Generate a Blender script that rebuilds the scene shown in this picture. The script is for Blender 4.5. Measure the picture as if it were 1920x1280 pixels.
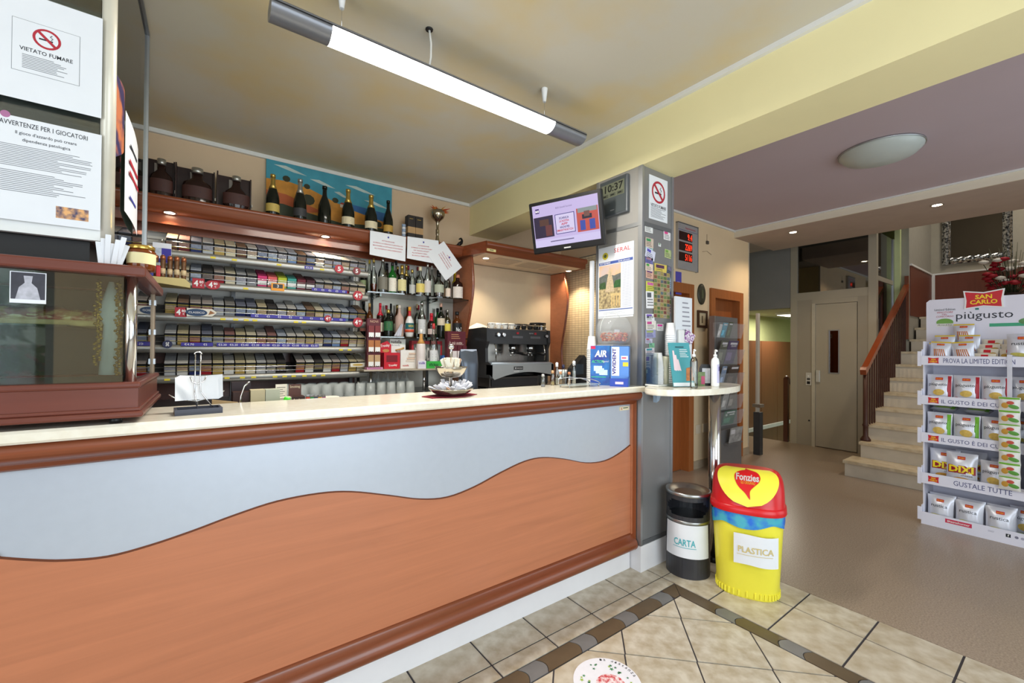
import bpy, bmesh, math, random
from mathutils import Matrix, Vector
PI = math.pi
random.seed(7)
for o in list(bpy.data.objects): bpy.data.objects.remove(o)
S = bpy.context.scene
COL = S.collection
# ------------------------------------------------------------------ camera
FPX, CYP, EYE = 800.4, 648.7, 1.35
YAW, PIT, ROL = math.radians(53.65), math.radians(.456), math.radians(.442)
FW = Vector((math.cos(YAW)*math.cos(PIT), math.sin(YAW)*math.cos(PIT), math.sin(PIT)))
R0 = Vector((math.sin(YAW), -math.cos(YAW), 0)); U0 = R0.cross(FW)
RT = math.cos(ROL)*R0 + math.sin(ROL)*U0
UP = -math.sin(ROL)*R0 + math.cos(ROL)*U0
CAM = Vector((0, 0, EYE))
cd = bpy.data.cameras.new('camera'); cam = bpy.data.objects.new('camera', cd); COL.objects.link(cam)
cd.sensor_width = 36; cd.sensor_fit = 'HORIZONTAL'; cd.lens = FPX/1920*36
cd.shift_y = (CYP-640)/1920; cd.clip_start = .02; cd.clip_end = 200
cam.matrix_world = Matrix(((RT.x, UP.x, -FW.x, 0), (RT.y, UP.y, -FW.y, 0), (RT.z, UP.z, -FW.z, EYE), (0, 0, 0, 1)))
S.camera = cam

def on(px, py, ax, v):
    """photo pixel -> point on the plane  axis = v"""
    d = FW + (px-960)/FPX*RT + (CYP-py)/FPX*UP
    i = 'xyz'.index(ax)
    return CAM + d*((v-CAM[i])/d[i])

def ppm(P):
    """pixels per metre at a point"""
    return FPX/((Vector(P)-CAM).dot(FW))

# ------------------------------------------------------------------ sky, daylight, exposure
W = bpy.data.worlds.new('sky'); S.world = W; W.use_nodes = True
bg = W.node_tree.nodes['Background']; bg.inputs[0].default_value = (.80, .90, 1, 1); bg.inputs[1].default_value = 1.2

def area(name, loc, rot, sx, sy, power, col):
    l = bpy.data.lights.new(name, 'AREA'); l.shape = 'RECTANGLE'; l.size = sx; l.size_y = sy; l.energy = power; l.color = col
    o = bpy.data.objects.new(name, l); COL.objects.link(o); o.location = loc; o.rotation_euler = rot
    return o
DAY = (.80, .90, 1)
area('daylight_shop_window', (.9, -1.95, 1.45), (PI/2, 0, 0), 2.5, 2.3, 74, DAY)
area('daylight_hall_window', (4.4, -1.95, 1.45), (PI/2, 0, 0), 2.6, 2.3, 34, DAY)
area('daylight_left_window', (-1.95, -.3, 1.5), (PI/2, 0, -PI/2), 2.2, 1.9, 34, DAY)
S.view_settings.view_transform = 'Standard'; S.view_settings.look = 'None'
S.view_settings.gamma = 1; S.view_settings.use_curve_mapping = False
S.view_settings.exposure = 0.22

# ------------------------------------------------------------------ materials
def lin(c):
    return tuple((x/255/12.92 if x/255 <= .04045 else ((x/255+.055)/1.055)**2.4) for x in c)
_M = {}
def M(rgb, rough=.5, metal=0., noise=.06, scale=12., bump=0., emit=0., alpha=1., trans=0., coat=0., kind='', name=None, stretch=None, ior=1.45, spec=.5):
    key = (tuple(rgb), rough, metal, noise, scale, bump, emit, alpha, trans, coat, kind, stretch, spec)
    if key in _M: return _M[key]
    m = bpy.data.materials.new(name or 'mat_%d' % len(_M)); m.use_nodes = True
    nt = m.node_tree; b = nt.nodes['Principled BSDF']; L = nt.links.new
    c = lin(rgb)
    b.inputs['Base Color'].default_value = (*c, 1); b.inputs['Roughness'].default_value = rough
    b.inputs['Metallic'].default_value = metal; b.inputs['IOR'].default_value = ior
    b.inputs['Specular IOR Level'].default_value = spec
    if coat: b.inputs['Coat Weight'].default_value = coat; b.inputs['Coat Roughness'].default_value = .15
    if trans: b.inputs['Transmission Weight'].default_value = trans
    if alpha < 1: b.inputs['Alpha'].default_value = alpha
    if emit:
        b.inputs['Emission Color'].default_value = (*c, 1); b.inputs['Emission Strength'].default_value = emit
    m.diffuse_color = (*c, 1)
    if noise or bump or kind:
        tc = nt.nodes.new('ShaderNodeTexCoord'); mp = nt.nodes.new('ShaderNodeMapping'); L(tc.outputs['Object'], mp.inputs[0])
        if stretch: mp.inputs['Scale'].default_value = stretch
        n = nt.nodes.new('ShaderNodeTexNoise'); n.inputs['Scale'].default_value = scale; n.inputs['Detail'].default_value = 5
        L(mp.outputs[0], n.inputs['Vector'])
        fac = n.outputs['Fac']
        if kind == 'wood':
            n.inputs['Detail'].default_value = 8; n.inputs['Distortion'].default_value = .6; n.inputs['Roughness'].default_value = .6
        elif kind == 'speck':
            n.inputs['Scale'].default_value = scale; n.inputs['Detail'].default_value = 2
        r = nt.nodes.new('ShaderNodeMapRange'); r.inputs[1].default_value = .25; r.inputs[2].default_value = .75
        r.inputs[3].default_value = 1-noise; r.inputs[4].default_value = 1+noise
        L(fac, r.inputs[0])
        mx = nt.nodes.new('ShaderNodeVectorMath'); mx.operation = 'SCALE'; mx.inputs[0].default_value = c
        L(r.outputs[0], mx.inputs['Scale']); L(mx.outputs[0], b.inputs['Base Color'])
        if bump:
            bp = nt.nodes.new('ShaderNodeBump'); bp.inputs['Strength'].default_value = bump; bp.inputs['Distance'].default_value = .004
            L(fac, bp.inputs['Height']); L(bp.outputs[0], b.inputs['Normal'])
    _M[key] = m
    return m

def EM(rgb, strength=.8):
    key = ('emit', tuple(rgb), strength)
    if key not in _M:
        m = bpy.data.materials.new('lit_%d' % len(_M)); m.use_nodes = True; b = m.node_tree.nodes['Principled BSDF']
        b.inputs['Base Color'].default_value = (.01, .01, .012, 1); b.inputs['Roughness'].default_value = .25
        b.inputs['Emission Color'].default_value = (*lin(rgb), 1); b.inputs['Emission Strength'].default_value = strength; m.diffuse_color = (*lin(rgb), 1); _M[key] = m
    return _M[key]

def two_tone(name, c1, c2, scale, rough, lo=.4, hi=.6, detail=6, bump=0., spec=.5, stretch=None):
    m = bpy.data.materials.new(name); m.use_nodes = True; nt = m.node_tree; L = nt.links.new
    b = nt.nodes['Principled BSDF']; b.inputs['Roughness'].default_value = rough; b.inputs['Specular IOR Level'].default_value = spec
    tc = nt.nodes.new('ShaderNodeTexCoord'); n = nt.nodes.new('ShaderNodeTexNoise'); n.inputs['Scale'].default_value = scale; n.inputs['Detail'].default_value = detail
    src = tc.outputs['Object']
    if stretch:
        mp = nt.nodes.new('ShaderNodeMapping'); mp.inputs['Scale'].default_value = stretch; L(src, mp.inputs[0]); src = mp.outputs[0]
    L(src, n.inputs['Vector'])
    r = nt.nodes.new('ShaderNodeValToRGB'); r.color_ramp.elements[0].position = lo; r.color_ramp.elements[1].position = hi
    r.color_ramp.elements[0].color = (*lin(c1), 1); r.color_ramp.elements[1].color = (*lin(c2), 1)
    L(n.outputs['Fac'], r.inputs[0]); L(r.outputs[0], b.inputs['Base Color'])
    if bump:
        bp = nt.nodes.new('ShaderNodeBump'); bp.inputs['Strength'].default_value = bump; bp.inputs['Distance'].default_value = .002
        L(n.outputs['Fac'], bp.inputs['Height']); L(bp.outputs[0], b.inputs['Normal'])
    return m

def glass(name, rgb=(235, 245, 240), rough=.02, alpha=.16):
    """thin pane: mostly see-through with a mirror sheen"""
    m = bpy.data.materials.new(name); m.use_nodes = True; nt = m.node_tree; L = nt.links.new
    out = nt.nodes['Material Output']; nt.nodes.remove(nt.nodes['Principled BSDF'])
    t = nt.nodes.new('ShaderNodeBsdfTransparent'); t.inputs[0].default_value = (*lin(rgb), 1)
    g = nt.nodes.new('ShaderNodeBsdfGlossy'); g.inputs['Roughness'].default_value = rough
    fr = nt.nodes.new('ShaderNodeFresnel'); fr.inputs[0].default_value = 1.5
    ad = nt.nodes.new('ShaderNodeMath'); ad.operation = 'ADD'; ad.inputs[1].default_value = alpha*.4; L(fr.outputs[0], ad.inputs[0])
    mx = nt.nodes.new('ShaderNodeMixShader'); L(ad.outputs[0], mx.inputs[0]); L(t.outputs[0], mx.inputs[1]); L(g.outputs[0], mx.inputs[2])
    L(mx.outputs[0], out.inputs[0]); m.diffuse_color = (*lin(rgb), .3)
    return m

# ------------------------------------------------------------------ mesh builder
class MB:
    def __init__(s): s.v = []; s.f = []; s.mi = []; s.sm = []; s.mats = []
    def _m(s, m):
        if m not in s.mats: s.mats.append(m)
        return s.mats.index(m)
    def add(s, vs, fs, m, smooth=False):
        b = len(s.v); s.v += [tuple(v) for v in vs]; k = s._m(m)
        for f in fs: s.f.append([b+i for i in f]); s.mi.append(k); s.sm.append(smooth)
        return s
    def box(s, x0, x1, y0, y1, z0, z1, m):
        vs = [(x, y, z) for z in (z0, z1) for y in (y0, y1) for x in (x0, x1)]
        return s.add(vs, [(0, 2, 3, 1), (4, 5, 7, 6), (0, 1, 5, 4), (2, 6, 7, 3), (0, 4, 6, 2), (1, 3, 7, 5)], m)
    def rbox(s, x0, x1, y0, y1, z0, z1, r, m, seg=2):
        bm = bmesh.new(); bmesh.ops.create_cube(bm, size=1)
        for v in bm.verts: v.co = ((x0+x1)/2+v.co.x*(x1-x0), (y0+y1)/2+v.co.y*(y1-y0), (z0+z1)/2+v.co.z*(z1-z0))
        bmesh.ops.bevel(bm, geom=bm.edges[:], offset=min(r, .49*min(abs(x1-x0), abs(y1-y0), abs(z1-z0))), segments=seg, profile=.5, affect='EDGES')
        bm.verts.index_update()
        s.add([v.co[:] for v in bm.verts], [[v.index for v in f.verts] for f in bm.faces], m, False); bm.free(); return s
    def prism(s, poly, a, b, axis, m, smooth=False, caps=True):
        """poly in the two other axes (order x,y / x,z / y,z), extruded along axis from a to b"""
        n = len(poly)
        def mk(p, t): return {'x': (t, p[0], p[1]), 'y': (p[0], t, p[1]), 'z': (p[0], p[1], t)}[axis]
        vs = [mk(p, a) for p in poly]+[mk(p, b) for p in poly]
        s.add(vs, [(i, (i+1) % n, n+(i+1) % n, n+i) for i in range(n)], m, smooth)
        if caps: s.add(vs, [list(range(n))[::-1], list(range(n, 2*n))], m)
        return s
    def lathe(s, prof, m, n=16, c=(0, 0, 0), smooth=True, sx=1, sy=1, ms=None, caps=True):
        """prof [(r,z)...]; ms = optional material per profile segment"""
        vs = []
        for r, z in prof:
            for k in range(n):
                a = 2*PI*k/n; vs.append((c[0]+r*sx*math.cos(a), c[1]+r*sy*math.sin(a), c[2]+z))
        for j in range(len(prof)-1):
            mm = ms[j] if ms else m
            s.add([], [], mm)
            b = len(s.v) if j == 0 else b0
            if j == 0: b0 = b; s.v += vs
            k = s._m(mm)
            for i in range(n):
                s.f.append([b0+j*n+i, b0+j*n+(i+1) % n, b0+(j+1)*n+(i+1) % n, b0+(j+1)*n+i]); s.mi.append(k); s.sm.append(smooth)
        for j, rev in ((0, True), (len(prof)-1, False)):
            if caps and prof[j][0] > 1e-4:
                f = [b0+j*n+i for i in range(n)]
                s.f.append(f[::-1] if rev else f); s.mi.append(s._m((ms[j if j == 0 else j-1]) if ms else m)); s.sm.append(False)
        return s
    def tube(s, pts, r, m, n=8, closed=False):
        pts = [Vector(p) for p in pts]; N = len(pts); vs = []; last = None
        rr = r if isinstance(r, (list, tuple)) else [r]*N
        for i, p in enumerate(pts):
            if closed: d = pts[(i+1) % N]-pts[i-1]
            else: d = pts[min(i+1, N-1)]-pts[max(i-1, 0)]
            d.normalize()
            if last is None:
                a = Vector((0, 0, 1)) if abs(d.z) < .9 else Vector((1, 0, 0)); u = d.cross(a).normalized()
            else: u = (last-d*last.dot(d)).normalized()
            last = u; w = d.cross(u)
            for k in range(n):
                t = 2*PI*k/n; vs.append(p+rr[i]*(math.cos(t)*u+math.sin(t)*w))
        fs = []
        for i in range(N if closed else N-1):
            j = (i+1) % N
            fs += [(i*n+k, i*n+(k+1) % n, j*n+(k+1) % n, j*n+k) for k in range(n)]
        s.add(vs, fs, m, True)
        if not closed: s.add([], [], m); b = len(s.v)-len(vs); kk = s._m(m); s.f += [[b+k for k in range(n)][::-1], [b+(N-1)*n+k for k in range(n)]]; s.mi += [kk, kk]; s.sm += [False, False]
        return s
    def quad(s, a, b, c, d, m): return s.add([a, b, c, d], [(0, 1, 2, 3)], m)
    def grid(s, fn, nu, nv, m, smooth=True):
        vs = [fn(i/nu, j/nv) for j in range(nv+1) for i in range(nu+1)]
        return s.add(vs, [(j*(nu+1)+i, j*(nu+1)+i+1, (j+1)*(nu+1)+i+1, (j+1)*(nu+1)+i) for j in range(nv) for i in range(nu)], m, smooth)
    def sphere(s, c, r, m, n=12, k=8, sz=1.):
        pr = [(max(1e-5, r*math.sin(PI*i/k)), -r*sz*math.cos(PI*i/k)) for i in range(k+1)]
        return s.lathe(pr, m, n, c)
    def poly(s, pts, m): return s.add(pts, [list(range(len(pts)))], m)
    def mesh(s, name):
        me = bpy.data.meshes.new(name); me.from_pydata(s.v, [], s.f)
        for m in s.mats: me.materials.append(m)
        me.polygons.foreach_set('material_index', s.mi); me.polygons.foreach_set('use_smooth', s.sm); me.update(); return me
    def build(s, name, parent=None, loc=(0, 0, 0), rot=(0, 0, 0), kind=None):
        return ob(name, s.mesh(name), parent, loc, rot, kind)

def ob(name, me, parent=None, loc=(0, 0, 0), rot=(0, 0, 0), kind=None):
    o = bpy.data.objects.new(name, me); COL.objects.link(o); o.location = loc; o.rotation_euler = rot
    if parent: o.parent = parent
    if kind: o['kind'] = kind
    return o
def tag(o, label, cat, group=None):
    o['label'] = label; o['category'] = cat
    if group: o['group'] = group
    return o
def thing(name, label, cat, loc=(0, 0, 0), rz=0., group=None, rot=None):
    o = bpy.data.objects.new(name, None); COL.objects.link(o); o.location = loc; o.rotation_euler = rot or (0, 0, rz)
    o.empty_display_size = .05
    return tag(o, label, cat, group)
def struct(name, mb, parent=None):
    o = mb.build(name, parent)
    if not parent: o['kind'] = 'structure'
    return o
def dup(root, loc=None, rz=None, label=None, group=None):
    r = root.copy(); COL.objects.link(r)
    if loc is not None: r.location = loc
    if rz is not None: r.rotation_euler = (0, 0, rz)
    if label: r['label'] = label
    if group: r['group'] = group
    for ch in list(root.children):
        c = ch.copy(); COL.objects.link(c); c.parent = r
        for g in ch.children:
            d = g.copy(); COL.objects.link(d); d.parent = c
    return r
def BX(name, parent, x0, x1, y0, y1, z0, z1, m, r=0.):
    mb = MB()
    if r: mb.rbox(x0, x1, y0, y1, z0, z1, r, m)
    else: mb.box(x0, x1, y0, y1, z0, z1, m)
    return mb.build(name, parent)

_T = {}
def text_data(s, bold=0.):
    if (s, bold) not in _T:
        c = bpy.data.curves.new('t', 'FONT'); c.body = s; c.align_x = 'CENTER'; c.resolution_u = 2; c.extrude = .004; c.offset = bold
        o = bpy.data.objects.new('t', c); COL.objects.link(o)
        me = bpy.data.meshes.new_from_object(o.evaluated_get(bpy.context.evaluated_depsgraph_get()))
        vs = [v.co.copy() for v in me.vertices]; fs = [list(p.vertices) for p in me.polygons]
        bpy.data.objects.remove(o); bpy.data.curves.remove(c); bpy.data.meshes.remove(me)
        xs = [v.x for v in vs] or [0]; ys = [v.y for v in vs] or [0]
        _T[(s, bold)] = (vs, fs, min(xs), max(xs), min(ys), max(ys))
    return _T[(s, bold)]
def letters(s, parent, cx, cz, w, h, m, y=-.0008, fn=None, bold=.0, ang=0., name='lettering', top=False, shear=0.):
    """flat lettering facing local -Y, its box centred at (cx, cz) and w x h; fn remaps the points; top = lies in XY facing up"""
    vs, fs, a, b, c, d = text_data(s, bold); out = []
    if not vs: return None
    for v in vs:
        x = ((v.x-a)/(b-a)-.5)*w if b > a else 0; z = ((v.y-c)/(d-c)-.5)*h if d > c else 0
        x += shear*z
        x, z = x*math.cos(ang)-z*math.sin(ang), x*math.sin(ang)+z*math.cos(ang)
        p = (cx+x, y-v.z*.04, cz+z)
        if top: p = (cx+x, cz+z, -y+v.z*.04)
        out.append(fn(*p) if fn else p)
    mb = MB(); mb.add(out, fs, m); return mb.build(name, parent)
def lines(parent, x0, x1, z1, z0, n, m, y=-.0008, fill=.45, name='print', jag=.35, fn=None, rnd=None):
    """n thin bars standing for lines of small illegible print"""
    r = rnd or random.Random(n*7+int(abs(x0)*1e4)); mb = MB(); st = (z1-z0)/n
    for i in range(n):
        z = z1-(i+.5)*st; e = x1-(x1-x0)*jag*r.random()
        ps = [(x0, y, z-st*fill/2), (e, y, z-st*fill/2), (e, y, z+st*fill/2), (x0, y, z+st*fill/2)]
        mb.add([fn(*p) if fn else p for p in ps], [(0, 1, 2, 3)], m)
    return mb.build(name, parent)

# ------------------------------------------------------------------ shared materials
WHITE = M((236, 236, 234), .5, noise=.02); PAPER = M((226, 229, 234), .7, noise=.02); BLACK = M((22, 22, 24), .4, noise=.05)
INK = M((40, 42, 50), .7, noise=0); REDINK = M((176, 40, 56), .6, noise=0); BLUEINK = M((50, 60, 150), .6, noise=0)
CHROME = M((215, 216, 218), .14, 1., noise=.02); STEEL = M((170, 172, 172), .32, 1., noise=.05, scale=40, stretch=(1, 1, 30))
ALU = M((176, 179, 182), .38, .85, noise=.03); ALUG = M((118, 120, 122), .42, .55, noise=.03)
WOODR = M((126, 64, 36), .32, noise=.22, scale=3., kind='wood', stretch=(.5, 8, 14), coat=.35, name='red_brown_wood')
WOODO = M((184, 116, 82), .38, noise=.12, scale=2.2, kind='wood', stretch=(.6, 6, 14), coat=.15, name='orange_wood_panel')
WOODD = M((92, 44, 30), .36, noise=.18, scale=3., kind='wood', stretch=(.5, 8, 14), coat=.2, name='dark_mahogany')
PANE = glass('clear_pane'); PANEG = glass('green_pane', (205, 232, 220), .03, .2)
CLP = M((228, 234, 238), .08, noise=0, alpha=.2); CLPW = M((226, 232, 230), .12, noise=0, alpha=.26)
# ================================================================== THE SETTING
CREAM = two_tone('sponged_cream_ceiling', (208, 202, 186), (214, 195, 150), 2.4, .8, .42, .72, 8)
YELLOW = M((236, 226, 176), .75, noise=.03, scale=3, name='yellow_beam_paint')
BEIGE = M((214, 188, 156), .8, noise=.03, scale=3, name='peach_beige_wall_paint')
HALLW = M((230, 206, 168), .8, noise=.03, scale=3, name='hall_wall_paint')
MAUVE = M((186, 170, 176), .8, noise=.03, scale=2, name='mauve_ceiling_paint')
TRIMW = M((226, 226, 222), .6, noise=.02)
GREYW = M((128, 126, 122), .8, noise=.05, scale=4, name='stairwell_grey_paint')
TERR = two_tone('terrazzo', (138, 122, 106), (168, 150, 132), 130, .3, .35, .65, 3)
GROUT = M((64, 60, 66), .8, noise=.1)
TILEM = two_tone('beige_stone_tile', (172, 158, 134), (204, 196, 180), 16, .34, .35, .65, 9)
TILEB = two_tone('beige_stone_tile_b', (166, 150, 124), (204, 196, 180), 13, .34, .3, .7, 9)
STRIPB = M((92, 78, 60), .3, noise=.12, scale=14, name='brown_border_tile'); STRIPG = M((112, 112, 112), .3, noise=.1, scale=14, name='grey_border_tile')

XB0, XB1, ZBEAM, ZC, ZH = 2.184, 2.514, 2.49, 2.80, 2.88
floor = struct('floor', MB().box(-2, 2.772, -2, 3.7, -.1, -.004, GROUT).box(2.772, 9.6, -2, 2.70, -.1, 0, TERR).box(2.772, 3.42, 2.7, 3.7, -.1, 0, TERR).box(5.87, 7.12, 2.70, 3.76, -.1, 0, TERR).box(3.42, 5.87, 2.70, 3.7, -.1, 0, TERR))

def clip(poly, fn):
    out = []
    for i in range(len(poly)):
        a, b = poly[i], poly[(i+1) % len(poly)]; fa, fb = fn(a), fn(b)
        if fa >= 0: out.append(a)
        if fa*fb < 0: t = fa/(fa-fb); out.append((a[0]+(b[0]-a[0])*t, a[1]+(b[1]-a[1])*t))
    return out
def clip_rect(p, x0, x1, y0, y1):
    for fn in (lambda q: q[0]-x0, lambda q: x1-q[0], lambda q: q[1]-y0, lambda q: y1-q[1]):
        p = clip(p, fn)
        if len(p) < 3: return None
    return p
def shoelace(p): return abs(sum(p[i][0]*p[(i+1) % len(p)][1]-p[(i+1) % len(p)][0]*p[i][1] for i in range(len(p))))/2
def floor_piece(poly, m, name='floor_tile', rnd=True):
    if not poly or shoelace(poly) < .0012: return
    cx = sum(p[0] for p in poly)/len(poly); cy = sum(p[1] for p in poly)/len(poly)
    top = random.uniform(-.0004, .0004) if rnd else 0
    mb = MB().prism([(p[0]-cx, p[1]-cy) for p in poly], -.012, top, 'z', m)
    mb.build(name, floor, (cx, cy, 0))
T = .307; J = .0045
XS = [1.949+T*i for i in range(-10, 1)]
# rows along the bar counter
def rect(x0, x1, y0, y1): return [(x0+J, y0+J), (x1-J, y0+J), (x1-J, y1-J), (x0+J, y1-J)]
for (y0, y1) in ((1.525, 1.715), (1.439, 1.525)):
    for i in range(len(XS)-1):
        floor_piece(rect(XS[i], XS[i+1], y0, y1), random.choice((TILEM, TILEB)))
    floor_piece(rect(XS[-1], 2.245, y0, y1), TILEM)
ys = [1.71, 1.525, 1.235]+[1.235-.2985*k for k in range(1, 11)]
for i in range(len(ys)-1):
    for (x0, x1) in ((2.245, 2.55), (2.55, 2.772)):
        if i == 0 or True: floor_piece(rect(x0, x1, ys[i+1], ys[i]), random.choice((TILEM, TILEB)))
# laid diagonally inside the border
h = .2183
for i in range(-16, 4):
    for j in range(-16, 4):
        if (i+j) % 2 == 0: continue
        cx, cy = 1.763+h*i, 1.02+h*.98*j
        g = h-J*1.6
        p = clip_rect([(cx-g, cy), (cx, cy-g), (cx+g, cy), (cx, cy+g)], -1.05, 2.159-J, -1.7, 1.351-J)
        floor_piece(p, random.choice((TILEM, TILEB)))
# border strip of brown and grey pieces with bowed ends
def arc_piece(a, b, bow, flip):
    """piece from a to b along the strip, 0..w across, ends bowed"""
    n = 6; w = .085
    lo = [(a+bow*math.sin(PI*k/n), w*k/n) for k in range(n+1)]; hi = [(b+bow*math.sin(PI*k/n), w*k/n) for k in range(n+1)]
    return [q for q in lo]+hi[::-1]
x = 2.10
for k in range(11):
    for (a, b, m) in ((x-.098, x-.002, STRIPG), (x-.298, x-.102, STRIPB)):
        floor_piece([(p[0], 1.354+p[1]*.97) for p in arc_piece(a, b, .02, 0)], m, 'border_tile')
    x -= .3
floor_piece([(2.118, 1.354), (2.159, 1.354), (2.24, 1.436), (2.118, 1.436)], STRIPB, 'border_tile')
floor_piece([(2.162, 1.352), (2.241, 1.352), (2.241, 1.433)], STRIPB, 'border_tile')
y = 1.348
for k in range(11):
    for (a, b, m) in ((y-.196, y-.002, STRIPB), (y-.298, y-.2, STRIPG)):
        floor_piece([(2.162+p[1]*.93, p[0]) for p in arc_piece(a, b, .02, 0)], m, 'border_tile')
    y -= .3

# walls and ceilings
wall_back = struct('wall_back', MB().box(-2, 3.54, 3.70, 3.82, 0, 2.95, BEIGE))
struct('wall_left', MB().box(-2.12, -2, -2, 3.82, 0, .5, BEIGE).box(-2.12, -2, -2, 3.82, 2.5, 2.95, BEIGE).box(-2.12, -2, .9, 3.82, .5, 2.5, BEIGE).box(-2.12, -2, -2, -1.5, .5, 2.5, BEIGE))
struct('wall_front', MB().box(-2, -1.92, -2.12, -2, 0, 3, BEIGE).box(-1.12, -.4, -2.12, -2, 0, 3, BEIGE).box(-1.92, -1.12, -2.12, -2, 2.65, 3, BEIGE).box(2.2, 3.05, -2.12, -2, 0, 3, BEIGE).box(5.75, 9.6, -2.12, -2, 0, 4.5, HALLW).box(-.4, 2.2, -2.12, -2, 2.65, 3, BEIGE).box(3.05, 5.75, -2.12, -2, 2.65, 3, HALLW).box(-.4, 2.2, -2.12, -2, 0, .25, BEIGE))
struct('wall_hall', MB().box(3.54, 3.81, 2.70, 2.84, 0, 3, HALLW).box(4.447, 4.983, 2.70, 2.84, 0, 3, HALLW).box(5.60, 5.87, 2.70, 2.84, 0, 3, HALLW)
       .box(3.81, 4.447, 2.70, 2.84, 2.005, 3, HALLW).box(4.983, 5.60, 2.70, 2.84, 2.005, 3, HALLW).box(5.75, 5.87, 2.84, 3.76, 0, 3, HALLW).box(3.4301, 3.54, 2.70, 2.8399, 0, 3, HALLW))
MOS = bpy.data.materials.new('mosaic_tile'); MOS.use_nodes = True
nt = MOS.node_tree; b_ = nt.nodes['Principled BSDF']; br = nt.nodes.new('ShaderNodeTexBrick'); tc_ = nt.nodes.new('ShaderNodeTexCoord'); sp = nt.nodes.new('ShaderNodeSeparateXYZ'); cb = nt.nodes.new('ShaderNodeCombineXYZ')
nt.links.new(tc_.outputs['Object'], sp.inputs[0]); nt.links.new(sp.outputs[1], cb.inputs[0]); nt.links.new(sp.outputs[2], cb.inputs[1]); nt.links.new(cb.outputs[0], br.inputs['Vector'])
br.offset = 0; br.inputs['Color1'].default_value = (*lin((226, 212, 178)), 1); br.inputs['Color2'].default_value = (*lin((214, 200, 166)), 1); br.inputs['Mortar'].default_value = (*lin((168, 154, 128)), 1)
br.inputs['Scale'].default_value = 1; br.inputs['Mortar Size'].default_value = .0022; br.inputs['Brick Width'].default_value = .05; br.inputs['Row Height'].default_value = .025
bp_ = nt.nodes.new('ShaderNodeBump'); bp_.inputs['Strength'].default_value = .5; bp_.inputs['Distance'].default_value = .002; bp_.invert = True
nt.links.new(br.outputs['Fac'], bp_.inputs['Height']); nt.links.new(bp_.outputs[0], b_.inputs['Normal']); nt.links.new(br.outputs['Color'], b_.inputs['Base Color']); b_.inputs['Roughness'].default_value = .3
struct('wall_service_rooms', MB().box(3.54, 5.75, 3.7, 3.82, 0, 3, HALLW))
struct('ceiling_service_rooms', MB().box(3.54, 5.75, 2.84, 3.7, 2.9, 3, HALLW))
wn = struct('wall_niche', MB().box(3.43, 3.54, 2.84, 3.70, 0, 2.95, BEIGE))
BX('mosaic_cladding', wn, 3.42, 3.4299, 2.70, 3.699, 0, 2.372, MOS)
BX('tile_edge_strip', wn, 3.416, 3.4299, 2.705, 3.698, 2.372, 2.380, ALUG)
struct('ceiling', MB().box(-2, XB0, -2, 3.7, ZC, ZC+.1, CREAM).box(XB1, 3.42, 2.70, 3.7, ZC, ZC+.1, CREAM))
struct('beam', MB().box(XB0, XB1, -2, 3.699, ZBEAM, 2.98, YELLOW))
struct('ceiling_hall', MB().box(XB1, 5.48, -2, 2.70, ZH, ZH+.1, MAUVE))
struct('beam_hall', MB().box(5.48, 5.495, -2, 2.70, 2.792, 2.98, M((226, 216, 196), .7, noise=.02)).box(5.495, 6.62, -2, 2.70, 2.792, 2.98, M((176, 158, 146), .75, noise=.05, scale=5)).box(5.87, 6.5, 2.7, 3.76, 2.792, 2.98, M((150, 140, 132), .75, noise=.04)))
k = 0
for (x0, x1, y0, y1, z0, z1) in ((-2, XB0, 3.675, 3.70, 2.772, 2.80), (XB0-.022, XB0, -2, 3.675, 2.774, 2.80), (3.42, 5.48, 2.676, 2.70, 2.858, 2.88), (5.46, 5.48, -2, 2.676, 2.866, 2.88), (5.595, 5.612, 2.694, 2.6999, 2.1, 2.1)):
    k += 1
    if z1 > z0: struct('trim_%d' % k, MB().box(x0, x1, y0, y1, z0, z1, TRIMW))
struct('trim_5', MB().box(5.872, 5.884, 2.695, 2.72, 0, 2.79, M((200, 192, 176), .5)))
for i, (x0, x1) in enumerate(((4.53, 4.90), (5.70, 5.885))):
    struct('baseboard_hall_%s' % ('between_doors', 'corner')[i], MB().box(x0, x1, 2.688, 2.6999, 0, .09, M((178, 160, 136), .4, noise=.08, scale=20)))
# bulkhead over the passage, passage walls, steps going down
struct('wall_bulkhead', MB().box(7.10, 7.2, 2.665, 3.76, 2.005, 4.5, GREYW))
GREEN = M((196, 204, 150), .8, noise=.03, name='passage_green_paint')
struct('wall_passage', MB().box(5.87, 10.6, 3.76, 3.86, -1.2, 4.5, GREEN).box(10.5, 10.6, 1.66, 3.76, -1.2, 4.5, GREEN).box(7.95, 10.5, 1.60, 1.66, -1.2, 4.5, GREEN))
struct('ceiling_passage', MB().box(7.2, 10.6, 2.6, 3.76, 2.02, 2.1, M((176, 178, 150), .8)))
steps = struct('floor_passage', MB().box(7.12, 10.5, 2.66, 3.76, -1.3, -1.2, M((96, 76, 56), .5)))
for i in range(6):
    BX('step', steps, 7.12+.28*i, 7.12+.28*(i+1), 2.67, 3.755, -1.2, -.17*(i+1), M((110, 84, 60), .5, noise=.1))
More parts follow.
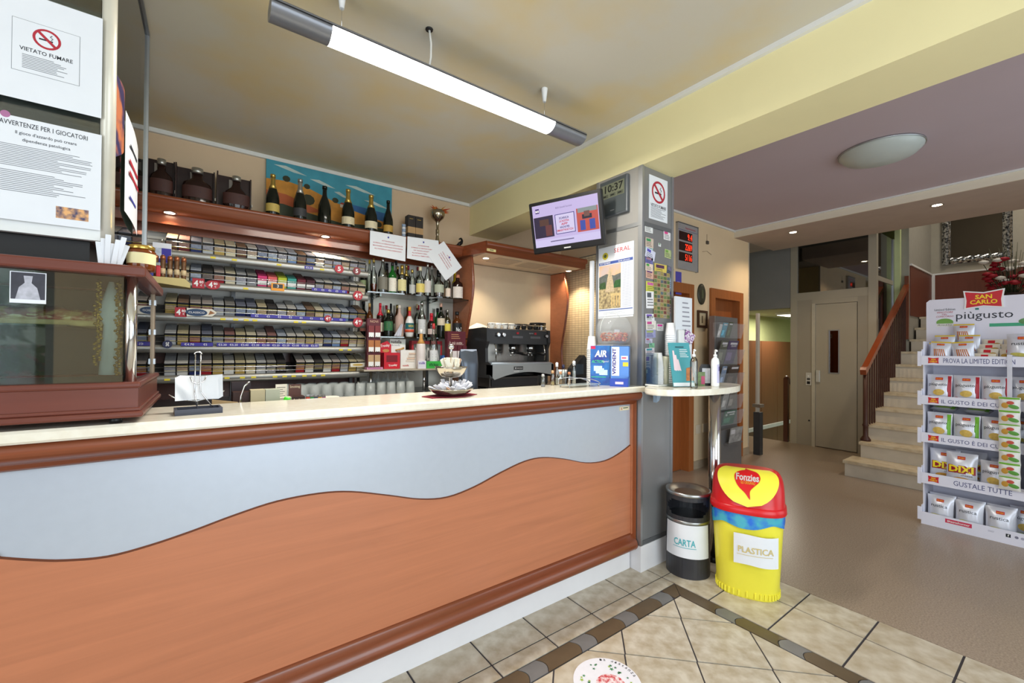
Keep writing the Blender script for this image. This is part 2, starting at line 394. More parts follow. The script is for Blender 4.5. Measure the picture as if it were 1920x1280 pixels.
# stairwell
struct('wall_stairwell_far', MB().box(9.4, 9.5, -2, 1.66, 0, 4.5, M((168, 162, 146), .8, noise=.04)))
struct('wall_stairwell_side', MB().box(8.02, 9.4, 1.52, 1.60, 0, 4.5, M((158, 154, 142), .8, noise=.04)))
struct('ceiling_stairwell', MB().box(6.55, 10.6, -2, 3.86, 4.4, 4.5, GREYW).box(9.4, 9.6, -2.1, 1.6, 4.3, 4.4, GREYW).box(5.87, 6.62, 2.7, 3.86, 2.981, 4.45, GREYW).box(6.55, 6.62, -2, 2.7, 2.98, 4.5, GREYW))
WAIN = M((112, 62, 46), .5, noise=.12, scale=5, kind='wood', stretch=(8, 8, .8), name='brown_wainscot')
ws = struct('wall_wainscot', MB().box(9.38, 9.3999, -2, 1.515, 1.87, 2.575, WAIN).box(8.06, 9.4, 1.508, 1.5199, 1.87, 2.575, WAIN))
BX('trim_rail', ws, 9.372, 9.3999, -2, 1.505, 2.575, 2.60, TRIMW); BX('trim_rail', ws, 8.06, 9.372, 1.495, 1.5199, 2.575, 2.60, TRIMW)
BX('trim_post', ws, 9.372, 9.38, 1.47, 1.507, 1.87, 2.575, TRIMW)

# doors in the hall wall
DOORW = M((150, 84, 40), .4, noise=.2, scale=2.4, kind='wood', stretch=(14, 14, .8), coat=.2, name='door_wood')
DOORF = M((162, 96, 48), .4, noise=.16, scale=2.4, kind='wood', stretch=(14, 14, .8), coat=.2, name='door_frame_wood')
for i, (x0, x1) in enumerate(((3.81, 4.447), (4.983, 5.60))):
    d = struct('door_%d' % (i+1), MB().box(x0, x1, 2.77, 2.81, .005, 2.0, DOORW))
    fr = MB().box(x0-.085, x0+.012, 2.675, 2.80, 0, 2.10, DOORF).box(x1-.012, x1+.085, 2.675, 2.80, 0, 2.10, DOORF).box(x0+.012, x1-.012, 2.675, 2.80, 1.99, 2.10, DOORF)
    fr.build('door_frame', d)
    BX('frame_groove', d, x0+.06, x0+.066, 2.768, 2.7705, .02, 1.98, M((80, 42, 22), .5))
    h_ = MB().tube([(x1-.08, 2.77, 1.02), (x1-.08, 2.72, 1.02), (x1-.19, 2.715, 1.02)], .009, CHROME, 8).lathe([(.022, -.002), (.022, .004)], CHROME, 12, (x1-.08, 2.768, 1.02)); h_.build('door_handle', d)
    if i == 1:
        pl = BX('room_plate', d, x0+.115, x0+.345, 2.762, 2.7699, 1.60, 1.665, M((214, 208, 196), .4))
        lines(pl, x0+.14, x0+.25, 1.65, 1.615, 1, INK, 2.7610, .5); BX('number', pl, x0+.29, x0+.305, 2.7610, 2.7619, 1.615, 1.65, INK)
BX('socket_plate', bpy.data.objects['wall_hall'], 4.60, 4.70, 2.69, 2.6999, .40, .50, M((226, 210, 184), .5)); BX('socket_plate', bpy.data.objects['wall_hall'], 4.76, 4.86, 2.69, 2.6999, .40, .50, M((226, 210, 184), .5))

# windows behind the viewer and the street outside
WF = M((120, 118, 112), .5, .3)
for i, (xa_, xb_, z0_) in enumerate(((-.4, 2.2, .25), (3.05, 5.75, 0), (-1.92, -1.12, 0))):
    w_ = struct('window_%d' % (i+1), MB().box(xa_, xb_, -2.075, -2.069, z0_, 2.65, PANE))
    for x_ in (xa_, (xa_+xb_)/2-.03, xb_-.06): BX('window_frame', w_, x_, x_+.06, -2.1, -2.04, z0_, 2.65, WF)
    for z_ in (z0_, 2.59): BX('window_frame', w_, xa_+.06, xb_-.06, -2.098, -2.042, z_, z_+.06, WF)
struct('street_ground', MB().box(-30, 30, -30, -2.13, -.14, -.05, M((196, 190, 180), .8, noise=.08, scale=2)))
HED = M((60, 84, 44), .8, noise=.5, scale=30)
tr_ = thing('street_tree', 'small leafy tree on the pavement outside the shop window', 'tree', (-2.35, -4.3, -.05)); MB().lathe([(.05, 0), (.04, 1.4)], M((90, 76, 60), .8), 10).build('trunk', tr_)
rt_ = random.Random(1); mb = MB()
for k in range(240):
    a, e, d = rt_.uniform(0, 2*PI), rt_.uniform(-1, 1), rt_.uniform(.2, .75); c = Vector((d*math.cos(a), d*math.sin(a), 1.6+.6*e)); u = Vector((rt_.uniform(-1, 1), rt_.uniform(-1, 1), rt_.uniform(-1, 1))).normalized()*.11; v = u.cross(Vector((.3, .5, .8))).normalized()*.06
    mb.add([c-u, c+v, c+u, c-v], [(0, 1, 2, 3)], HED)
mb.build('foliage', tr_, kind='stuff')
def car(label, loc, rz, c):
    t = thing('parked_car', label, 'car', loc, rz); cm_ = M(c, .2, noise=.02, coat=.6)
    MB().prism([(-2, .35), (-2, .75), (-1.7, .85), (-1.1, .92), (-.6, 1.38), (.7, 1.42), (1.4, .98), (1.95, .88), (2.0, .4), (1.6, .25), (-1.6, .25)], -.82, .82, 'y', cm_).build('body', t)
    for s_ in (-1, 1):
        MB().prism([(-.98, .95), (-.55, 1.32), (.65, 1.36), (1.2, .99)], .82*s_, .825*s_, 'y', M((30, 34, 40), .1)).build('side_windows', t)
        for x_ in (-1.3, 1.3): MB().lathe([(.31, -.1), (.31, .1)], BLACK, 20).build('wheel', t, (x_, .76*s_, .31), (PI/2, 0, 0))
car('dark red car parked across the street outside', (-3.4, -8.2, -.05), .1, (150, 20, 40)); car('white car parked farther along the street outside', (1.2, -8.6, -.05), .0, (214, 214, 216))
struct('building_opposite', MB().box(-30, 30, -16.5, -16, -.1, 4.2, M((206, 200, 186), .8, noise=.06, scale=1)))
# ================================================================== BAR COUNTER
BLUEP = M((184, 191, 202), .34, .25, noise=.02, scale=30, name='blue_grey_laminate'); PLINW = M((226, 224, 226), .35, noise=.02)
SLABM = two_tone('cream_agglomerate_stone', (232, 224, 206), (236, 230, 214), 40, .16, .4, .6, 4)
CX0, CX1 = -1.25, 2.172
ct = thing('bar_counter', 'long bar counter front with blue-grey panel above a wavy orange wood panel', 'counter', (0, 1.75, 0))
def cb_(name, mb): return mb.build(name, ct, (0, -1.75, 0))
cb_('carcass', MB().box(CX0, CX1-.004, 1.706, 1.95, .02, 1.099, M((150, 140, 130), .6)))
cb_('upper_panel', MB().box(CX0, CX1-.012, 1.698, 1.7055, .62, 1.03, BLUEP).box(CX0, CX1-.012, 1.698, 1.7055, .25, .62, BLUEP))
wave_px = [(-60, 1040), (0, 1045), (60, 1049), (120, 1050), (200, 1043), (280, 1022), (360, 995), (440, 965), (520, 939), (600, 924), (660, 921), (730, 928), (790, 935), (840, 931), (890, 912), (940, 885), (985, 864), (1020, 857), (1060, 860), (1100, 867), (1135, 863), (1165, 847), (1196, 822)]
wv_ = [on(a, b, 'y', 1.69) for a, b in wave_px]
wl = [(p.x, p.z) for p in wv_]
# smooth the traced wave (Catmull-Rom)
def smooth(pts, k=4):
    out = []
    for i in range(len(pts)-1):
        p0, p1, p2, p3 = pts[max(i-1, 0)], pts[i], pts[i+1], pts[min(i+2, len(pts)-1)]
        for t in range(k):
            u = t/k
            out.append(tuple(.5*((2*p1[d])+(-p0[d]+p2[d])*u+(2*p0[d]-5*p1[d]+4*p2[d]-p3[d])*u*u+(-p0[d]+3*p1[d]-3*p2[d]+p3[d])*u**3) for d in range(len(p1))))
    return out+[tuple(pts[-1])]
wl = [(CX0, wl[0][1]+.03), (CX0+.35, wl[0][1]+.02)]+wl
wl = [p for p in smooth(wl) if p[0] < CX1-.012]
mb = MB()
for i in range(len(wl)-1):
    (xa, za), (xb, zb) = wl[i], wl[i+1]
    mb.add([(xa, 1.69, .2), (xb, 1.69, .2), (xb, 1.69, zb-.004), (xa, 1.69, za-.004)], [(0, 1, 2, 3)], WOODO)
    mb.add([(xa, 1.69, za-.004), (xb, 1.69, zb-.004), (xb, 1.6978, zb), (xa, 1.6978, za)], [(0, 1, 2, 3)], M((116, 62, 34), .4))
cb_('wave_panel', mb)
cb_('edge_strip', MB().box(CX1-.012, CX1, 1.684, 1.71, .2, 1.03, WOODO).box(CX1, CX1+.004, 1.66, 1.71, .13, 1.1, M((150, 84, 50), .4)))
rp = [(1.72, 1.10), (1.628, 1.10), (1.618, 1.092), (1.615, 1.078), (1.62, 1.064), (1.634, 1.052), (1.652, 1.044), (1.664, 1.038), (1.668, 1.028), (1.68, 1.02), (1.72, 1.018)]
cb_('top_rail', MB().prism(rp, CX0, CX1+.002, 'x', WOODR, True))
rb = [(1.72, .226), (1.688, .226), (1.68, .216), (1.676, .206), (1.662, .198), (1.65, .186), (1.644, .170), (1.644, .152), (1.652, .138), (1.668, .128), (1.72, .126)]
cb_('bottom_rail', MB().prism(rb, CX0, CX1+.002, 'x', WOODR, True))
cb_('plinth', MB().box(CX0, CX1+.002, 1.704, 1.74, 0, .128, PLINW))
pl_ = cb_('maker_plate', MB().box(2.06, 2.145, 1.692, 1.6978, .985, 1.008, M((226, 214, 180), .4)))
lines(pl_, 2.088, 2.14, 1.003, .996, 1, M((30, 70, 50), .5), 1.6915, .7); letters('X', pl_, 2.074, .996, .014, .015, REDINK, 1.6915, bold=.02)
wt = MB(); prof = [(1.97, 1.1005), (1.606, 1.1005), (1.6, 1.107), (1.6, 1.128), (1.606, 1.135), (1.97, 1.135)]
wt.prism(prof, CX0, 2.182, 'x', SLABM)
tag(wt.build('worktop'), 'cream stone worktop running along the top of the bar counter', 'worktop')
# steel work surface behind it, lower
wk = thing('work_counter', 'steel work surface behind the bar counter with brown front', 'counter', (.5, 2.2, 0))
BX('top', wk, -1.7, 1.66, -.225, .2, .965, .985, STEEL); BX('carcass', wk, -1.7, 1.66, -.2, .19, .06, .964, WOODD); BX('plinth', wk, -1.7, 1.66, -.16, .17, 0, .06, BLACK)

# small oval table leaning on the column
tb = thing('standing_table', 'small oval cream table on a chrome leg against the grey column', 'table', (2.70, 1.45, 0))
def tl(p): return (p[0]-2.70, p[1]-1.45)
ov = []
for k in range(48):
    a = 2*PI*k/48; x_, y_ = 2.475+.43*math.cos(a), 1.455+.185*math.sin(a)
    ov.append(tl((x_, min(y_, 1.626))))
mb = MB().prism([(p[0]*.992, p[1]*.992) for p in ov], 1.1, 1.106, 'z', SLABM).prism(ov, 1.106, 1.129, 'z', SLABM, True).prism([(p[0]*.992, p[1]*.992) for p in ov], 1.129, 1.135, 'z', SLABM)
mb.build('table_top', tb)
MB().lathe([(.036, .03), (.036, 1.1)], CHROME, 24).build('leg', tb); MB().lathe([(.044, 0), (.044, .03), (.038, .034)], BLACK, 24).build('foot', tb)
MB().lathe([(.06, 1.085), (.06, 1.0998)], ALU, 20).build('flange', tb)
MB().prism([(-.42, 1.0995), (-.36, 1.0995), (-.395, 1.04), (-.42, 1.03)], .14, .165, 'y', M((150, 170, 190), .4)).build('bracket', tb)

# ================================================================== COLUMN (part of the building, clad in grey metal)
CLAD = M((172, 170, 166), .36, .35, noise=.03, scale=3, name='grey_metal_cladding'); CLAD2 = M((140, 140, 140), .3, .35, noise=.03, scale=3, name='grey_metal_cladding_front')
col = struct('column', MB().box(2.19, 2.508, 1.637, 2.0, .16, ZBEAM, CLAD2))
BX('side_panel', col, 2.185, 2.1899, 1.66, 1.985, .16, 2.12, CLAD); BX('upper_side_panel', col, 2.185, 2.1899, 1.66, 1.985, 2.145, ZBEAM-.001, CLAD)
BX('seam_profile', col, 2.180, 2.1899, 1.631, 2.0, 2.12, 2.145, ALU); BX('seam_profile', col, 2.1901, 2.511, 1.630, 1.6369, 2.12, 2.145, ALUG)
for (x0, x1, y0, y1) in ((2.181, 2.199, 1.629, 1.66), (2.490, 2.512, 1.629, 1.655), (2.181, 2.1899, 1.985, 2.004)):
    BX('corner_profile', col, x0, x1, y0, y1, .158, ZBEAM-.0005, ALU)
BX('base_profile', col, 2.199, 2.49, 1.631, 1.6369, .16, .185, ALUG)
BX('column_plinth', col, 2.182, 2.512, 1.628, 2.0, 0, .158, PLINW)

# ================================================================== WOODEN PASTRY CASE (on the worktop, left)
CASEW = M((104, 52, 40), .34, noise=.16, scale=2.5, kind='wood', stretch=(.6, 4, 6), coat=.25, name='mahogany_case_wood')
cs = thing('display_case', 'mahogany and glass pastry display case standing on the bar worktop', 'display case', (-.57, 1.88, 1.135), math.radians(-1.))
x0, x1, y0, y1 = -.44, .44, -.27, .27    # local
def frame_ring(name, z0, z1, o, m=CASEW, r=.006):
    mb = MB().rbox(x0-o, x1+o, y0-o, y0+.04, z0, z1, r, m).rbox(x0-o, x1+o, y1-.04, y1+o, z0, z1, r, m).rbox(x0-o, x0+.04, y0+.03, y1-.03, z0, z1, r, m).rbox(x1-.04, x1+o, y0+.03, y1-.03, z0, z1, r, m)
    return mb.build(name, cs)
for sx_ in (x0+.05, .0, x1-.05):
    for sy_ in (y0+.03, y1-.12): MB().lathe([(.014, 0), (.014, .017)], BLACK, 10, (sx_, sy_, 0)).build('foot', cs)
BX('base', cs, x0, x1, y0, y1, .03, .098, CASEW)
frame_ring('base_moulding', .0165, .034, .012); frame_ring('base_moulding', .034, .044, .006, r=.003); frame_ring('glass_rail', .098, .116, .006)
frame_ring('top_frame', .412, .442, .014)
BX('top_panel', cs, x0+.03, x1-.03, y0+.03, y1-.03, .42, .438, CASEW)
BX('inside_floor', cs, x0+.01, x1-.01, y0+.01, y1-.01, .0981, .108, M((150, 150, 145), .3, .3))
BX('front_pane', cs, x0+.03, x1-.035, y0+.012, y0+.016, .116, .412, PANE); BX('side_pane', cs, x1-.016, x1-.012, y0+.035, y1-.04, .116, .412, PANE)
BX('rear_door', cs, x0+.02, x1-.02, y1-.03, y1-.02, .116, .412, M((60, 44, 38), .3))
for (px_, py_, mm) in ((x1-.02, y0+.02, CHROME), (x0+.02, y0+.02, CHROME)): MB().lathe([(.0145, .116), (.0145, .412)], mm, 16, (px_, py_, 0)).build('corner_post', cs)
rp_ = BX('rear_post', cs, x1-.028, x1-.006, y1-.05, y1-.02, .116, .412, M((130, 112, 92), .35, .5))
for z_ in (.15, .26, .37): BX('hinge', rp_, x1-.008, x1-.002, y1-.055, y1-.035, z_, z_+.02, ALU)
BX('glass_shelf', cs, x0+.03, x1-.15, y0+.04, y1-.05, .268, .273, PANEG)
# things in and on the case
fc = thing('focaccia', 'long tomato-topped focaccia slab on the glass shelf of the pastry case', 'bread', (-.42, 1.86, 1.4085))
rr = random.Random(3)
def crust(u, v):
    x_ = -.17+.36*u; y_ = -.1+.2*v; e = min(u, 1-u, v, 1-v)
    return (x_, y_, .026+.022*min(1, e*9)+.004*math.sin(u*40)*math.cos(v*23))
MB().grid(crust, 28, 14, two_tone('pizza_top', (196, 160, 96), (150, 44, 26), 26, .6, .42, .55, 4)).build('topping', fc)
MB().rbox(-.17, .19, -.1, .1, 0, .018, .006, M((214, 180, 120), .8, noise=.15, scale=40)).rbox(-.166, .186, -.097, .097, .0182, .032, .004, two_tone('tomato_layer', (170, 50, 30), (226, 200, 150), 40, .6), 1).build('crust', fc)
fc2 = thing('cured_meat', 'dark red loaf of cured meat behind the focaccia', 'food', (-.46, 2.0, 1.4085)); MB().tube([(-.13, 0, .035), (-.1, 0, .036), (.1, 0, .036), (.14, 0, .034)], [.012, .034, .034, .01], M((110, 40, 34), .5, noise=.3, scale=20), 12).build('loaf', fc2)
for k, (bx_, ln, yy) in enumerate(((-.235, .24, 1.71), (-.19, .27, 1.71))):
    g = thing('bead_garland', 'hanging garland of gold beads inside the pastry case, %s strand' % ('shorter' if k == 0 else 'longer'), 'garland', (bx_, yy, 1.545))
    mb = MB(); GOLD = M((190, 150, 60), .25, .9)
    r2 = random.Random(k)
    for i in range(70):
        t = i/69; mb.sphere((r2.uniform(-.008, .008)*(1-.5*abs(t-.5)), r2.uniform(-.008, .008), -.008-ln*t), .0042, GOLD, 6, 4)
    mb.build('beads', g); MB().tube([(0, 0, 0), (0, 0, -ln)], .0012, GOLD, 5).build('cord', g)
cone = thing('paper_cone', 'white pleated paper cone hanging between the bead garlands', 'decoration', (-.213, 1.76, 1.545))
MB().lathe([(.006, 0), (.03, -.10), (.016, -.13), (.026, -.28)], M((222, 222, 226), .7), 12).build('cone', cone)
ph = tag(MB().box(-.032, .032, -.001, .0, -.04, .04, PAPER).build('photo_card', None, (-.352, 1.618, 1.499), (0, 0, math.radians(-1))), 'black-and-white photo card of a white dress on the pastry case glass', 'photo')
MB().box(-.03, .03, -.0016, -.001, -.03, .038, M((54, 54, 64), .5, noise=.4, scale=30)).build('photo_print', ph)
MB().poly([(-.022, -.002, -.03), (.022, -.002, -.03), (.016, -.002, 0), (.006, -.002, .012), (.008, -.002, .03), (-.008, -.002, .03), (-.006, -.002, .012), (-.016, -.002, 0)], M((176, 176, 186), .6, noise=.3, scale=60)).build('dress', ph)

# glass vitrine above the case
vt = thing('glass_vitrine', 'tall aluminium-framed glass vitrine with notices taped to its front', 'display cabinet', (-.62, 2.06, 1.578), math.radians(-1.))
VX0, VX1, VY0, VY1, VZ0, VZ1 = -.4, .42, -.36, .5, .075, 1.2
BX('base', vt, VX0+.04, VX1-.05, VY0+.03, .05, 0, .074, BLACK)  # black box fills the gap under the vitrine, its shade made solid
GRN = M((186, 190, 184), .4, .3, noise=.02)
for (px_, py_) in ((VX1-.012, VY0+.012), (VX0+.012, VY0+.012)): MB().lathe([(.017, VZ0), (.017, VZ1)], M((214, 210, 196), .35, .2), 14, (px_, py_, 0)).build('corner_post', vt)
BX('rear_post', vt, VX1-.022, VX1, VY1-.022, VY1, VZ0, VZ1, ALU); BX('rear_post', vt, VX0, VX0+.022, VY1-.022, VY1, VZ0, VZ1, ALU)
BX('front_rail', vt, VX0+.02, VX1-.02, VY0, VY0+.024, VZ0, VZ0+.04, M((226, 228, 226), .4)); BX('floor_panel', vt, VX0+.005, VX1-.005, VY0+.02, VY1-.02, VZ0, VZ0+.02, M((70, 66, 64), .5))
BX('side_rail', vt, VX1-.02, VX1, VY0+.02, VY1-.02, VZ1-.02, VZ1, ALUG); BX('side_rail', vt, VX1-.02, VX1, VY0+.02, VY1-.02, VZ0, VZ0+.014, ALUG); BX('top_rail', vt, VX0, VX1, VY1-.02, VY1, VZ1-.02, VZ1, ALUG)
BX('front_pane', vt, VX0+.02, VX1-.03, VY0+.010, VY0+.014, VZ0+.04, VZ1, PANE); BX('side_pane', vt, VX1-.012, VX1-.008, VY0+.03, VY1-.02, VZ0+.014, VZ1-.02, PANEG)
BX('top_pane', vt, VX0+.02, VX1-.02, VY0+.02, VY1-.02, VZ1-.006, VZ1, PANE)
BX('shelf', vt, VX0+.02, VX1-.02, VY0+.04, VY1-.03, .5, .506, PANEG); BX('back_panel', vt, VX0+.03, -.02, VY1-.03, VY1-.02, VZ0, VZ1, M((76, 62, 56), .5))
# what is in the vitrine
def jar(name, label, cat, loc, r, h, body, lid, lab=None, grp=None):
    t = thing(name, label, cat, loc, group=grp)
    pr = [(r*.9, 0), (r, h*.06), (r, h*.25), (r, h*.68), (r, h*.78), (r*.86, h*.84)]
    MB().lathe(pr, body, 18, ms=[body, body, lab or body, body, body]).build('glass_body', t)
    MB().lathe([(r*.92, h*.84), (r*.94, h*.86), (r*.94, h*.98), (r*.9, h)], lid, 18).build('lid', t); return t
jar('dark_jar', 'dark glass jar with black lid inside the vitrine', 'jar', (-.30, 2.36, 1.674), .05, .14, M((50, 32, 26), .15), BLACK, M((150, 140, 120), .6))
for k in range(3):
    t = thing('sweet_box', '%s confectionery box lying inside the glass vitrine' % ('black', 'grey', 'brown')[k], 'box', (-.42-.14*k, 2.2+.1*k, 1.674), .2*k)
    BX('box_body', t, -.06, .06, -.04, .04, 0, .07+.03*k, M(((50, 46, 44), (120, 116, 108), (96, 70, 50))[k], .5)); BX('lid_band', t, -.0605, .0605, -.0405, .0405, .05+.03*k, .06+.03*k, M((190, 180, 150), .5))
jr = on(258, 499, 'y', 1.66); jar('honey_jar', 'amber honey jar with gold lid and cream label on the pastry case', 'jar', (jr.x+.005, 1.70, 1.578), .034, .075, M((120, 58, 18), .12, trans=.2), M((196, 164, 84), .25, .9), M((226, 216, 166), .6))
sg = thing('sugar_sticks', 'cluster of white paper sugar sticks beside the honey jar', 'sachets', (-.205, 1.665, 1.578))
for k in range(7):
    a = random.uniform(-.2, .2); MB().rbox(-.006, .006, -.0015, .0015, 0, .07+.01*(k % 3), .001, PAPER).build('sugar_stick', sg, (-.018+.006*k, .004*(k % 2), 0), (.1*(k % 3-1), .06*k-.1, a))

# notices on the vitrine front (at its glass)
YN = 1.684
def notice(name, label, c0, c1, mat=PAPER):
    a = on(*c0, 'y', YN); b = on(*c1, 'y', YN)
    w, h_ = b.x-a.x, a.z-b.z
    o = MB().box(0, w, -.0006, 0, -h_, 0, mat).build(name, None, (a.x, YN, a.z)); tag(o, label, 'notice'); return o, w, h_
def no_smoking(parent, cx, cz, r, y=-.0012):
    mb = MB(); n = 28
    for k in range(n):
        a, b = 2*PI*k/n, 2*PI*(k+1)/n
        mb.quad((cx+r*math.cos(a), y, cz+r*math.sin(a)), (cx+r*.8*math.cos(a), y, cz+r*.8*math.sin(a)), (cx+r*.8*math.cos(b), y, cz+r*.8*math.sin(b)), (cx+r*math.cos(b), y, cz+r*math.sin(b)), REDINK)
    d = .085*r; q = .82*r*.7071
    mb.quad((cx-q-d, y-.0002, cz+q-d), (cx-q+d, y-.0002, cz+q+d), (cx+q+d, y-.0002, cz-q+d), (cx+q-d, y-.0002, cz-q-d), REDINK); mb.build('prohibition_ring', parent)
    c = MB().box(cx-.55*r, cx+.42*r, y+.0001, y+.0003, cz-.17*r, cz-.02*r, INK)
    c.tube([(cx+.3*r, y, cz+.05*r), (cx+.42*r, y, cz+.2*r), (cx+.22*r, y, cz+.35*r), (cx+.36*r, y, cz+.5*r)], .03*r, INK, 5); c.build('cigarette', parent)
n1, w, h_ = notice('notice_sheet', 'white no-smoking notice taped high on the vitrine glass', (-75, -55), (190, 222))
cxn = on(88, 98, 'y', YN).x-n1.location.x; fz = lambda py, px=88: on(px, py, 'y', YN).z-n1.location.z
bw = .064
MB().box(cxn-bw, cxn+bw, -.0009, -.0006, fz(146, 88), fz(50, 88), M((120, 124, 130), .6)).box(cxn-bw+.001, cxn+bw-.001, -.0011, -.0009, fz(146, 88)+.001, fz(50, 88)-.001, PAPER).build('sign_frame', n1)
no_smoking(n1, cxn, fz(75, 88), .027, -.0014); letters('VIETATO FUMARE', n1, cxn, fz(103, 88), .1, .0105, INK, -.0012, bold=.01); lines(n1, cxn-.045, cxn+.045, fz(112), fz(139), 9, M((120, 124, 130), .7), -.0012, .4)
n2, w, h_ = notice('notice_sheet', 'white gambling warning sheet taped low on the vitrine glass', (-75, 195), (188, 432))
q = lambda px, py: (on(px, py, 'y', YN).x-n2.location.x, on(px, py, 'y', YN).z-n2.location.z)
letters('AVVERTENZE PER I GIOCATORI', n2, *q(85, 243), .165, .0125, INK, -.001); letters('Il gioco d\u2019azzardo pu\u00f2 creare', n2, *q(88, 260), .115, .011, INK, -.001); letters('dipendenza patologica', n2, *q(88, 272), .09, .0105, INK, -.001)
lines(n2, q(-60, 300)[0], q(175, 300)[0], q(85, 281)[1], q(85, 322)[1], 13, M((110, 112, 118), .7), -.001, .32); lines(n2, q(-60, 300)[0], q(172, 300)[0], q(85, 328)[1], q(85, 368)[1], 12, M((110, 112, 118), .7), -.001, .32)
a, b = q(105, 386), q(166, 416); pm = two_tone('slot_machine_photo', (60, 60, 96), (226, 170, 110), 60, .5, .35, .6, 3); MB().box(a[0], b[0], -.001, -.0006, b[1], a[1], pm).build('photo_print', n2)
a = q(10, 213); lm = MB().lathe([(.009, 0), (.009, .0004)], M((170, 110, 150), .6), 16); lm.build('round_emblem', n2, (a[0], -.0006, a[1]), (PI/2, 0, 0))
# leaflets inside the side glass
lf1 = tag(MB().grid(lambda u, v: (.01*math.sin(u*3), .17*u, -.26+.26*v+.03*u*(1-v)*3), 6, 6, two_tone('night_poster', (46, 36, 84), (190, 110, 70), 14, .5, .45, .62, 4)).build('leaflet', None, tuple(vt.matrix_basis @ Vector((.4145, -.31, .6))), (0, 0, math.radians(-1))), 'colourful event leaflet stuck on the side glass of the vitrine', 'leaflet')
lf2 = tag(MB().grid(lambda u, v: (.003+.006*math.sin(u*3), .3*u, -.34+.34*v-.02*u), 6, 6, PAPER).build('leaflet', None, tuple(vt.matrix_basis @ Vector((.4145, -.12, .57))), (0, 0, math.radians(-1))), 'white leaflet with red print stuck on the side glass of the vitrine', 'leaflet')
MB().box(.0095, .0105, .05, .26, -.20, -.185, REDINK).box(.0095, .0105, .05, .24, -.16, -.145, REDINK).box(.0095, .0105, .06, .22, -.1, -.09, INK).box(.0095, .0105, .06, .2, -.28, -.27, BLUEINK).build('print', lf2)
# ================================================================== BACK BAR
WARM = (1, .80, .56)
def downlight(parent, x, y, z, power, r=.03, blend=.6, size=115, spot_parent=None):
    d = MB().lathe([(r, -.004), (r*1.25, -.004), (r*1.25, 0), (r, 0)], CHROME, 20, (x, y, z), caps=False).build('downlight_ring', parent)
    MB().lathe([(r*.92, -.003), (r*.92, -.001)], M((255, 236, 200), .4, noise=0, emit=14), 16, (x, y, z)).build('lamp_lens', d)
    l = bpy.data.lights.new('downlight', 'SPOT'); l.energy = power; l.color = WARM; l.spot_size = math.radians(size); l.spot_blend = blend; l.shadow_soft_size = .03
    o = bpy.data.objects.new('downlight_beam', l); COL.objects.link(o); o.parent = parent; o.location = (x, y, z-.012)
    return d
bc = thing('back_counter', 'low back counter with steel top along the bar wall', 'counter', (1, 3.4, 0))
BX('top', bc, -2.2, 2.4, -.28, .28, .972, 1.0, STEEL); BX('carcass', bc, -2.2, 2.4, -.25, .28, .08, .971, WOODD); BX('plinth', bc, -2.2, 2.4, -.2, .28, 0, .08, BLACK)

# ---- tobacco shelving
ts = thing('tobacco_shelving', 'sloped steel cigarette shelving under a reddish wood cornice on the bar wall', 'shelving', (0, 3.69, 1.0))
def tsb(name, mb, parent=None): return mb.build(name, parent or ts, (0, -3.69, -1.0) if not parent else (0, 0, 0))
LIT = M((240, 238, 230), .6, noise=.02)
tsb('back_panel', MB().box(-1.2, 1.06, 3.672, 3.689, 1.0, 2.2, LIT))
tsb('splashback', MB().box(-1.2, 1.06, 3.66, 3.6719, 1.0, 1.32, WOODD))
cor = tsb('cornice', MB().prism([(3.69, 2.285), (3.385, 2.285), (3.375, 2.275), (3.378, 2.262), (3.39, 2.25), (3.392, 2.222), (3.40, 2.215), (3.402, 2.198), (3.69, 2.198)], -1.2, 1.93, 'x', WOODR, True))
tsb('inner_fascia', MB().box(-1.2, 1.93, 3.50, 3.515, 2.135, 2.198, WOODR)); tsb('inner_fascia', MB().box(-1.2, 1.93, 3.60, 3.612, 2.10, 2.198, WOODR))
tsb('cornice_return', MB().add([(1.93, 3.375, 2.285), (2.02, 3.14, 2.30), (2.02, 3.69, 2.30), (1.93, 3.69, 2.285), (1.93, 3.39, 2.198), (2.02, 3.15, 2.198), (2.02, 3.69, 2.198), (1.93, 3.69, 2.198)], [(0, 1, 2, 3), (7, 6, 5, 4), (0, 4, 5, 1), (1, 5, 6, 2), (2, 6, 7, 3), (3, 7, 4, 0)], WOODR))
for px, py in ((318, 393), (611, 436)):
    p = on(px, py, 'y', 3.44); downlight(ts, p.x, 3.45-3.69, 1.198, 9)
ZL = [1.948, 1.766, 1.557, 1.363, 1.176]
SH0, SH1, NCOL = -.168, 1.056, 20
PIT_ = (SH1-SH0)/NCOL; TH = math.radians(20)
LIPM = M((150, 148, 142), .34, .6, noise=.06, scale=25)
div_me = MB().box(-.0015, .0015, .001, .225, .0015, .07, BLACK).mesh('divider')
YEL = M((226, 206, 60), .6, noise=0); DBLUE = M((54, 44, 150), .5, noise=0); WINK = M((240, 240, 240), .6, noise=0)
SHELF = []
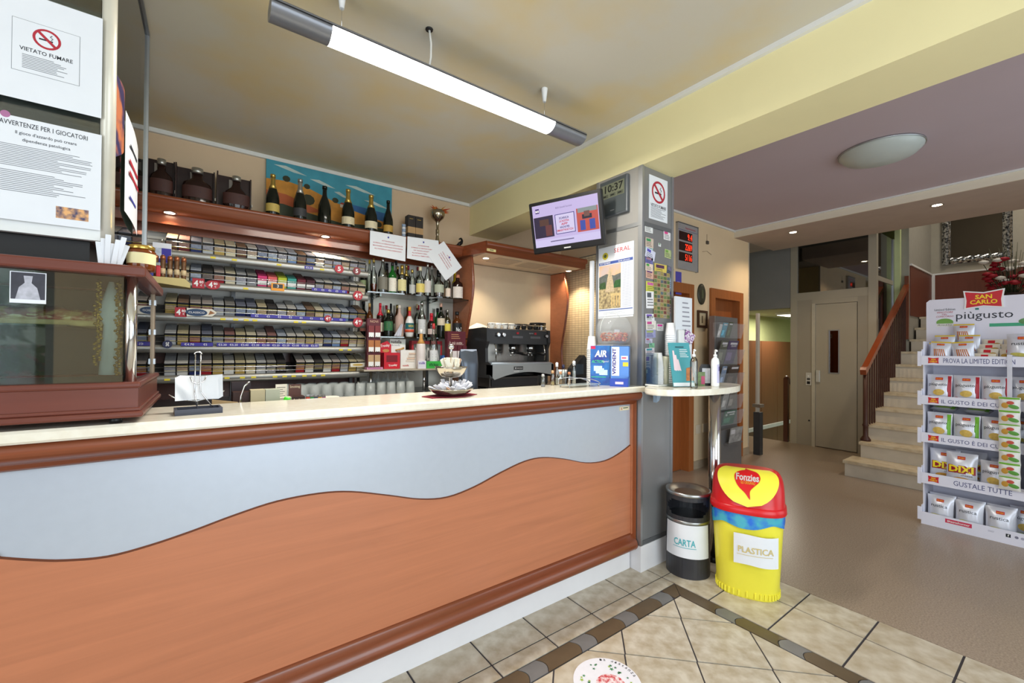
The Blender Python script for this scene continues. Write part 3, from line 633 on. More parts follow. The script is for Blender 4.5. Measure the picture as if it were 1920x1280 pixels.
for r, zt in enumerate(ZL):
    sh = thing_part = MB()
    # tray (sloped), lip
    sh.prism([(3.352, zt-.05), (3.345, zt-.05), (3.335, zt-.04), (3.332, zt-.02), (3.336, zt-.004), (3.345, zt), (3.352, zt-.002)], -1.0, SH1+.005, 'x', LIPM, True)
    y2 = 3.394+.23*math.cos(TH); z2 = zt-.0125+.23*math.sin(TH)
    sh.prism([(3.352, zt-.016), (3.394, zt-.016), (y2, z2-.004), (y2, z2), (3.394, zt-.0125), (3.352, zt-.0125)], -1.0, SH1, 'x', M((96, 94, 92), .5, .3))
    so = tsb('shelf', sh); SHELF.append(so)
    rod = MB()
    for dz, dy in ((.02, -.004), (.048, -.010)): rod.tube([(-1.0, 3.345+dy, zt+dz), (SH1-.01, 3.345+dy, zt+dz), (SH1, 3.38, zt+dz+.01), (SH1, 3.42, zt+dz+.03)], .0022, CHROME, 6)
    rod.build('guard_rail', so)
    for c in range(NCOL+1): ob('divider', div_me, so, (SH0+PIT_*c, 3.394, zt-.009), (TH, 0, 0))
for x_ in (-.6, .2, 1.02): tsb('upright', MB().box(x_-.012, x_+.012, 3.625, 3.66, 1.0, 2.19, ALUG))
for x_, y_ in ((1.012, 3.40), (.0, 3.45)): tsb('support_post', MB().lathe([(.012, 1.0), (.012, 1.125)], CHROME, 12, (x_, y_, 0)))
# cigarette packs
def pack_mesh(top, pic, brand, h=.088, w=.0545, t=.022, band=True):
    mb = MB(); TM = M(top, .45, noise=.12, scale=90); PM = M(pic, .45, noise=.35, scale=60); BM = M(brand, .45, noise=.04)
    bk = M((30, 30, 32), .5, noise=0)
    zs = [(0, .034, BM), (.034, .036, YEL), (.036, .066, PM), (.066, .068, YEL), (.068, .084, bk), (.084, h, TM)] if band else [(0, .026, BM), (.026, .056, M((235, 235, 232), .5)), (.056, h, BM)]
    for z0, z1, m in zs: mb.add([(-w/2, 0, z0), (w/2, 0, z0), (w/2, 0, z1), (-w/2, 0, z1), (-w/2, t, z0), (w/2, t, z0), (w/2, t, z1), (-w/2, t, z1)], [(0, 1, 2, 3), (1, 5, 6, 2), (4, 0, 3, 7), (5, 4, 7, 6)], m)
    mb.add([(-w/2, 0, h), (w/2, 0, h), (w/2, t*.8, h), (-w/2, t*.8, h)], [(0, 1, 2, 3)], TM); mb.add([(-w/2, t*.8, h), (w/2, t*.8, h), (w/2, t, h), (-w/2, t, h)], [(0, 1, 2, 3)], bk if band else TM)
    mb.add([(-w/2, 0, 0), (-w/2, t, 0), (w/2, t, 0), (w/2, 0, 0)], [(0, 1, 2, 3)], BM)
    return mb.mesh('cigarette_pack')
KINDS = {'white': ((206, 202, 194), (170, 150, 130), (226, 226, 222)), 'grey': ((150, 146, 140), (120, 120, 126), (150, 152, 156)), 'red': ((188, 176, 168), (150, 110, 96), (160, 34, 44)),
         'dark blue': ((120, 124, 140), (130, 140, 160), (40, 50, 104)), 'pale blue': ((176, 184, 196), (160, 170, 186), (120, 150, 196)), 'gold': ((200, 186, 150), (170, 150, 120), (190, 160, 90)),
         'brown': ((140, 112, 90), (120, 96, 84), (96, 62, 46)), 'black': ((70, 66, 64), (110, 100, 96), (36, 34, 36)), 'cream': ((214, 204, 176), (190, 170, 140), (226, 216, 190)),
         'silver': ((184, 184, 184), (150, 150, 160), (190, 194, 198)), 'maroon': ((150, 110, 104), (140, 110, 100), (104, 30, 40))}
PM_ = {k: pack_mesh(*v) for k, v in KINDS.items()}
SPEC = {'pink': (214, 60, 120), 'coral': (224, 104, 104), 'lime': (186, 200, 60), 'teal': (70, 160, 150), 'plum': (110, 40, 54), 'dark plum': (74, 36, 46)}
for k, c in SPEC.items(): PM_[k] = pack_mesh(tuple(int(x*.75) for x in c), c, c, band=False)
ROWS = [['brown', 'maroon', 'dark blue', 'silver', 'gold', 'cream', 'brown', 'white', 'dark blue', 'pale blue', 'silver', 'pale blue', 'brown', 'dark blue', 'white', 'silver', 'pale blue', 'white', 'silver', 'grey'],
        ['grey', 'cream', 'pale blue', 'black', 'red', 'cream', 'silver', 'grey', 'pink', 'coral', 'lime', 'teal', 'plum', 'dark plum', 'silver', 'white', 'pale blue', 'red', 'white', 'cream'],
        ['gold', 'brown', 'red', 'red', 'silver', 'grey', 'dark blue', 'dark blue', 'gold', 'black', 'silver', 'white', 'pale blue', 'brown', 'cream', 'pale blue', 'white', 'pale blue', 'dark blue', 'brown'],
        ['silver', 'gold', 'red', 'dark blue', 'grey', 'maroon', 'gold', 'cream', 'red', 'maroon', 'pale blue', 'white', 'white', 'gold', 'white', 'dark blue', 'pale blue', 'red', 'white', 'cream'],
        ['silver', 'white', 'dark blue', 'red', 'gold', 'white', 'gold', 'cream', 'silver', 'grey', 'black', 'silver', 'red', 'white', 'black', 'white', 'red', 'silver', 'gold', 'cream']]
ORD = ['topmost', 'second highest', 'middle', 'second lowest', 'lowest']
stuffmb = {}
dy, dz = math.cos(TH), math.sin(TH)
rk = random.Random(11)
for r, zt in enumerate(ZL):
    for c in range(NCOL):
        kd = ROWS[r][c]; x_ = SH0+PIT_*(c+.5)
        if r == 4 and c == 11: continue            # an empty slot
        depth = rk.choice((6, 7, 8, 9, 9, 9))
        for j in range(depth):
            s_ = .006+.0232*j; loc = (x_, 3.394+s_*dy, zt-.0105+s_*dz+.0008)
            if j < 3:
                o = ob('cigarette_pack', PM_[kd], None, loc, (TH, 0, 0))
                L_ = ROWS[r][c-1] if c > 0 else None; R2_ = ROWS[r][c+1] if c < NCOL-1 else None
                nb = 'between %s and %s ones' % (L_, R2_) if L_ and R2_ else 'at the shelf end beside %s ones' % (L_ or R2_)
                lb_ = '%s cigarette pack, %s %s, %s tobacco shelf' % (kd, ('foremost', 'second deep', 'third deep')[j], nb, ORD[r])
                tag(o, lb_, 'cigarette pack', '%s packs, %s, on the %s tobacco shelf' % (kd, ('foremost', 'second deep', 'third deep')[j], ORD[r]))
            else:
                me = PM_[kd]; mbx = stuffmb.setdefault('m', MB()); R_ = Matrix.Rotation(TH, 3, 'X'); off = Vector(loc)
                for p in me.polygons: pass
                vs = [R_ @ v.co+off for v in me.vertices]; b0 = len(mbx.v); mbx.v += [tuple(v) for v in vs]
                for p in me.polygons: mbx.f.append([b0+i for i in p.vertices]); mbx.mi.append(mbx._m(me.materials[p.material_index])); mbx.sm.append(False)
so = stuffmb['m'].build('cigarette_packs_behind', None, kind='stuff'); tag(so, 'rows of cigarette packs stacked behind the front ones on the tobacco shelves', 'cigarette packs')
# flat boxes of cigars lying on the top shelf
# price strips and tags on the lips
def strip(r, px0, px1, texts, m=DBLUE, tm=WINK, h=.022, dz=-.010):
    z = ZL[r]; xa = on(px0, 600, 'y', 3.331).x; xb = on(px1, 600, 'y', 3.331).x
    s_ = BX('price_strip', SHELF[r], xa, xb, 3.329, 3.3318, z+dz-h/2, z+dz+h/2, m)
    n = len(texts)
    for i, t in enumerate(texts):
        letters(t, s_, xa+(xb-xa)*(i+.5)/n, z+dz, min((xb-xa)/n*.72, .016*len(t)*.6), h*.62, tm, 3.3285)
strip(1, 584, 650, ['\u20ac5', '\u20ac5', '\u20ac5', '\u20ac5', '\u20ac5'], dz=.008); strip(2, 470, 648, ['\u20ac5']*9, dz=.006)
strip(3, 340, 400, ['\u20ac4.70', '\u20ac5'], dz=.004); strip(3, 407, 598, ['\u20ac5.20', '\u20ac5.20', '\u20ac5.00', '\u20ac5.20', '\u20ac5.00', '\u20ac5.20', '\u20ac5.20', '\u20ac5.00', '\u20ac5.00', '\u20ac5.00'], dz=.004); strip(0, 570, 586, ['\u20ac5.20'], dz=-.022)
for r, pxs in enumerate(((398, 438, 522, 603), (460,), (418, 442, 462, 478, 555, 570), (640, 656), (315, 347, 392, 414, 427, 456, 477, 517, 535, 552, 572, 590, 607))):
    for p in pxs:
        x_ = on(p, 600, 'y', 3.331).x; BX('price_tag', SHELF[r], x_-.014, x_+.014, 3.3295, 3.332, ZL[r]-.031, ZL[r]-.019, YEL)
def price_sign(px, py, kind, txt, label, rad=.032, small=None, col=(170, 30, 46), y=3.322):
    p = on(px, py, 'y', y); mcol = M(col, .5, noise=0)
    t = thing('price_sign', label, 'price sign', tuple(p), group=None)
    if kind == 'round': MB().lathe([(rad, -.001), (rad, .001)], mcol, 24).build('disc', t, (0, 0, 0), (PI/2, 0, 0))
    elif kind == 'oval': MB().lathe([(rad, -.001), (rad, .001)], mcol, 24, sx=1.15, sy=.85).build('disc', t, (0, 0, 0), (PI/2, 0, 0))
    else: MB().box(-rad*.85, rad*.85, -.001, .001, -rad*.85, rad*.85, mcol).build('card', t)
    letters(txt, t, 0 if not small else -rad*.33, 0, rad*(.62 if small else .7), rad*1.05, WINK, -.0015, bold=.03)
    if small: letters(small, t, rad*.42, rad*.25, rad*.6, rad*.45, WINK, -.0015, bold=.02); letters('\u20ac', t, rad*.4, -rad*.3, rad*.3, rad*.35, WINK, -.0015)
    return t
price_sign(636, 504, 'round', '5', 'round red price sign with a white 5 under the topmost shelf')
price_sign(669, 508, 'round', '5', 'dark maroon round price sign with a white 5 at the end of the topmost shelf', col=(120, 40, 44), rad=.029)
price_sign(372, 531, 'square', '4', 'square red 4.80 price card on the second highest tobacco shelf', small='80', rad=.036)
price_sign(399, 534, 'oval', '4', 'oval red 4.80 price sign on the second highest tobacco shelf', small='80', rad=.034)
price_sign(671, 554, 'round', '4', 'round red 4.80 price sign at the right end of the second highest shelf', small='80', rad=.036)
price_sign(339, 585, 'square', '4', 'square red 4.80 price card beside a cigar-shaped banner', small='80', rad=.034)
price_sign(615, 597, 'round', '4', 'small red 4.80 price sign hanging under the blue price strip', small='80', rad=.024)
price_sign(671, 604, 'round', '4', 'round red 4.80 price sign at the right end of the middle shelf', small='80', rad=.036)
t = price_sign(314, 645, 'round', '5\u20ac', 'dark blue round 5 euro sign at the left end of the second lowest shelf', rad=.024, col=(40, 44, 80))
p = on(376, 586, 'y', 3.322); t = thing('cigar_banner', 'cigar-shaped cardboard banner in white and blue on the middle shelf lip', 'banner', tuple(p))
MB().prism([(-.075, -.026), (.06, -.022), (.085, .004), (.06, .026), (-.075, .026)], -.001, .001, 'y', M((220, 214, 200), .5)).build('card', t)
MB().lathe([(.055, -.002), (.055, .002)], M((30, 60, 96), .5), 20, sx=1, sy=.42).build('blue_oval', t, (-.02, 0, 0), (PI/2, 0, 0)); letters('CLASSICO', t, -.02, 0, .08, .012, WINK, -.003); MB().prism([(.04, -.012), (.075, .0), (.05, .016)], -.0016, -.001, 'y', M((150, 96, 50), .5)).build('cigar_tip', t)
p = on(521, 538, 'y', 3.322); t = thing('price_card', 'orange and black price card with a 3 on the second highest tobacco shelf', 'price sign', tuple(p)); BX('card', t, -.04, .04, 0, .002, -.026, .026, M((230, 150, 30), .5)); BX('dark_field', t, -.03, .03, -.0006, 0, -.008, .02, BLACK); letters('3', t, 0, .006, .012, .02, WINK, -.001)
p = on(671, 684, 'y', 3.322); t = thing('gold_banner', 'white banner with a gold emblem on the lowest tobacco shelf', 'banner', tuple(p)); MB().prism([(-.055, -.014), (.05, -.014), (.058, .018), (-.055, .014)], -.001, .001, 'y', M((226, 222, 210), .5)).build('card', t); MB().lathe([(.04, -.0015), (.04, .0015)], M((190, 160, 80), .4), 18, sx=1, sy=.22).build('gold_oval', t, (0, 0, .001), (PI/2, 0, 0))
# cigar tubes, lighters and a cream card tray at the left end of the shelves
ty = thing('card_tray', 'cream cardboard tray holding cigar tubes left of the tobacco shelves', 'tray', (-.16, 3.10, 1.70))
pp = on(330, 532, 'y', 3.1); ty.location = (pp.x-.02, 3.12, pp.z)
MB().prism([(-.10, 0), (.085, -.02), (.085, .005), (.06, .03), (-.10, .03)], -.05, .05, 'y', M((196, 178, 120), .6)).build('tray_body', ty)
BX('rear_bracket', ty, -.1, .06, .05, .215, .0, .012, M((196, 178, 120), .6))
for k in range(5):
    t = thing('cigar_tube', 'brown glass cigar tube with copper cap in the cream tray', 'cigar tube', (ty.location.x-.07+.031*k, 3.11-.012*(k % 2), ty.location.z+.031), group='cigar tubes in the cream tray')
    MB().lathe([(.011, 0), (.012, .01), (.012, .10), (.011, .112)], M((110, 76, 48), .2, .2, noise=.3, scale=60), 12).build('tube', t); MB().lathe([(.0125, .098), (.0125, .118), (.006, .126)], M((178, 110, 74), .3, .6), 12).build('cap', t); MB().lathe([(.0123, .02), (.0123, .05)], M((214, 190, 150), .5), 12).build('band', t)
for k, c in enumerate(((60, 60, 140), (200, 50, 60))):
    t = thing('lighter', '%s pocket lighter standing in front of the cigar tubes' % ('blue', 'red')[k], 'lighter', (ty.location.x-.088+.03*k, 3.083, ty.location.z+.031)); MB().rbox(-.01, .01, -.006, .006, 0, .062, .004, M(c, .25)).build('body', t); BX('metal_hood', t, -.009, .009, -.0055, .0055, .062, .078, CHROME)
p = on(307, 475, 'y', 3.2); t = thing('blister_card', 'blue and white blister card hanging left of the topmost shelf', 'card', (p.x-.01, 3.2, p.z)); MB().box(-.04, .045, 0, .002, -.055, .06, M((226, 228, 236), .5)).build('card', t); BX('blue_print', t, .0, .044, -.0006, 0, -.054, .03, DBLUE); BX('blue_print', t, -.039, .02, -.0006, 0, -.054, -.03, DBLUE); BX('picture', t, -.03, .0, -.0006, 0, -.02, .03, M((190, 196, 210), .5, noise=.3, scale=50)); MB().tube([(0, .002, .06), (0, .06, .09), (0, .11, .10)], .002, CHROME, 6).build('hook_arm', t)

# ---- bottle shelving with glass shelves
bs = thing('bottle_shelving', 'lit bottle shelving with two glass shelves and a steel bottom shelf', 'shelving', (1.5, 3.69, 1.0))
def bsb(name, mb): return mb.build(name, bs, (-1.5, -3.69, -1.0))
MIR = M((204, 198, 186), .22, .35, noise=.02, name='mirror_back')
bsb('mirror_back', MB().box(1.065, 1.99, 3.675, 3.689, 1.0, 1.83, MIR)); bsb('upper_back', MB().box(1.065, 1.99, 3.675, 3.689, 1.83, 2.194, LIT))
def curved_shelf(z, t, m, y0=3.29, bow=.05):
    n = 16; f = [(1.068+(.917)*i/n, y0-bow*math.sin(PI*i/n)) for i in range(n+1)]
    return MB().prism(f+[(1.985, 3.674), (1.068, 3.674)], z-t, z, 'z', m)
GEDGE = glass('shelf_glass', (190, 226, 208), .03, .3)
for z in (1.80, 1.447): bsb('glass_shelf', curved_shelf(z, .009, GEDGE, 3.37, .055))
bsb('bottom_shelf', MB().prism([(1.0, 3.325), (1.0, 3.22), (1.3, 3.20), (1.7, 3.20), (1.985, 3.225), (1.985, 3.65), (1.068, 3.65), (1.068, 3.325)], 1.178, 1.19, 'z', M((190, 176, 156), .4, .2)))
for x_ in (1.09, 1.54): bsb('support_post', MB().lathe([(.012, 1.0), (.012, 1.168)], CHROME, 12, (x_, 3.34, 0)))
for x_ in (1.2, 1.72): bsb('shelf_bracket', MB().tube([(x_, 3.67, 1.775), (x_, 3.45, 1.785)], .008, CHROME, 8).tube([(x_, 3.67, 1.42), (x_, 3.45, 1.432)], .008, CHROME, 8))
for x_ in (1.2, 1.72): bsb('upright', MB().lathe([(.01, 1.0), (.01, 1.80)], ALU, 10, (x_, 3.662, 0)))
# curved wooden divider panels
def divider_panel(name, label, x, pts, ztop):
    mb = MB(); f = smooth([(a, z) for a, z in pts], 5)
    mb.prism([(3.689, 1.0)]+f[::-1]+[(3.689, ztop)] if f[0][1] > f[-1][1] else [(3.689, 1.0)]+f+[(3.689, ztop)], x, x+.022, 'x', WOODO)
    e = MB()
    for i in range(len(f)-1): e.add([(x-.002, f[i][0]-.004, f[i][1]), (x+.024, f[i][0]-.004, f[i][1]), (x+.024, f[i+1][0]-.004, f[i+1][1]), (x-.002, f[i+1][0]-.004, f[i+1][1]), (x-.002, f[i][0]+.001, f[i][1]), (x-.002, f[i+1][0]+.001, f[i+1][1])], [(0, 1, 2, 3), (4, 0, 3, 5)], WOODR, True)
    t = thing(name, label, 'panel', (x, 3.6, 1.0)); mb.build('panel', t, (-x, -3.6, -1.0)); e.build('edge_band', t, (-x, -3.6, -1.0))
divider_panel('divider_panel', 'wavy orange wood panel between the bottles and the coffee niche', 1.995, [(3.36, 2.197), (3.335, 2.05), (3.328, 1.90), (3.37, 1.71), (3.42, 1.55), (3.455, 1.42), (3.49, 1.28), (3.51, 1.17), (3.50, 1.0)], 2.197)
divider_panel('divider_panel', 'wavy orange wood panel beside the mosaic tiles right of the coffee machine', 3.24, [(3.459, 2.197), (3.407, 2.0), (3.397, 1.85), (3.437, 1.62), (3.486, 1.384), (3.478, 1.2), (3.45, 1.0)], 2.197)
# extractor hood over the coffee niche
hd = thing('niche_canopy', 'wooden canopy with beige underside above the coffee machine', 'canopy', (2.65, 3.4, 2.19))
def hdb(name, mb): return mb.build(name, hd, (-2.65, -3.4, -2.19))
hp = [(3.69, 2.30), (3.135, 2.30), (3.125, 2.292), (3.122, 2.27), (3.132, 2.254), (3.15, 2.246), (3.15, 2.2), (3.17, 2.2), (3.17, 2.245), (3.69, 2.245)]
hdb('cornice', MB().prism(hp, 2.022, 3.27, 'x', WOODR, True)); hdb('side_board', MB().box(2.0225, 2.04, 3.17, 3.689, 2.2, 2.2445, WOODR).box(3.252, 3.27, 3.17, 3.689, 2.2, 2.2445, WOODR))
hdb('soffit', MB().box(2.04, 3.252, 3.17, 3.689, 2.206, 2.216, M((206, 196, 176), .5)))
for x_ in (2.25, 2.6, 2.92): hdb('vent_grille', MB().box(x_, x_+.27, 3.27, 3.5, 2.2025, 2.206, M((176, 166, 150), .5)))
for px, py in ((911, 484), (1066, 508)):
    p = on(px, py, 'z', 2.203); downlight(hd, p.x-2.65, p.y-3.4, 2.2055-2.19, 26)
pl = hdb('maker_plate', MB().box(2.035, 2.13, 3.1465, 3.1498, 2.215, 2.238, M((226, 214, 150), .4))); lines(pl, 2.062, 2.122, 2.233, 2.223, 1, INK, 3.1458, .6); letters('X', pl, 2.047, 2.226, .012, .014, REDINK, 3.1458)
nb = tag(MB().box(2.02, 3.24, 3.668, 3.689, 1.0, 2.2, M((204, 190, 164), .3, .25, noise=.03, name='champagne_panel')).build('niche_back_panel'), 'plain champagne-coloured panel behind the coffee machine', 'panel')
# ================================================================== BOTTLES AND BOXES
CLR = glass('clear_bottle_glass', (238, 242, 238), .03, .25); GRNG = M((30, 110, 40), .08, noise=.05, trans=.35); AMB = M((96, 50, 20), .08, noise=.05, trans=.25)
DKG = M((22, 26, 20), .1, noise=.05); DKB = M((40, 22, 18), .1, noise=.05); GOLDF = M((196, 168, 90), .3, .8, noise=.1); SILF = M((180, 178, 170), .3, .8, noise=.1)
SHAPE = {'champ': [(.93, 0), (1, .03), (1, .40), (.93, .5), (.6, .66), (.36, .76), (.32, .86), (.34, .99)],
         'wine': [(.95, 0), (1, .03), (1, .56), (.93, .63), (.5, .71), (.34, .77), (.32, .95)],
         'square': [(.95, 0), (1, .03), (1, .58), (.92, .66), (.42, .74), (.36, .8), (.36, .93)],
         'round': [(.6, 0), (.8, .04), (1, .22), (1, .40), (.8, .56), (.4, .68), (.3, .76), (.3, .93)],
         'long': [(.95, 0), (1, .03), (1, .48), (.85, .6), (.5, .72), (.34, .8), (.3, .94)],
         'broad': [(.95, 0), (1, .04), (1, .5), (.9, .6), (.55, .68), (.36, .73), (.36, .92)]}
def bottle(label, x, y, z, h, r, shape='wine', body=CLR, cap=GOLDF, lab=None, labz=(.15, .42), liquid=None, fill=.5, group=None, n=16, sy=1., txt=None, tm=INK, foil=None, name='bottle'):
    t = thing(name, label, 'bottle', (x, y, z), group=group); pr = [(r*a, h*b) for a, b in SHAPE[shape]]
    MB().lathe(pr, body, n, sy=sy).build('glass_body', t)
    top = pr[-1]; MB().lathe([(top[0]*1.12, top[1]*.93), (top[0]*1.15, top[1]), (top[0]*1.1, h*.995), (top[0]*.6, h)], cap, 12).build('cap', t)
    if foil: MB().lathe([(a*1.03, b) for a, b in pr if b > h*.62], foil, n).build('neck_foil', t)
    if liquid:
        q = [(a*.93, max(.004, b)) for a, b in pr if b < h*fill]; q.append((q[-1][0], h*fill)); MB().lathe(q, liquid, n, sy=sy).build('liquid', t)
    if lab:
        rr_ = r*1.012; z0, z1 = h*labz[0], h*labz[1]; lb = MB()
        lb.grid(lambda u, v: (rr_*math.sin((u-.5)*2.9), -rr_*sy*math.cos((u-.5)*2.9), z0+(z1-z0)*v), 10, 2, lab); lo = lb.build('label', t)
        fn = lambda a, b, c: (rr_*1.01*math.sin(a/rr_), -rr_*1.01*sy*math.cos(a/rr_)+b, c)
        if txt: letters(txt, lo, 0, (z0+z1)/2, r*1.3, (z1-z0)*.34, tm, 0, fn, bold=.02)
        else: lines(lo, -r*.6, r*.6, z1-(z1-z0)*.2, z0+(z1-z0)*.2, 3, tm, 0, .3, fn=fn)
    return t
def LM(*c): return M(c, .6, noise=.05, scale=40)
def shelf_bottle(zb, y, px, pyt, wpx, label, **k):
    p = on(px, pyt, 'y', y); r = wpx/ppm(p)/2
    return bottle(label, p.x, y, zb, max(.12, p.z-zb), r, **k)
# champagne bottles on the cornice
ZT = 2.2855
g = 'champagne bottles on the cornice'
for px, pyt, lab, cap, foil, name in ((512, 327, LM(196, 170, 90), GOLDF, GOLDF, 'gold-labelled dark champagne bottle in front of the picture left edge'), (563, 336, LM(60, 60, 62), SILF, SILF, 'dark champagne bottle with black label and silver foil'),
                                      (609, 349, None, DKG, None, 'plain black sparkling wine bottle without a label on the cornice'), (653, 355, LM(220, 206, 170), GOLDF, GOLDF, 'champagne bottle with cream label nearer the little house in the picture'),
                                      (696, 366, LM(222, 210, 176), GOLDF, GOLDF, 'champagne bottle with cream label in front of the painted sea'), (728, 376, LM(190, 150, 70), DKG, None, 'slim dark champagne bottle at the right edge of the picture')):
    shelf_bottle(ZT, 3.50, px, pyt, 23 if px < 720 else 18, name, shape='champ', body=DKG, cap=cap, lab=lab, labz=(.12, .30), foil=foil, group=g)
# cognac decanters in dark presentation boxes
for k, (px, pyt, pyb, wp, lb, shp) in enumerate(((300, 296, 365, 40, 'dark presentation case with crystal decanter at the end of the cornice', 'broad'), (367, 314, 384, 54, 'dark presentation case holding a flat square cognac decanter', 'square'), (440, 329, 392, 50, 'dark presentation case holding a round cognac decanter', 'round'))):
    p = on(px, pyt, 'y', 3.56); w = wp/ppm(p)*1.1; h_ = p.z-ZT
    t = thing('presentation_case', lb, 'case', (p.x, 3.56, ZT)); DW = M((44, 24, 20), .35, noise=.15)
    BX('case_back', t, -w/2, w/2, .05, .06, 0, h_, DW); BX('case_side', t, -w/2, -w/2+.008, -.03, .05, 0, h_, DW); BX('case_side', t, w/2-.008, w/2, .02, .05, 0, h_, DW); BX('silver_card', t, -.03, .02, .045, .0499, h_*.62, h_*.92, M((170, 160, 150), .5)); BX('clasp', t, w/2, w/2+.006, .0, .03, h_*.25, h_*.32, CHROME)
    bottle('crystal-stoppered cognac decanter, %s body' % ('wide', 'flat square', 'round')[k], p.x+.01, 3.53, ZT, h_*.94, w*.38, 'round' if shp == 'round' else 'broad', DKB, SILF, LM(70, 40, 34), (.2, .5), sy=.5, name='decanter')
# the painting on the wall
pt = thing('painting', 'unframed landscape painting of orange fields and teal sky behind the champagne', 'painting', (.40, 3.698, 2.36))
Wp, Hp = .972, .43; TEAL = M((66, 150, 170), .6, noise=.15, scale=8); 
BX('canvas', pt, 0, Wp, -.018, 0, 0, Hp, TEAL)
def pp_(name, pts, c, d=.0186, nz=.12): MB().poly([(a*Wp, -d, b*Hp) for a, b in pts], M(c, .6, noise=nz, scale=14)).build(name, pt)
pp_('painted_sea', [(.6, .36), (1, .18), (1, .40), (.62, .46)], (44, 96, 150)); pp_('painted_field', [(0, .62), (.15, .64), (.32, .58), (.5, .44), (.68, .33), (.85, .26), (1, .2), (1, 0), (0, 0)], (206, 140, 50), .0189, .25)
pp_('painted_meadow', [(0, .2), (.12, .22), (.3, .14), (.55, .06), (.75, .1), (1, .08), (1, 0), (0, 0)], (60, 66, 44), .0193); pp_('painted_slope', [(0, .42), (.14, .4), (.3, .28), (.42, .2), (.3, .14), (.12, .22), (0, .2)], (190, 96, 50), .0191)
for cx, cz, w in ((.17, .86, .12), (.41, .74, .1), (.72, .78, .13), (.86, .56, .11), (.56, .6, .06)): pp_('painted_cloud', [(cx-w, cz+.03), (cx-.3*w, cz+.05), (cx+.4*w, cz), (cx+w, cz-.05), (cx+.2*w, cz-.04), (cx-.5*w, cz)], (190, 206, 200), .0191)
for cx, cz, r_ in ((.14, .68, .028), (.29, .62, .024), (.30, .38, .05), (.51, .47, .026), (.62, .42, .022), (.88, .16, .03)):
    pp_('painted_tree', [(cx+r_*math.cos(a*PI/5), cz+2*r_*math.sin(a*PI/5)) for a in range(10)], (52, 54, 30), .0197)
pp_('painted_house', [(.55, .36), (.6, .35), (.6, .41), (.55, .42)], (226, 214, 196), .0197); pp_('painted_roof', [(.545, .42), (.605, .41), (.6, .45), (.56, .455)], (176, 70, 50), .02)
# boxes, cup and figurine
p = on(776, 440, 'y', 3.54)
for k in range(2):
    t = thing('gift_box', ('black gift box with tan band beside the trophy cup', 'black gift box with tan band beside the champagne bottles')[1-k], 'box', (p.x-.035+.072*k, 3.54, ZT)); BX('box_body', t, -.034, .034, -.035, .035, 0, .225, M((46, 40, 38), .5)); BX('tan_band', t, -.0345, .0345, -.0355, .0355, .07, .125, M((186, 150, 104), .5)); lines(t, -.02, .02, .20, .19, 1, GOLDF, -.0358, .5)
t = thing('small_tin', 'small blue and white stacked tin beside the black gift boxes', 'tin', (p.x-.11, 3.5, ZT))
for i in range(6): MB().lathe([(.015, .022*i), (.017, .022*i+.003), (.017, .022*i+.018), (.015, .022*i+.021)], M((150, 170, 196) if i % 2 else (216, 220, 226), .4), 12).build('ring', t)
p = on(820, 447, 'y', 3.52); t = thing('trophy_cup', 'silver trophy cup filled with orange feathers on the cornice', 'trophy', (p.x, 3.52, ZT))
SLV = M((170, 160, 140), .18, .95)
MB().lathe([(.032, 0), (.034, .01), (.02, .04), (.013, .09), (.013, .10), (.018, .105), (.013, .11), (.018, .118), (.013, .124), (.018, .13), (.013, .137), (.018, .144), (.011, .15), (.014, .21), (.026, .225), (.055, .25), (.066, .28), (.066, .30), (.06, .318)], SLV, 22).build('cup', t); MB().lathe([(.036, 0), (.036, .012)], BLACK, 18).build('base', t)
r_ = random.Random(5)
for k in range(16):
    a = r_.uniform(0, 2*PI); l_ = r_.uniform(.07, .14); e = r_.uniform(.2, 1.0); q = Vector((math.cos(a)*math.cos(e), math.sin(a)*math.cos(e), math.sin(e)))
    if k < 4: q = Vector((.95, -.1, .1+.12*k))
    s_ = q.cross(Vector((0, 0, 1))).normalized()*.016; b0 = Vector((0, 0, .30)); c = b0+q*l_*.5; e_ = b0+q*l_
    MB().add([b0, c+s_+Vector((0, 0, .008)), e_, c-s_+Vector((0, 0, .008)), c-Vector((0, 0, .003))], [(0, 1, 4), (1, 2, 4), (2, 3, 4), (3, 0, 4)], M(((206, 104, 40), (190, 60, 40), (206, 150, 60))[k % 3], .7, noise=.2, scale=50)).build('feather', t)
p = on(866, 455, 'y', 3.48); t = thing('horse_figurine', 'small black rearing horse figurine at the end of the cornice', 'figurine', (p.x, 3.5, ZT))
MB().tube([(-.03, 0, .03), (-.015, 0, .045), (.005, 0, .06), (.012, 0, .08), (.006, 0, .10)], [.014, .018, .017, .012, .008], BLACK, 8).tube([(.006, 0, .10), (-.008, 0, .096), (-.02, 0, .088)], [.009, .008, .005], BLACK, 8).tube([(-.028, .004, .035), (-.03, .006, .018), (-.022, .006, 0.001)], [.009, .006, .004], BLACK, 6).tube([(-.022, -.006, .035), (-.018, -.006, .018), (-.012, -.006, .001)], [.009, .006, .004], BLACK, 6).tube([(.008, .005, .06), (-.008, .006, .064), (-.018, .006, .05)], [.007, .005, .003], BLACK, 6).tube([(-.035, 0, .035), (-.05, 0, .03), (-.052, 0, .01)], [.006, .005, .002], BLACK, 6).build('horse', t); BX('plinth', t, -.045, .03, -.015, .015, -.0004, .004, BLACK)
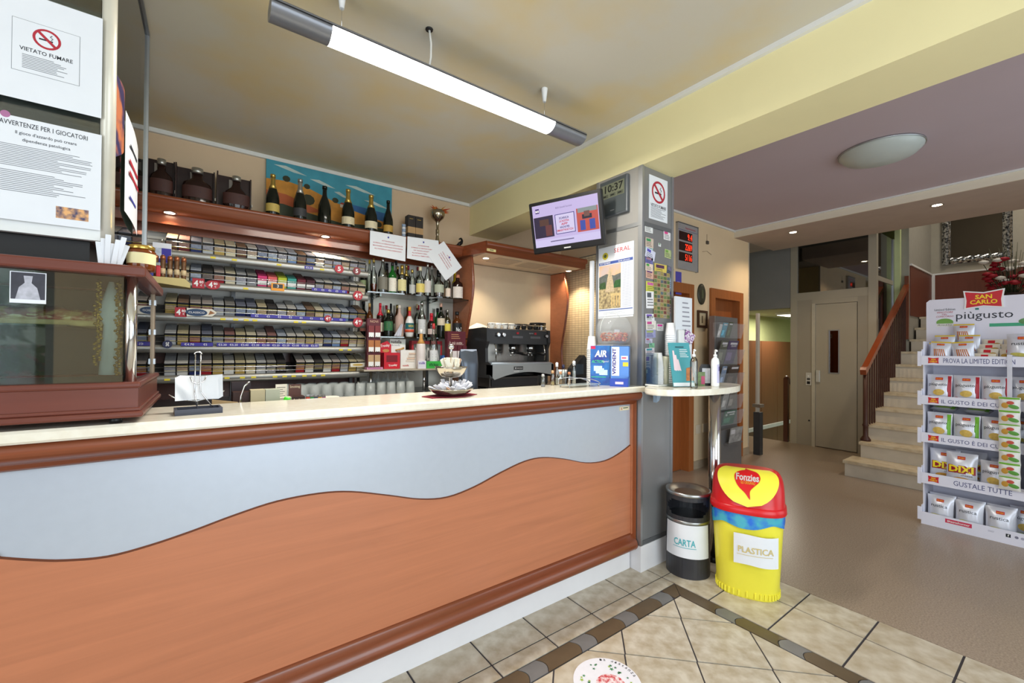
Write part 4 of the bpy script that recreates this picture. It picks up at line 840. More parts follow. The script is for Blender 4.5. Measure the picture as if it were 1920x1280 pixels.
# sheets hanging from the cornice
def sheet(name, label, pts, y, cat='notice', mat=PAPER):
    P_ = [on(a, b, 'y', y) for a, b in pts]; c = sum(P_, Vector())/4
    return tag(MB().add([(q.x-c.x, dy_, q.z-c.z) for dy_ in (0, -.0008) for q in P_], [(3, 2, 1, 0), (4, 5, 6, 7), (0, 1, 5, 4), (1, 2, 6, 5), (2, 3, 7, 6), (3, 0, 4, 7)], mat).build(name, None, tuple(c)), label, cat), c, P_
for k, (pts, lbs) in enumerate(((((694, 432), (761, 444), (760, 490), (693, 477)), 'white notice with red print, hanging farther from the coffee niche'), (((764, 443), (822, 451), (826, 496), (763, 484)), 'white notice with red print hanging in the middle of three'), (((832, 452), (866, 501), (836, 526), (800, 475)), 'white notice with red print hanging tilted over the bottles'))):
    yy = 3.365-.004*k; s_, c, P_ = sheet('hanging_notice', lbs, pts, yy)
    ux = (P_[1]-P_[0]); an = math.atan2(ux.z, ux.x); ww = ux.length
    if k == 2: ux = (P_[2]-P_[1]); an = math.atan2((P_[1]-P_[0]).z, (P_[1]-P_[0]).x); ww = ux.length
    tx = (['ATTENZIONE:', 'SI PREGA LA GENTILE CLIENTELA DI', 'MANTENERE LA DISTANZA DI SICUREZZA', 'ALL\u2019INTERNO DELL\u2019ESERCIZIO'], ['ATTENZIONE:', 'SI PREGA LA GENTILE CLIENTELA', 'DI NON SOSTARE', 'ALL\u2019INTERNO DELL\u2019ESERCIZIO', 'SE NON IL TEMPO NECESSARIO'], ['ATTENZIONE:', 'SI PREGA LA GENTILE CLIENTELA', 'DI INDOSSARE LA MASCHERINA', 'E DI IGIENIZZARE LE MANI'])[k]
    if k == 2: an = math.atan2((P_[0]-P_[3]).z, (P_[0]-P_[3]).x); an = an-PI/2; an = math.radians(-52)
    up_ = (-math.sin(an), math.cos(an)); hh = (P_[0]-P_[3]).length if k < 2 else .16
    BX('emblem', s_, up_[0]*hh*.36-.006, up_[0]*hh*.36+.006, -.0016, -.0008, up_[1]*hh*.36-.007, up_[1]*hh*.36+.007, BLUEINK)
    for i, l_ in enumerate(tx):
        d = hh*(.18-.12*i) if k < 2 else .05-.022*i; wl_ = ww*(.36 if i == 0 else .5+.02*len(l_)*.5) if k < 2 else (.06 if i == 0 else .15)
        letters(l_, s_, up_[0]*d, up_[1]*d, min(wl_, ww*.86 if k < 2 else .15), .0088, REDINK, -.0012, ang=an, bold=.02)
# glass-shelf bottles: (px, top, width, label, kwargs)
g = 'spirit bottles on the upper glass shelf'
UPB = [(693, 487, 11, 'slim clear bottle with yellow neck beside the tobacco shelves', 3.56, dict(shape='wine', cap=M((200, 176, 60), .4), lab=None)),
       (701, 484, 13, 'clear bottle of red-brown liqueur with gold-green neck', 3.47, dict(shape='round', cap=GOLDF, liquid=M((120, 50, 24), .2), fill=.26)),
       (718, 484, 18, 'large clear decanter bottle with silver stopper and dark reflection', 3.43, dict(shape='long', cap=CHROME, lab=LM(120, 116, 104), labz=(.1, .45))),
       (726, 500, 14, 'dark brown bottle behind the large clear decanter', 3.56, dict(shape='wine', body=DKB, cap=BLACK)),
       (736, 492, 15, 'bright green bottle with round white label', 3.44, dict(shape='wine', body=GRNG, cap=BLACK, lab=LM(226, 220, 206), labz=(.08, .5), tm=REDINK)),
       (743, 489, 12, 'clear bottle with black cap behind the green bottle', 3.57, dict(shape='wine', cap=BLACK, lab=LM(200, 196, 186))),
       (754, 497, 16, 'clear bottle with gold neck and pale yellow label', 3.42, dict(shape='broad', cap=GOLDF, foil=GOLDF, lab=LM(216, 206, 150), labz=(.12, .5))),
       (762, 496, 12, 'bottle with gold foil neck behind the yellow label one', 3.53, dict(shape='wine', cap=GOLDF, foil=GOLDF, body=DKG)),
       (773, 505, 12, 'clear bottle with dark and white two-part label', 3.46, dict(shape='square', cap=GOLDF, lab=LM(190, 190, 186), labz=(.1, .42))),
       (788, 500, 16, 'clear gin bottle with broad yellow label', 3.42, dict(shape='broad', cap=M((210, 200, 170), .4), lab=LM(222, 200, 110), labz=(.12, .42))),
       (802, 494, 13, 'tall clear rum bottle with round red badge', 3.41, dict(shape='long', cap=SILF, lab=LM(206, 200, 196), labz=(.12, .48), tm=REDINK)),
       (810, 498, 11, 'plain clear bottle behind the tall rum bottle', 3.55, dict(shape='wine', cap=WHITE)),
       (823, 512, 19, 'squat clear bottle with grey-green label and dark base', 3.42, dict(shape='broad', cap=BLACK, lab=LM(176, 180, 160), labz=(.2, .52), liquid=M((50, 26, 24), .3), fill=.12)),
       (840, 526, 10, 'small white-labelled bottle with red foot band', 3.42, dict(shape='wine', cap=SILF, lab=LM(226, 206, 190), labz=(.1, .56), tm=REDINK)),
       (853, 509, 11, 'bright yellow bottle under the tilted notice', 3.54, dict(shape='wine', body=M((222, 196, 30), .2), cap=M((222, 196, 30), .2))),
       (858, 515, 20, 'square dark brown liqueur bottle with white strip label', 3.43, dict(shape='square', body=DKB, cap=M((190, 120, 90), .4), lab=LM(226, 216, 206), labz=(.05, .5)))]
for px, pyt, w, lb, y, kw in UPB: shelf_bottle(1.8005, y, px, pyt, w, lb, group=g, **kw)
g = 'bottles on the lower glass shelf'
LWB = [(693, 568, 13, 'amber bottle with orange label behind the chocolate rack', 3.52, dict(shape='wine', body=AMB, cap=M((190, 150, 90), .4), lab=LM(206, 150, 60))),
       (713, 568, 13, 'dark bottle with bright red cap', 3.5, dict(shape='wine', body=DKB, cap=M((196, 30, 50), .35), foil=M((196, 30, 50), .35), lab=LM(222, 214, 190))),
       (733, 569, 11, 'black-capped dark bottle behind the green oval label', 3.58, dict(shape='wine', body=DKG, cap=BLACK, foil=BLACK)),
       (728, 580, 17, 'dark green herbal liqueur bottle with green oval label', 3.43, dict(shape='broad', body=DKG, cap=GOLDF, lab=LM(50, 104, 66), labz=(.22, .56), tm=GOLDF)),
       (749, 572, 16, 'frosted pinkish bottle wrapped in a pale cloth', 3.44, dict(shape='wine', body=M((190, 160, 148), .5), cap=M((206, 196, 186), .4))),
       (768, 575, 17, 'white egg-liqueur bottle with yellow and orange stripes', 3.42, dict(shape='round', body=M((228, 224, 222), .3), cap=M((220, 150, 40), .4), foil=None, lab=M((30, 96, 100), .5), labz=(.26, .46), txt='VOV', tm=M((230, 200, 60), .5))),
       (791, 565, 15, 'tall clear vodka bottle with frosted label', 3.42, dict(shape='long', cap=CHROME, lab=LM(206, 206, 206), labz=(.1, .5))),
       (782, 570, 10, 'slim clear bottle between the egg liqueur and the vodka', 3.56, dict(shape='wine', cap=M((206, 180, 140), .4))),
       (809, 587, 15, 'dark bottle sealed with dripping red wax', 3.43, dict(shape='broad', body=DKB, cap=M((190, 30, 50), .35), foil=M((190, 30, 50), .35), lab=LM(206, 186, 180), labz=(.14, .36), tm=REDINK)),
       (827, 568, 15, 'dark wine bottle with broad cream label', 3.43, dict(shape='wine', body=DKG, cap=M((206, 160, 140), .4), lab=LM(216, 200, 176), labz=(.36, .56))),
       (839, 580, 13, 'pale bottle of yellow liqueur with round label', 3.43, dict(shape='wine', cap=SILF, liquid=M((216, 180, 50), .3), fill=.5, lab=LM(226, 206, 90), labz=(.25, .5))),
       (857, 584, 18, 'square whiskey bottle with black label and white lettering', 3.42, dict(shape='square', body=AMB, cap=BLACK, lab=LM(26, 26, 28), labz=(.08, .56), txt='No.7', tm=WINK))]
for px, pyt, w, lb, y, kw in LWB: shelf_bottle(1.4475, y, px, pyt, w, lb, group=g, **kw)
# more bottles standing at the rear of both glass shelves
rb_ = random.Random(21)
for zb, n_, nm in ((1.8005, 9, 'upper'), (1.4475, 9, 'lower')):
    for k in range(n_):
        x_ = 1.12+.098*k; c = rb_.choice((CLR, DKG, AMB, CLR, DKB, GRNG)); cn = {id(CLR): 'clear', id(DKG): 'black', id(AMB): 'amber', id(DKB): 'dark brown', id(GRNG): 'green'}[id(c)]
        if min(abs(x_-1.2), abs(x_-1.72)) < .055: continue
        cp_ = rb_.choice((BLACK, GOLDF, REDINK)); sn_ = rb_.choice(('wine', 'long', 'square')); ca = {id(BLACK): 'black', id(GOLDF): 'gold', id(REDINK): 'red'}[id(cp_)]
        bottle('%s %s bottle with %s cap against the back of the %s glass shelf' % ({'wine': 'straight', 'long': 'long-necked', 'square': 'broad-shouldered'}[sn_], cn, ca, nm), x_, 3.635, zb, rb_.uniform(.27, .31), .032, sn_, c, cp_, LM(rb_.randint(150, 226), rb_.randint(140, 210), rb_.randint(120, 190)), group='%s bottles along the back of the %s glass shelf' % (cn, nm))
vv = [o for o in bpy.data.objects if o.get('label', '').startswith('white egg')][0]
rv = 17/ppm(vv.location)/2
hv = on(768, 575, 'y', 3.42).z-1.4475
MB().lathe([(rv*.86, hv*.50), (rv*.72, hv*.58)], M((222, 190, 40), .4), 16).build('yellow_band', vv); MB().lathe([(rv*1.01, hv*.16), (rv*1.015, hv*.25)], M((206, 80, 50), .4), 16).build('orange_band', vv); MB().lathe([(rv*.42, hv*.66), (rv*.32, hv*.76), (rv*.32, hv*.86)], M((190, 40, 40), .4), 14).build('red_collar', vv)
p = on(746, 612, 'y', 3.385); cl = tag(MB().grid(lambda u, v: (.05*(u-.5)*(1.2-v*.9)+.035*v, -.012*math.sin(u*9)-.006, .10*v-.09), 12, 8, M((206, 206, 216), .8)).build('cloth', None, (p.x-.005, 3.385, p.z+.012)), 'pale cloth draped against the frosted pinkish bottle', 'cloth')
# ---- sweets on the bottom shelf
Z3 = 1.1905
def carton(name, label, px0, px1, pyt, pyb, y, d, face, zb=None, cat='box', side=None):
    a, b = on(px0, pyb, 'y', y), on(px1, pyt, 'y', y); z0 = a.z if zb is None else zb; z1 = on((px0+px1)/2, pyt, 'y', y).z
    t = thing(name, label, cat, ((a.x+b.x)/2, y, z0)); w = (b.x-a.x); h_ = z1-z0
    BX('carton', t, -w/2, w/2, 0, d, 0, h_, face); return t, w, h_
RED = M((196, 24, 44), .4, noise=.03); CRD = M((90, 26, 38), .5, noise=.05)
# maroon rack of small chocolate packs
t, w, h_ = carton('chocolate_rack', 'maroon cardboard rack of small chocolate packs beside the tobacco shelves', 688, 714, 597, 682, 3.245, .04, CRD, Z3+.018); letters('NOVI', t, 0, h_*.94, w*.6, h_*.05, M((206, 170, 140), .5), -.001)
bk = t
for i in range(2):
    for j in range(3):
        c = thing('chocolate_pack', 'small %s chocolate pack in the %s row of the maroon rack' % ((('maroon', 'orange', 'tan')[2-j] if True else ''), ('bottom', 'middle', 'top')[j]), 'chocolate', (bk.location.x-w*.24+w*.48*i, 3.231, Z3+.022+h_*.30*j), group='%s row of the maroon chocolate rack' % ('bottom', 'middle', 'top')[j])
        cc = ((190, 156, 116), (176, 110, 60), (120, 40, 44))[j]; BX('pack', c, -w*.2, w*.2, 0, .0135, 0, h_*.24, M(cc, .5, noise=.15, scale=60)); BX('white_panel', c, -w*.19, w*.19, -.0008, 0, .002, h_*.10, WHITE); MB().tube([(-w*.12, -.002, h_*.02), (0, -.003, -.001), (w*.12, -.002, h_*.02)], .0015, BLACK, 5).build('ribbon', c)
t, w, h_ = carton('pink_box', 'flat pink sweets box under the maroon chocolate rack', 688, 718, 681, 689, 3.228, .06, M((206, 140, 176), .5), Z3); letters('Fruittella', t, 0, h_*.5, w*.8, h_*.5, M((130, 40, 110), .5), -.001)
t.scale = (1, 1, (.0165)/h_)
t, w, h_ = carton('snack_display', 'red wafer snack display box with curved header card', 720, 750, 661, 689, 3.29, .09, RED, Z3); letters('Tronky', t, w*.05, h_*.2, w*.55, h_*.17, WHITE, -.001, bold=.02, ang=.1); BX('opening', t, -w*.36, w*.34, -.001, 0, h_*.42, h_*.84, M((120, 14, 30), .5)); 
hc = MB().prism([(-w*.62, h_*.85), (w*.2, h_*.85), (w*.2, h_*1.5), (-w*.05, h_*1.75), (-w*.5, h_*1.55), (-w*.62, h_*1.4)], .0905, .094, 'y', RED).build('header_card', t); letters('Tronky', hc, -w*.2, h_*1.42, w*.6, h_*.22, WHITE, .0895, bold=.02, ang=.12); MB().lathe([(.028, -.001), (.028, .001)], M((190, 140, 80), .5), 16, sx=1, sy=.45).build('wafer_print', hc, (-w*.14, .0897, h_*1.12), (PI/2, 0, 0))
t, w, h_ = carton('biscuit_display', 'white hazelnut-cream biscuit display box with header card', 751, 783, 656, 688, 3.30, .08, M((232, 230, 226), .5), Z3)
letters('nutella', t, -w*.2, h_*.16, w*.36, h_*.1, M((180, 40, 40), .5), -.001, bold=.02); 
for i in range(4): BX('biscuit_pack', t, -w*.2+w*.06*i, w*.3+w*.02*i, -.004-.001*i, -.0005, h_*(.36+.13*i), h_*(.46+.13*i), M((216, 190, 170) if i % 2 else (226, 214, 200), .5))
hc = BX('header_card', t, -w*.86, w*.05, .097, .1, h_*.85, h_*1.6, M((232, 230, 226), .5)); letters('nutella', hc, -w*.5, h_*1.45, w*.62, h_*.18, M((60, 30, 30), .5), .0963, bold=.02); letters('B-ready', hc, -w*.52, h_*1.25, w*.5, h_*.12, M((120, 130, 150), .5), .0963); MB().tube([(-w*.55, .094, h_*.98), (-w*.2, .094, h_*1.05), (-w*.05, .094, h_*1.12)], .007, M((200, 150, 80), .6, noise=.2, scale=60), 8).build('biscuit_print', hc)
t, w, h_ = carton('vodka_box', 'red-bordered clear gift box with large white letters', 772, 829, 639, 675, 3.40, .06, M((200, 60, 70), .4), Z3); BX('grey_window', t, -w*.44, w*.44, -.001, 0, h_*.1, h_*.88, M((120, 124, 124), .3)); letters('WODKA', t, 0, h_*.5, w*.8, h_*.5, WHITE, -.0022, bold=.03)
t, w, h_ = carton('milk_box', 'small white and violet chocolate box on the bottom shelf', 784, 799, 676, 688, 3.206, .012, M((226, 226, 236), .5), Z3); letters('milk', t, 0, h_*.72, w*.8, h_*.3, M((90, 60, 160), .5), -.001, bold=.02)
t, w, h_ = carton('green_box', 'flat green chewing-gum box on the bottom shelf', 800, 829, 677, 687, 3.205, .02, M((60, 176, 70), .45), Z3); letters('VIVAtic', t, -w*.05, h_*.5, w*.62, h_*.45, M((20, 50, 40), .5), -.001, bold=.02)
t, w, h_ = carton('blue_snack_box', 'blue and orange snack box behind the sugar stand', 830, 846, 666, 684, 3.31, .05, M((60, 110, 190), .5), Z3); letters('Vy', t, 0, h_*.6, w*.5, h_*.4, WHITE, -.001)
t, w, h_ = carton('coffee_promo', 'maroon promotional box with handwriting and white sachets', 839, 873, 621, 655, 3.25, .05, CRD, Z3); letters('la mia notte...', t, 0, h_*.68, w*.8, h_*.1, M((226, 200, 190), .5), -.001, shear=.3); lines(t, -w*.3, w*.3, h_*.94, h_*.78, 3, M((190, 140, 100), .5), -.001, .3)
for i in range(3): BX('sachet', t, -w*.25+w*.28*i, -w*.02+w*.28*i, -.012, -.002, h_*.22, h_*.46, M((120, 40, 46) if False else (226, 216, 214), .5)); BX('sachet_top', t, -w*.25+w*.28*i, -w*.02+w*.28*i, -.011, -.002, h_*.46, h_*.6, CRD)
BX('white_ledge', t, -w*.3, w*.62, -.02, -.0005, h_*.06, h_*.2, WHITE)
p = on(789.5, 676, 'y', 3.245); bottle('white frosted bottle with an orange neck label on the bottom shelf', p.x, 3.25, Z3, on(789.5, 617, 'y', 3.25).z-Z3, 17/ppm((p.x, 3.25, 1.3))/2, 'wine', M((226, 216, 212), .3), M((236, 234, 230), .4), None, foil=M((206, 150, 80), .5))
bottle('clear cream-liqueur bottle with blue dot label on the bottom shelf', on(813, 620, 'y', 3.26).x, 3.26, Z3, on(813, 606, 'y', 3.26).z-Z3, 16/ppm((1.5, 3.26, 1.3))/2, 'long', CLR, M((200, 60, 60), .4), LM(220, 220, 222), (.1, .4), liquid=M((214, 206, 200), .5), fill=.42)

# ---- glasses on the back counter, stemware hanging
TUM = CLPW
tm_ = MB().lathe([(.036, 0), (.0365, .003), (.031, .088), (.030, .09), (.0285, .088), (.033, .004)], TUM, 14, smooth=True).mesh('tumbler')
for r in range(4):
    for c in range(12):
        x_ = .50+.078*c+.03*(r % 2)+(.0 if r < 3 else .0); y_ = 3.20+.078*r
        if r >= 2 and abs(x_-1.012) < .06 or (r in (1, 2) and abs(x_-1.09) < .06): continue
        o = ob('tumbler', tm_, None, (x_, y_, 1.0005)); tag(o, 'clear tumbler upside down in the %s row on the back counter' % ('front', 'second', 'third', 'rear')[r], 'glass', '%s row of tumblers' % ('front', 'second', 'third', 'rear')[r])
rk_ = thing('glass_rack', 'chrome stemware rack under the bottom bottle shelf', 'rack', (1.33, 3.45, 1.16))
for i in range(5): MB().tube([(-.2+.08*i, -.12, -.003), (-.2+.08*i, .14, -.003)], .003, CHROME, 6).build('rail', rk_)
MB().tube([(-.2, .14, .001), (.12, .14, .001)], .003, CHROME, 6).build('cross_bar', rk_)
st_ = MB().lathe([(.03, 0), (.03, -.003), (.004, -.006), (.0035, -.05), (.01, -.056), (.026, -.075), (.03, -.10), (.026, -.13), (.0245, -.13), (.028, -.10)], TUM, 14).mesh('stem_glass')
for i in range(4):
    for j in range(2):
        o = ob('stem_glass', st_, None, (1.17+.08*i, 3.40+.09*j, 1.1655)); tag(o, 'stem glass hanging upside down in the %s row of the chrome rack' % ('front', 'rear')[j], 'glass', '%s row of hanging stem glasses' % ('front', 'rear')[j])
# ================================================================== COFFEE MACHINE
BLK = M((46, 46, 48), .32, noise=.06); GRY = M((160, 162, 162), .36, .3, noise=.03)
xa, xb = on(912, 690, 'y', 3.12).x, on(1031, 690, 'y', 3.12).x; Wm = xb-xa
cm = thing('espresso_machine', 'two-group black espresso machine with grey curved front on the back counter', 'coffee machine', ((xa+xb)/2, 3.12, 1.0))
hw = Wm/2
for sx_ in (-hw+.06, hw-.06):
    for sy_ in (.06, .4): MB().lathe([(.02, 0), (.016, .012)], BLACK, 12, (sx_, sy_, .0005)).build('foot', cm)
BX('knock_drawer', cm, -hw+.05, hw-.12, .03, .42, .0126, .10, M((70, 62, 56), .35, .4)); BX('drawer_front', cm, -hw+.07, hw-.14, .022, .0299, .02, .085, M((30, 22, 24), .4))
arch = [(-hw, .215), (hw-.01, .215), (hw-.01, .12)]+[(hw-.03-(Wm-.08)*t/12, .115+.035*math.sin(PI*t/12)-.03*(t/12)**3) for t in range(13)]+[(-hw, .13)]
fp = MB().prism(arch, -.055, .0, 'y', GRY).build('front_panel', cm)
BX('drip_tray', cm, -hw+.015, hw-.015, -.05, .20, .216, .228, STEEL)
for i in range(9): BX('grate_bar', cm, -hw+.03, hw-.03, -.042+.026*i, -.036+.026*i, .2285, .234, CHROME)
lg = BX('logo_plate', fp, -hw*.3, -hw*.02, -.0575, -.0552, .168, .198, BLACK); letters('RANCILIO', lg, -hw*.12, .183, hw*.17, .011, WINK, -.058); letters('X', lg, -hw*.25, .183, hw*.06, .018, WINK, -.058, bold=.02); lines(fp, -hw*.3, -hw*.1, .16, .152, 1, WINK, -.0556, .5)
BX('back_splash', cm, -hw+.03, hw-.03, .20, .21, .2, .40, M((150, 146, 140), .2, .85)); BX('boiler_body', cm, -hw+.03, hw-.03, .21, .50, .1, .40, BLK)
prof = [(-.055, .10), (.50, .10), (.50, .53), (.06, .545), (.0, .535), (-.005, .42), (.02, .36), (.015, .24), (-.055, .215)]
for s_ in (-1, 1): MB().prism(prof, s_*(hw-.028) if s_ > 0 else -hw, s_*hw if s_ > 0 else -hw+.028, 'x', BLK).build('side_panel', cm)
MB().prism([(.012, .40), (.50, .40), (.50, .525), (.06, .54), (.012, .53)], -hw+.029, hw-.029, 'x', BLK).build('upper_body', cm)
for x_, r_ in ((-hw+.12, .019), (-hw+.18, .019), (hw-.05, .016)):
    MB().lathe([(r_, 0), (r_, .022), (r_*.8, .028)], CHROME, 14).build('steam_knob', cm, (x_, .0115, .48), (PI/2, 0, 0))
for x_ in (-.02*1, hw*.52):
    g_ = MB().lathe([(.034, .345), (.036, .36), (.036, .40)], CHROME, 18, (x_, .09, 0)).lathe([(.03, .33), (.034, .3449)], BLACK, 18, (x_, .09, 0)).build('group_head', cm)
    MB().tube([(x_, .06, .322), (x_, .0, .318), (x_+.02, -.05, .312), (x_+.03, -.1, .308)], [.010, .010, .015, .013], BLACK, 10).build('portafilter_handle', g_)
    MB().lathe([(.033, .312), (.035, .328)], CHROME, 18, (x_, .09, 0)).tube([(x_-.018, .09, .312), (x_-.02, .085, .29)], .006, CHROME, 8).tube([(x_+.018, .09, .312), (x_+.02, .085, .29)], .006, CHROME, 8).build('portafilter', g_)
    BX('badge', cm, x_-.012, x_+.012, .0085, .0115, .492, .51, M((170, 24, 34), .4)); BX('button_row', cm, x_-.06, x_+.06, .009, .0115, .455, .475, M((90, 90, 94), .3))
letters('epoca', cm, .14, .5, .05, .014, M((170, 170, 170), .4), .011)
for x_ in (-hw+.10, hw-.07): MB().tube([(x_, .03, .40), (x_, .01, .39), (x_-.005, -.01, .33), (x_-.01, -.012, .25)], .006, CHROME, 8).build('steam_wand', cm)
MB().tube([(-hw+.03, .03, .575), (hw-.03, .03, .575)], .004, CHROME, 6).tube([(-hw+.03, .03, .53), (-hw+.03, .03, .575)], .004, CHROME, 6).tube([(hw-.03, .03, .53), (hw-.03, .03, .575)], .004, CHROME, 6).build('cup_rail', cm)
ztop = 1.0+.541
MB().box(-hw+.03, hw-.03, .065, .49, .5405, .5408, STEEL).build('cup_tray', cm)
cupm = MB().lathe([(.018, 0), (.02, .003), (.032, .045), (.033, .055), (.031, .055), (.03, .046)], M((236, 234, 228), .25), 14).tube([(.03, 0, .044), (.045, 0, .04), (.045, 0, .022), (.027, 0, .018)], .004, M((236, 234, 228), .25), 6).mesh('coffee_cup')
cupb = MB().lathe([(.018, 0), (.02, .003), (.032, .045), (.033, .055), (.031, .055), (.03, .046)], M((30, 30, 32), .25), 14).tube([(.03, 0, .044), (.045, 0, .04), (.045, 0, .022), (.027, 0, .018)], .004, M((30, 30, 32), .25), 6).mesh('coffee_cup')
for i in range(8):
    w_ = i < 4; o = ob('coffee_cup', cupm if w_ else cupb, None, (cm.location.x-hw+.15+.075*i, 3.12+.15, ztop+.0006), (0, 0, -.6)); tag(o, '%s espresso cup on top of the espresso machine' % ('white' if w_ else 'black'), 'cup', '%s cups on the espresso machine' % ('white' if w_ else 'black'))
    if i in (1, 3): o = ob('coffee_cup', cupb if i > 2 else cupm, None, (cm.location.x-hw+.17+.075*i, 3.12+.27, ztop+.0006), (0, 0, .4)); tag(o, '%s espresso cup in the rear row on the espresso machine' % ('white' if i <= 2 else 'black'), 'cup', 'rear %s cups on the espresso machine' % ('white' if i <= 2 else 'black'))
t = tag(MB().add([(-.11, -.05, .0), (.17, -.06, .0), (.17, .05, 0), (-.11, .05, 0), (0, 0, .062), (.03, -.04, .05)], [(0, 1, 5), (1, 2, 4, 5), (2, 3, 4), (3, 0, 5, 4), (3, 2, 1, 0)], M((240, 236, 226), .8, noise=.03)).build('napkin', None, (cm.location.x-hw+.145, 3.12+.40, ztop+.001)), 'white folded napkin tented on the left end of the espresso machine', 'napkin')
gx = on(1020, 640, 'y', 3.46).x
gr = thing('coffee_grinder', 'dark coffee grinder with smoky hopper behind the espresso machine', 'grinder', (xb+.11, 3.44, 1.0)); BX('body', gr, -.07, .07, -.09, .10, .0, .38, BLK, .01); MB().lathe([(.04, .38), (.075, .47), (.085, .60), (.085, .615)], glass('smoky_hopper', (110, 100, 96), .1, .3), 20, (0, .0, 0)).build('hopper', gr); MB().lathe([(.087, .616), (.087, .63)], BLK, 20).build('hopper_lid', gr); MB().lathe([(.038, .385), (.07, .47), (.075, .5)], M((60, 36, 22), .7, noise=.4, scale=90), 18, (0, 0, .002)).build('coffee_beans', gr); MB().tube([(0, -.09, .24), (0, -.14, .22)], .022, CHROME, 12).build('spout', gr)

# ================================================================== ON AND BEHIND THE BAR WORKTOP
ZS = 1.1352
def sl(px, py): return on(px, py, 'z', 1.135)
p = sl(845, 742)
mt = tag(MB().prism([(-.12, -.055), (.03, -.075), (.13, -.02), (.12, .05), (-.02, .075), (-.13, .03)], 0, .003, 'z', M((120, 22, 42), .9, noise=.4, scale=120, bump=.6)).build('lace_mat', None, (p.x, p.y, ZS)), 'dark red lace mat under the sugar stand', 'mat')
k_ = ppm((p.x, p.y, 1.2)); R1 = 84/k_/2; R2 = 60/k_/2
ss = thing('sugar_stand', 'two-tier chrome stand filled with sugar sachets on the bar', 'stand', (p.x, p.y, ZS+.0032)); zr = lambda py: on(845, py, 'y', p.y).z-ZS-.003
BOWL = M((190, 184, 172), .16, .95, noise=.02)
def bowl(r, z0, z1, name):
    n = 40; mb = MB(); pr = [(.42, 0), (.6, .08), (.82, .45), (.96, .85), (1.0, 1), (.97, 1), (.92, .86), (.78, .5), (.55, .14), (.02, .1)]
    vs = []
    for a_, b_ in pr:
        for k in range(n): q = 2*PI*k/n; rr_ = r*a_*(1+(.03*math.cos(10*q) if a_ > .5 else 0)); vs.append((rr_*math.cos(q), rr_*math.sin(q), z0+(z1-z0)*b_))
    fs = [(j*n+i, j*n+(i+1) % n, (j+1)*n+(i+1) % n, (j+1)*n+i) for j in range(len(pr)-1) for i in range(n)]
    mb.add(vs, fs+[list(range(n))[::-1]], BOWL, True); return mb.build(name, ss)
zl, zu = zr(727), zr(687); bowl(R1, .0005, zl, 'lower_bowl'); bowl(R2, zr(707), zu, 'upper_bowl')
MB().lathe([(.007, .005), (.007, zr(655))], CHROME, 14).build('pole', ss); MB().sphere((0, 0, zr(650)), .014, CHROME, 16, 10).build('knob', ss)
rs = random.Random(2)
for tier, (rr_, z_, n, g, c0) in enumerate(((R1*.74, zl*.55, 42, 'sachets in the lower bowl', (232, 232, 240)), (R2*.66, zu-.022, 36, 'sachets in the upper bowl', (226, 222, 206)))):
    for k in range(n):
        a = rs.uniform(0, 2*PI); d = .022+rs.uniform(.0, 1)*max(.002, rr_-.04); fl = tier == 0
        col_ = c0 if rs.random() < .85 else (190, 150, 120)
        mb = MB().rbox(-.01, .01, -.0025, .0025, 0, .055 if fl else .06, .002, M(col_, .6, noise=.03)); mb.build('sugar_sachet', ss, (d*math.cos(a), d*math.sin(a), z_+.001*(k % 5)), (rs.uniform(.5, 1.2) if fl else rs.uniform(-.3, .3), rs.uniform(-.5, .5), a+PI/2 if fl else rs.uniform(0, 6)))
# coffee bag
p = on(878, 700, 'y', 2.13); t = thing('coffee_bag', 'dark grey foil coffee bag standing behind the bar worktop', 'bag', (p.x, 2.13, .9855)); hb = on(878, 658, 'y', 2.13).z-.9855; wb = 38/ppm(p)/2
def bagf(u, v):
    a = 2*PI*u; e = 1-.75*max(0, (v-.8)/.2); return (wb*math.copysign(abs(math.cos(a))**.7, math.cos(a))*(1+.03*math.sin(9*v)), .035*e*math.copysign(abs(math.sin(a))**.7, math.sin(a)), hb*v+.003*math.sin(6*a))
MB().grid(bagf, 24, 14, M((74, 80, 90), .28, .55, noise=.08)).build('bag_body', t); BX('crimped_top', t, -wb*.9, wb*.9, -.004, .004, hb*.99, hb*1.03, M((150, 150, 156), .25, .8))
# tray with a clip holding papers
p = sl(372, 776); t = thing('paper_holder', 'chrome wire clip holder with a stack of white papers on a dark tray', 'paper holder', (p.x, p.y+.02, ZS), math.radians(4))
BX('tray', t, -.062, .062, -.035, .05, 0, .008, M((44, 46, 60), .4)); 
for (a, b, c, d) in ((-.062, .062, -.035, -.028), (-.062, .062, .043, .05), (-.062, -.055, -.028, .043), (.055, .062, -.028, .043)): BX('tray_rim', t, a, b, c, d, .008, .018, M((54, 56, 70), .4))
zp = lambda py: on(372, py, 'y', p.y+.05).z-ZS
for i in range(4): MB().grid(lambda u, v: ((u-.5)*.118+.004*i, .055+.012*math.cos((u-.5)*PI)+.003*i-.02*(1-v), zp(752)+.004+(zp(712)-zp(752))*v+.010*abs(u-.5)*v+.002*i), 12, 5, PAPER).build('paper_sheet', t)
for s_ in (-.007, .007): MB().tube([(s_, .045, zp(664)), (s_, .048, zp(705)), (s_*1.2, .04, zp(735)), (s_*3+.02, .02, .012)], .0022, CHROME, 8).build('wire', t)
MB().tube([(-.02, .046, zp(706)), (-.015, .044, zp(716)), (0, .042, zp(720)), (.018, .044, zp(715)), (.023, .046, zp(706))], .0022, CHROME, 8).build('clip', t); MB().tube([(.01*math.cos(a), .045, zp(664)+.008*math.sin(a)) for a in [PI*k/8 for k in range(9)]], .0026, CHROME, 8).build('loop', t)
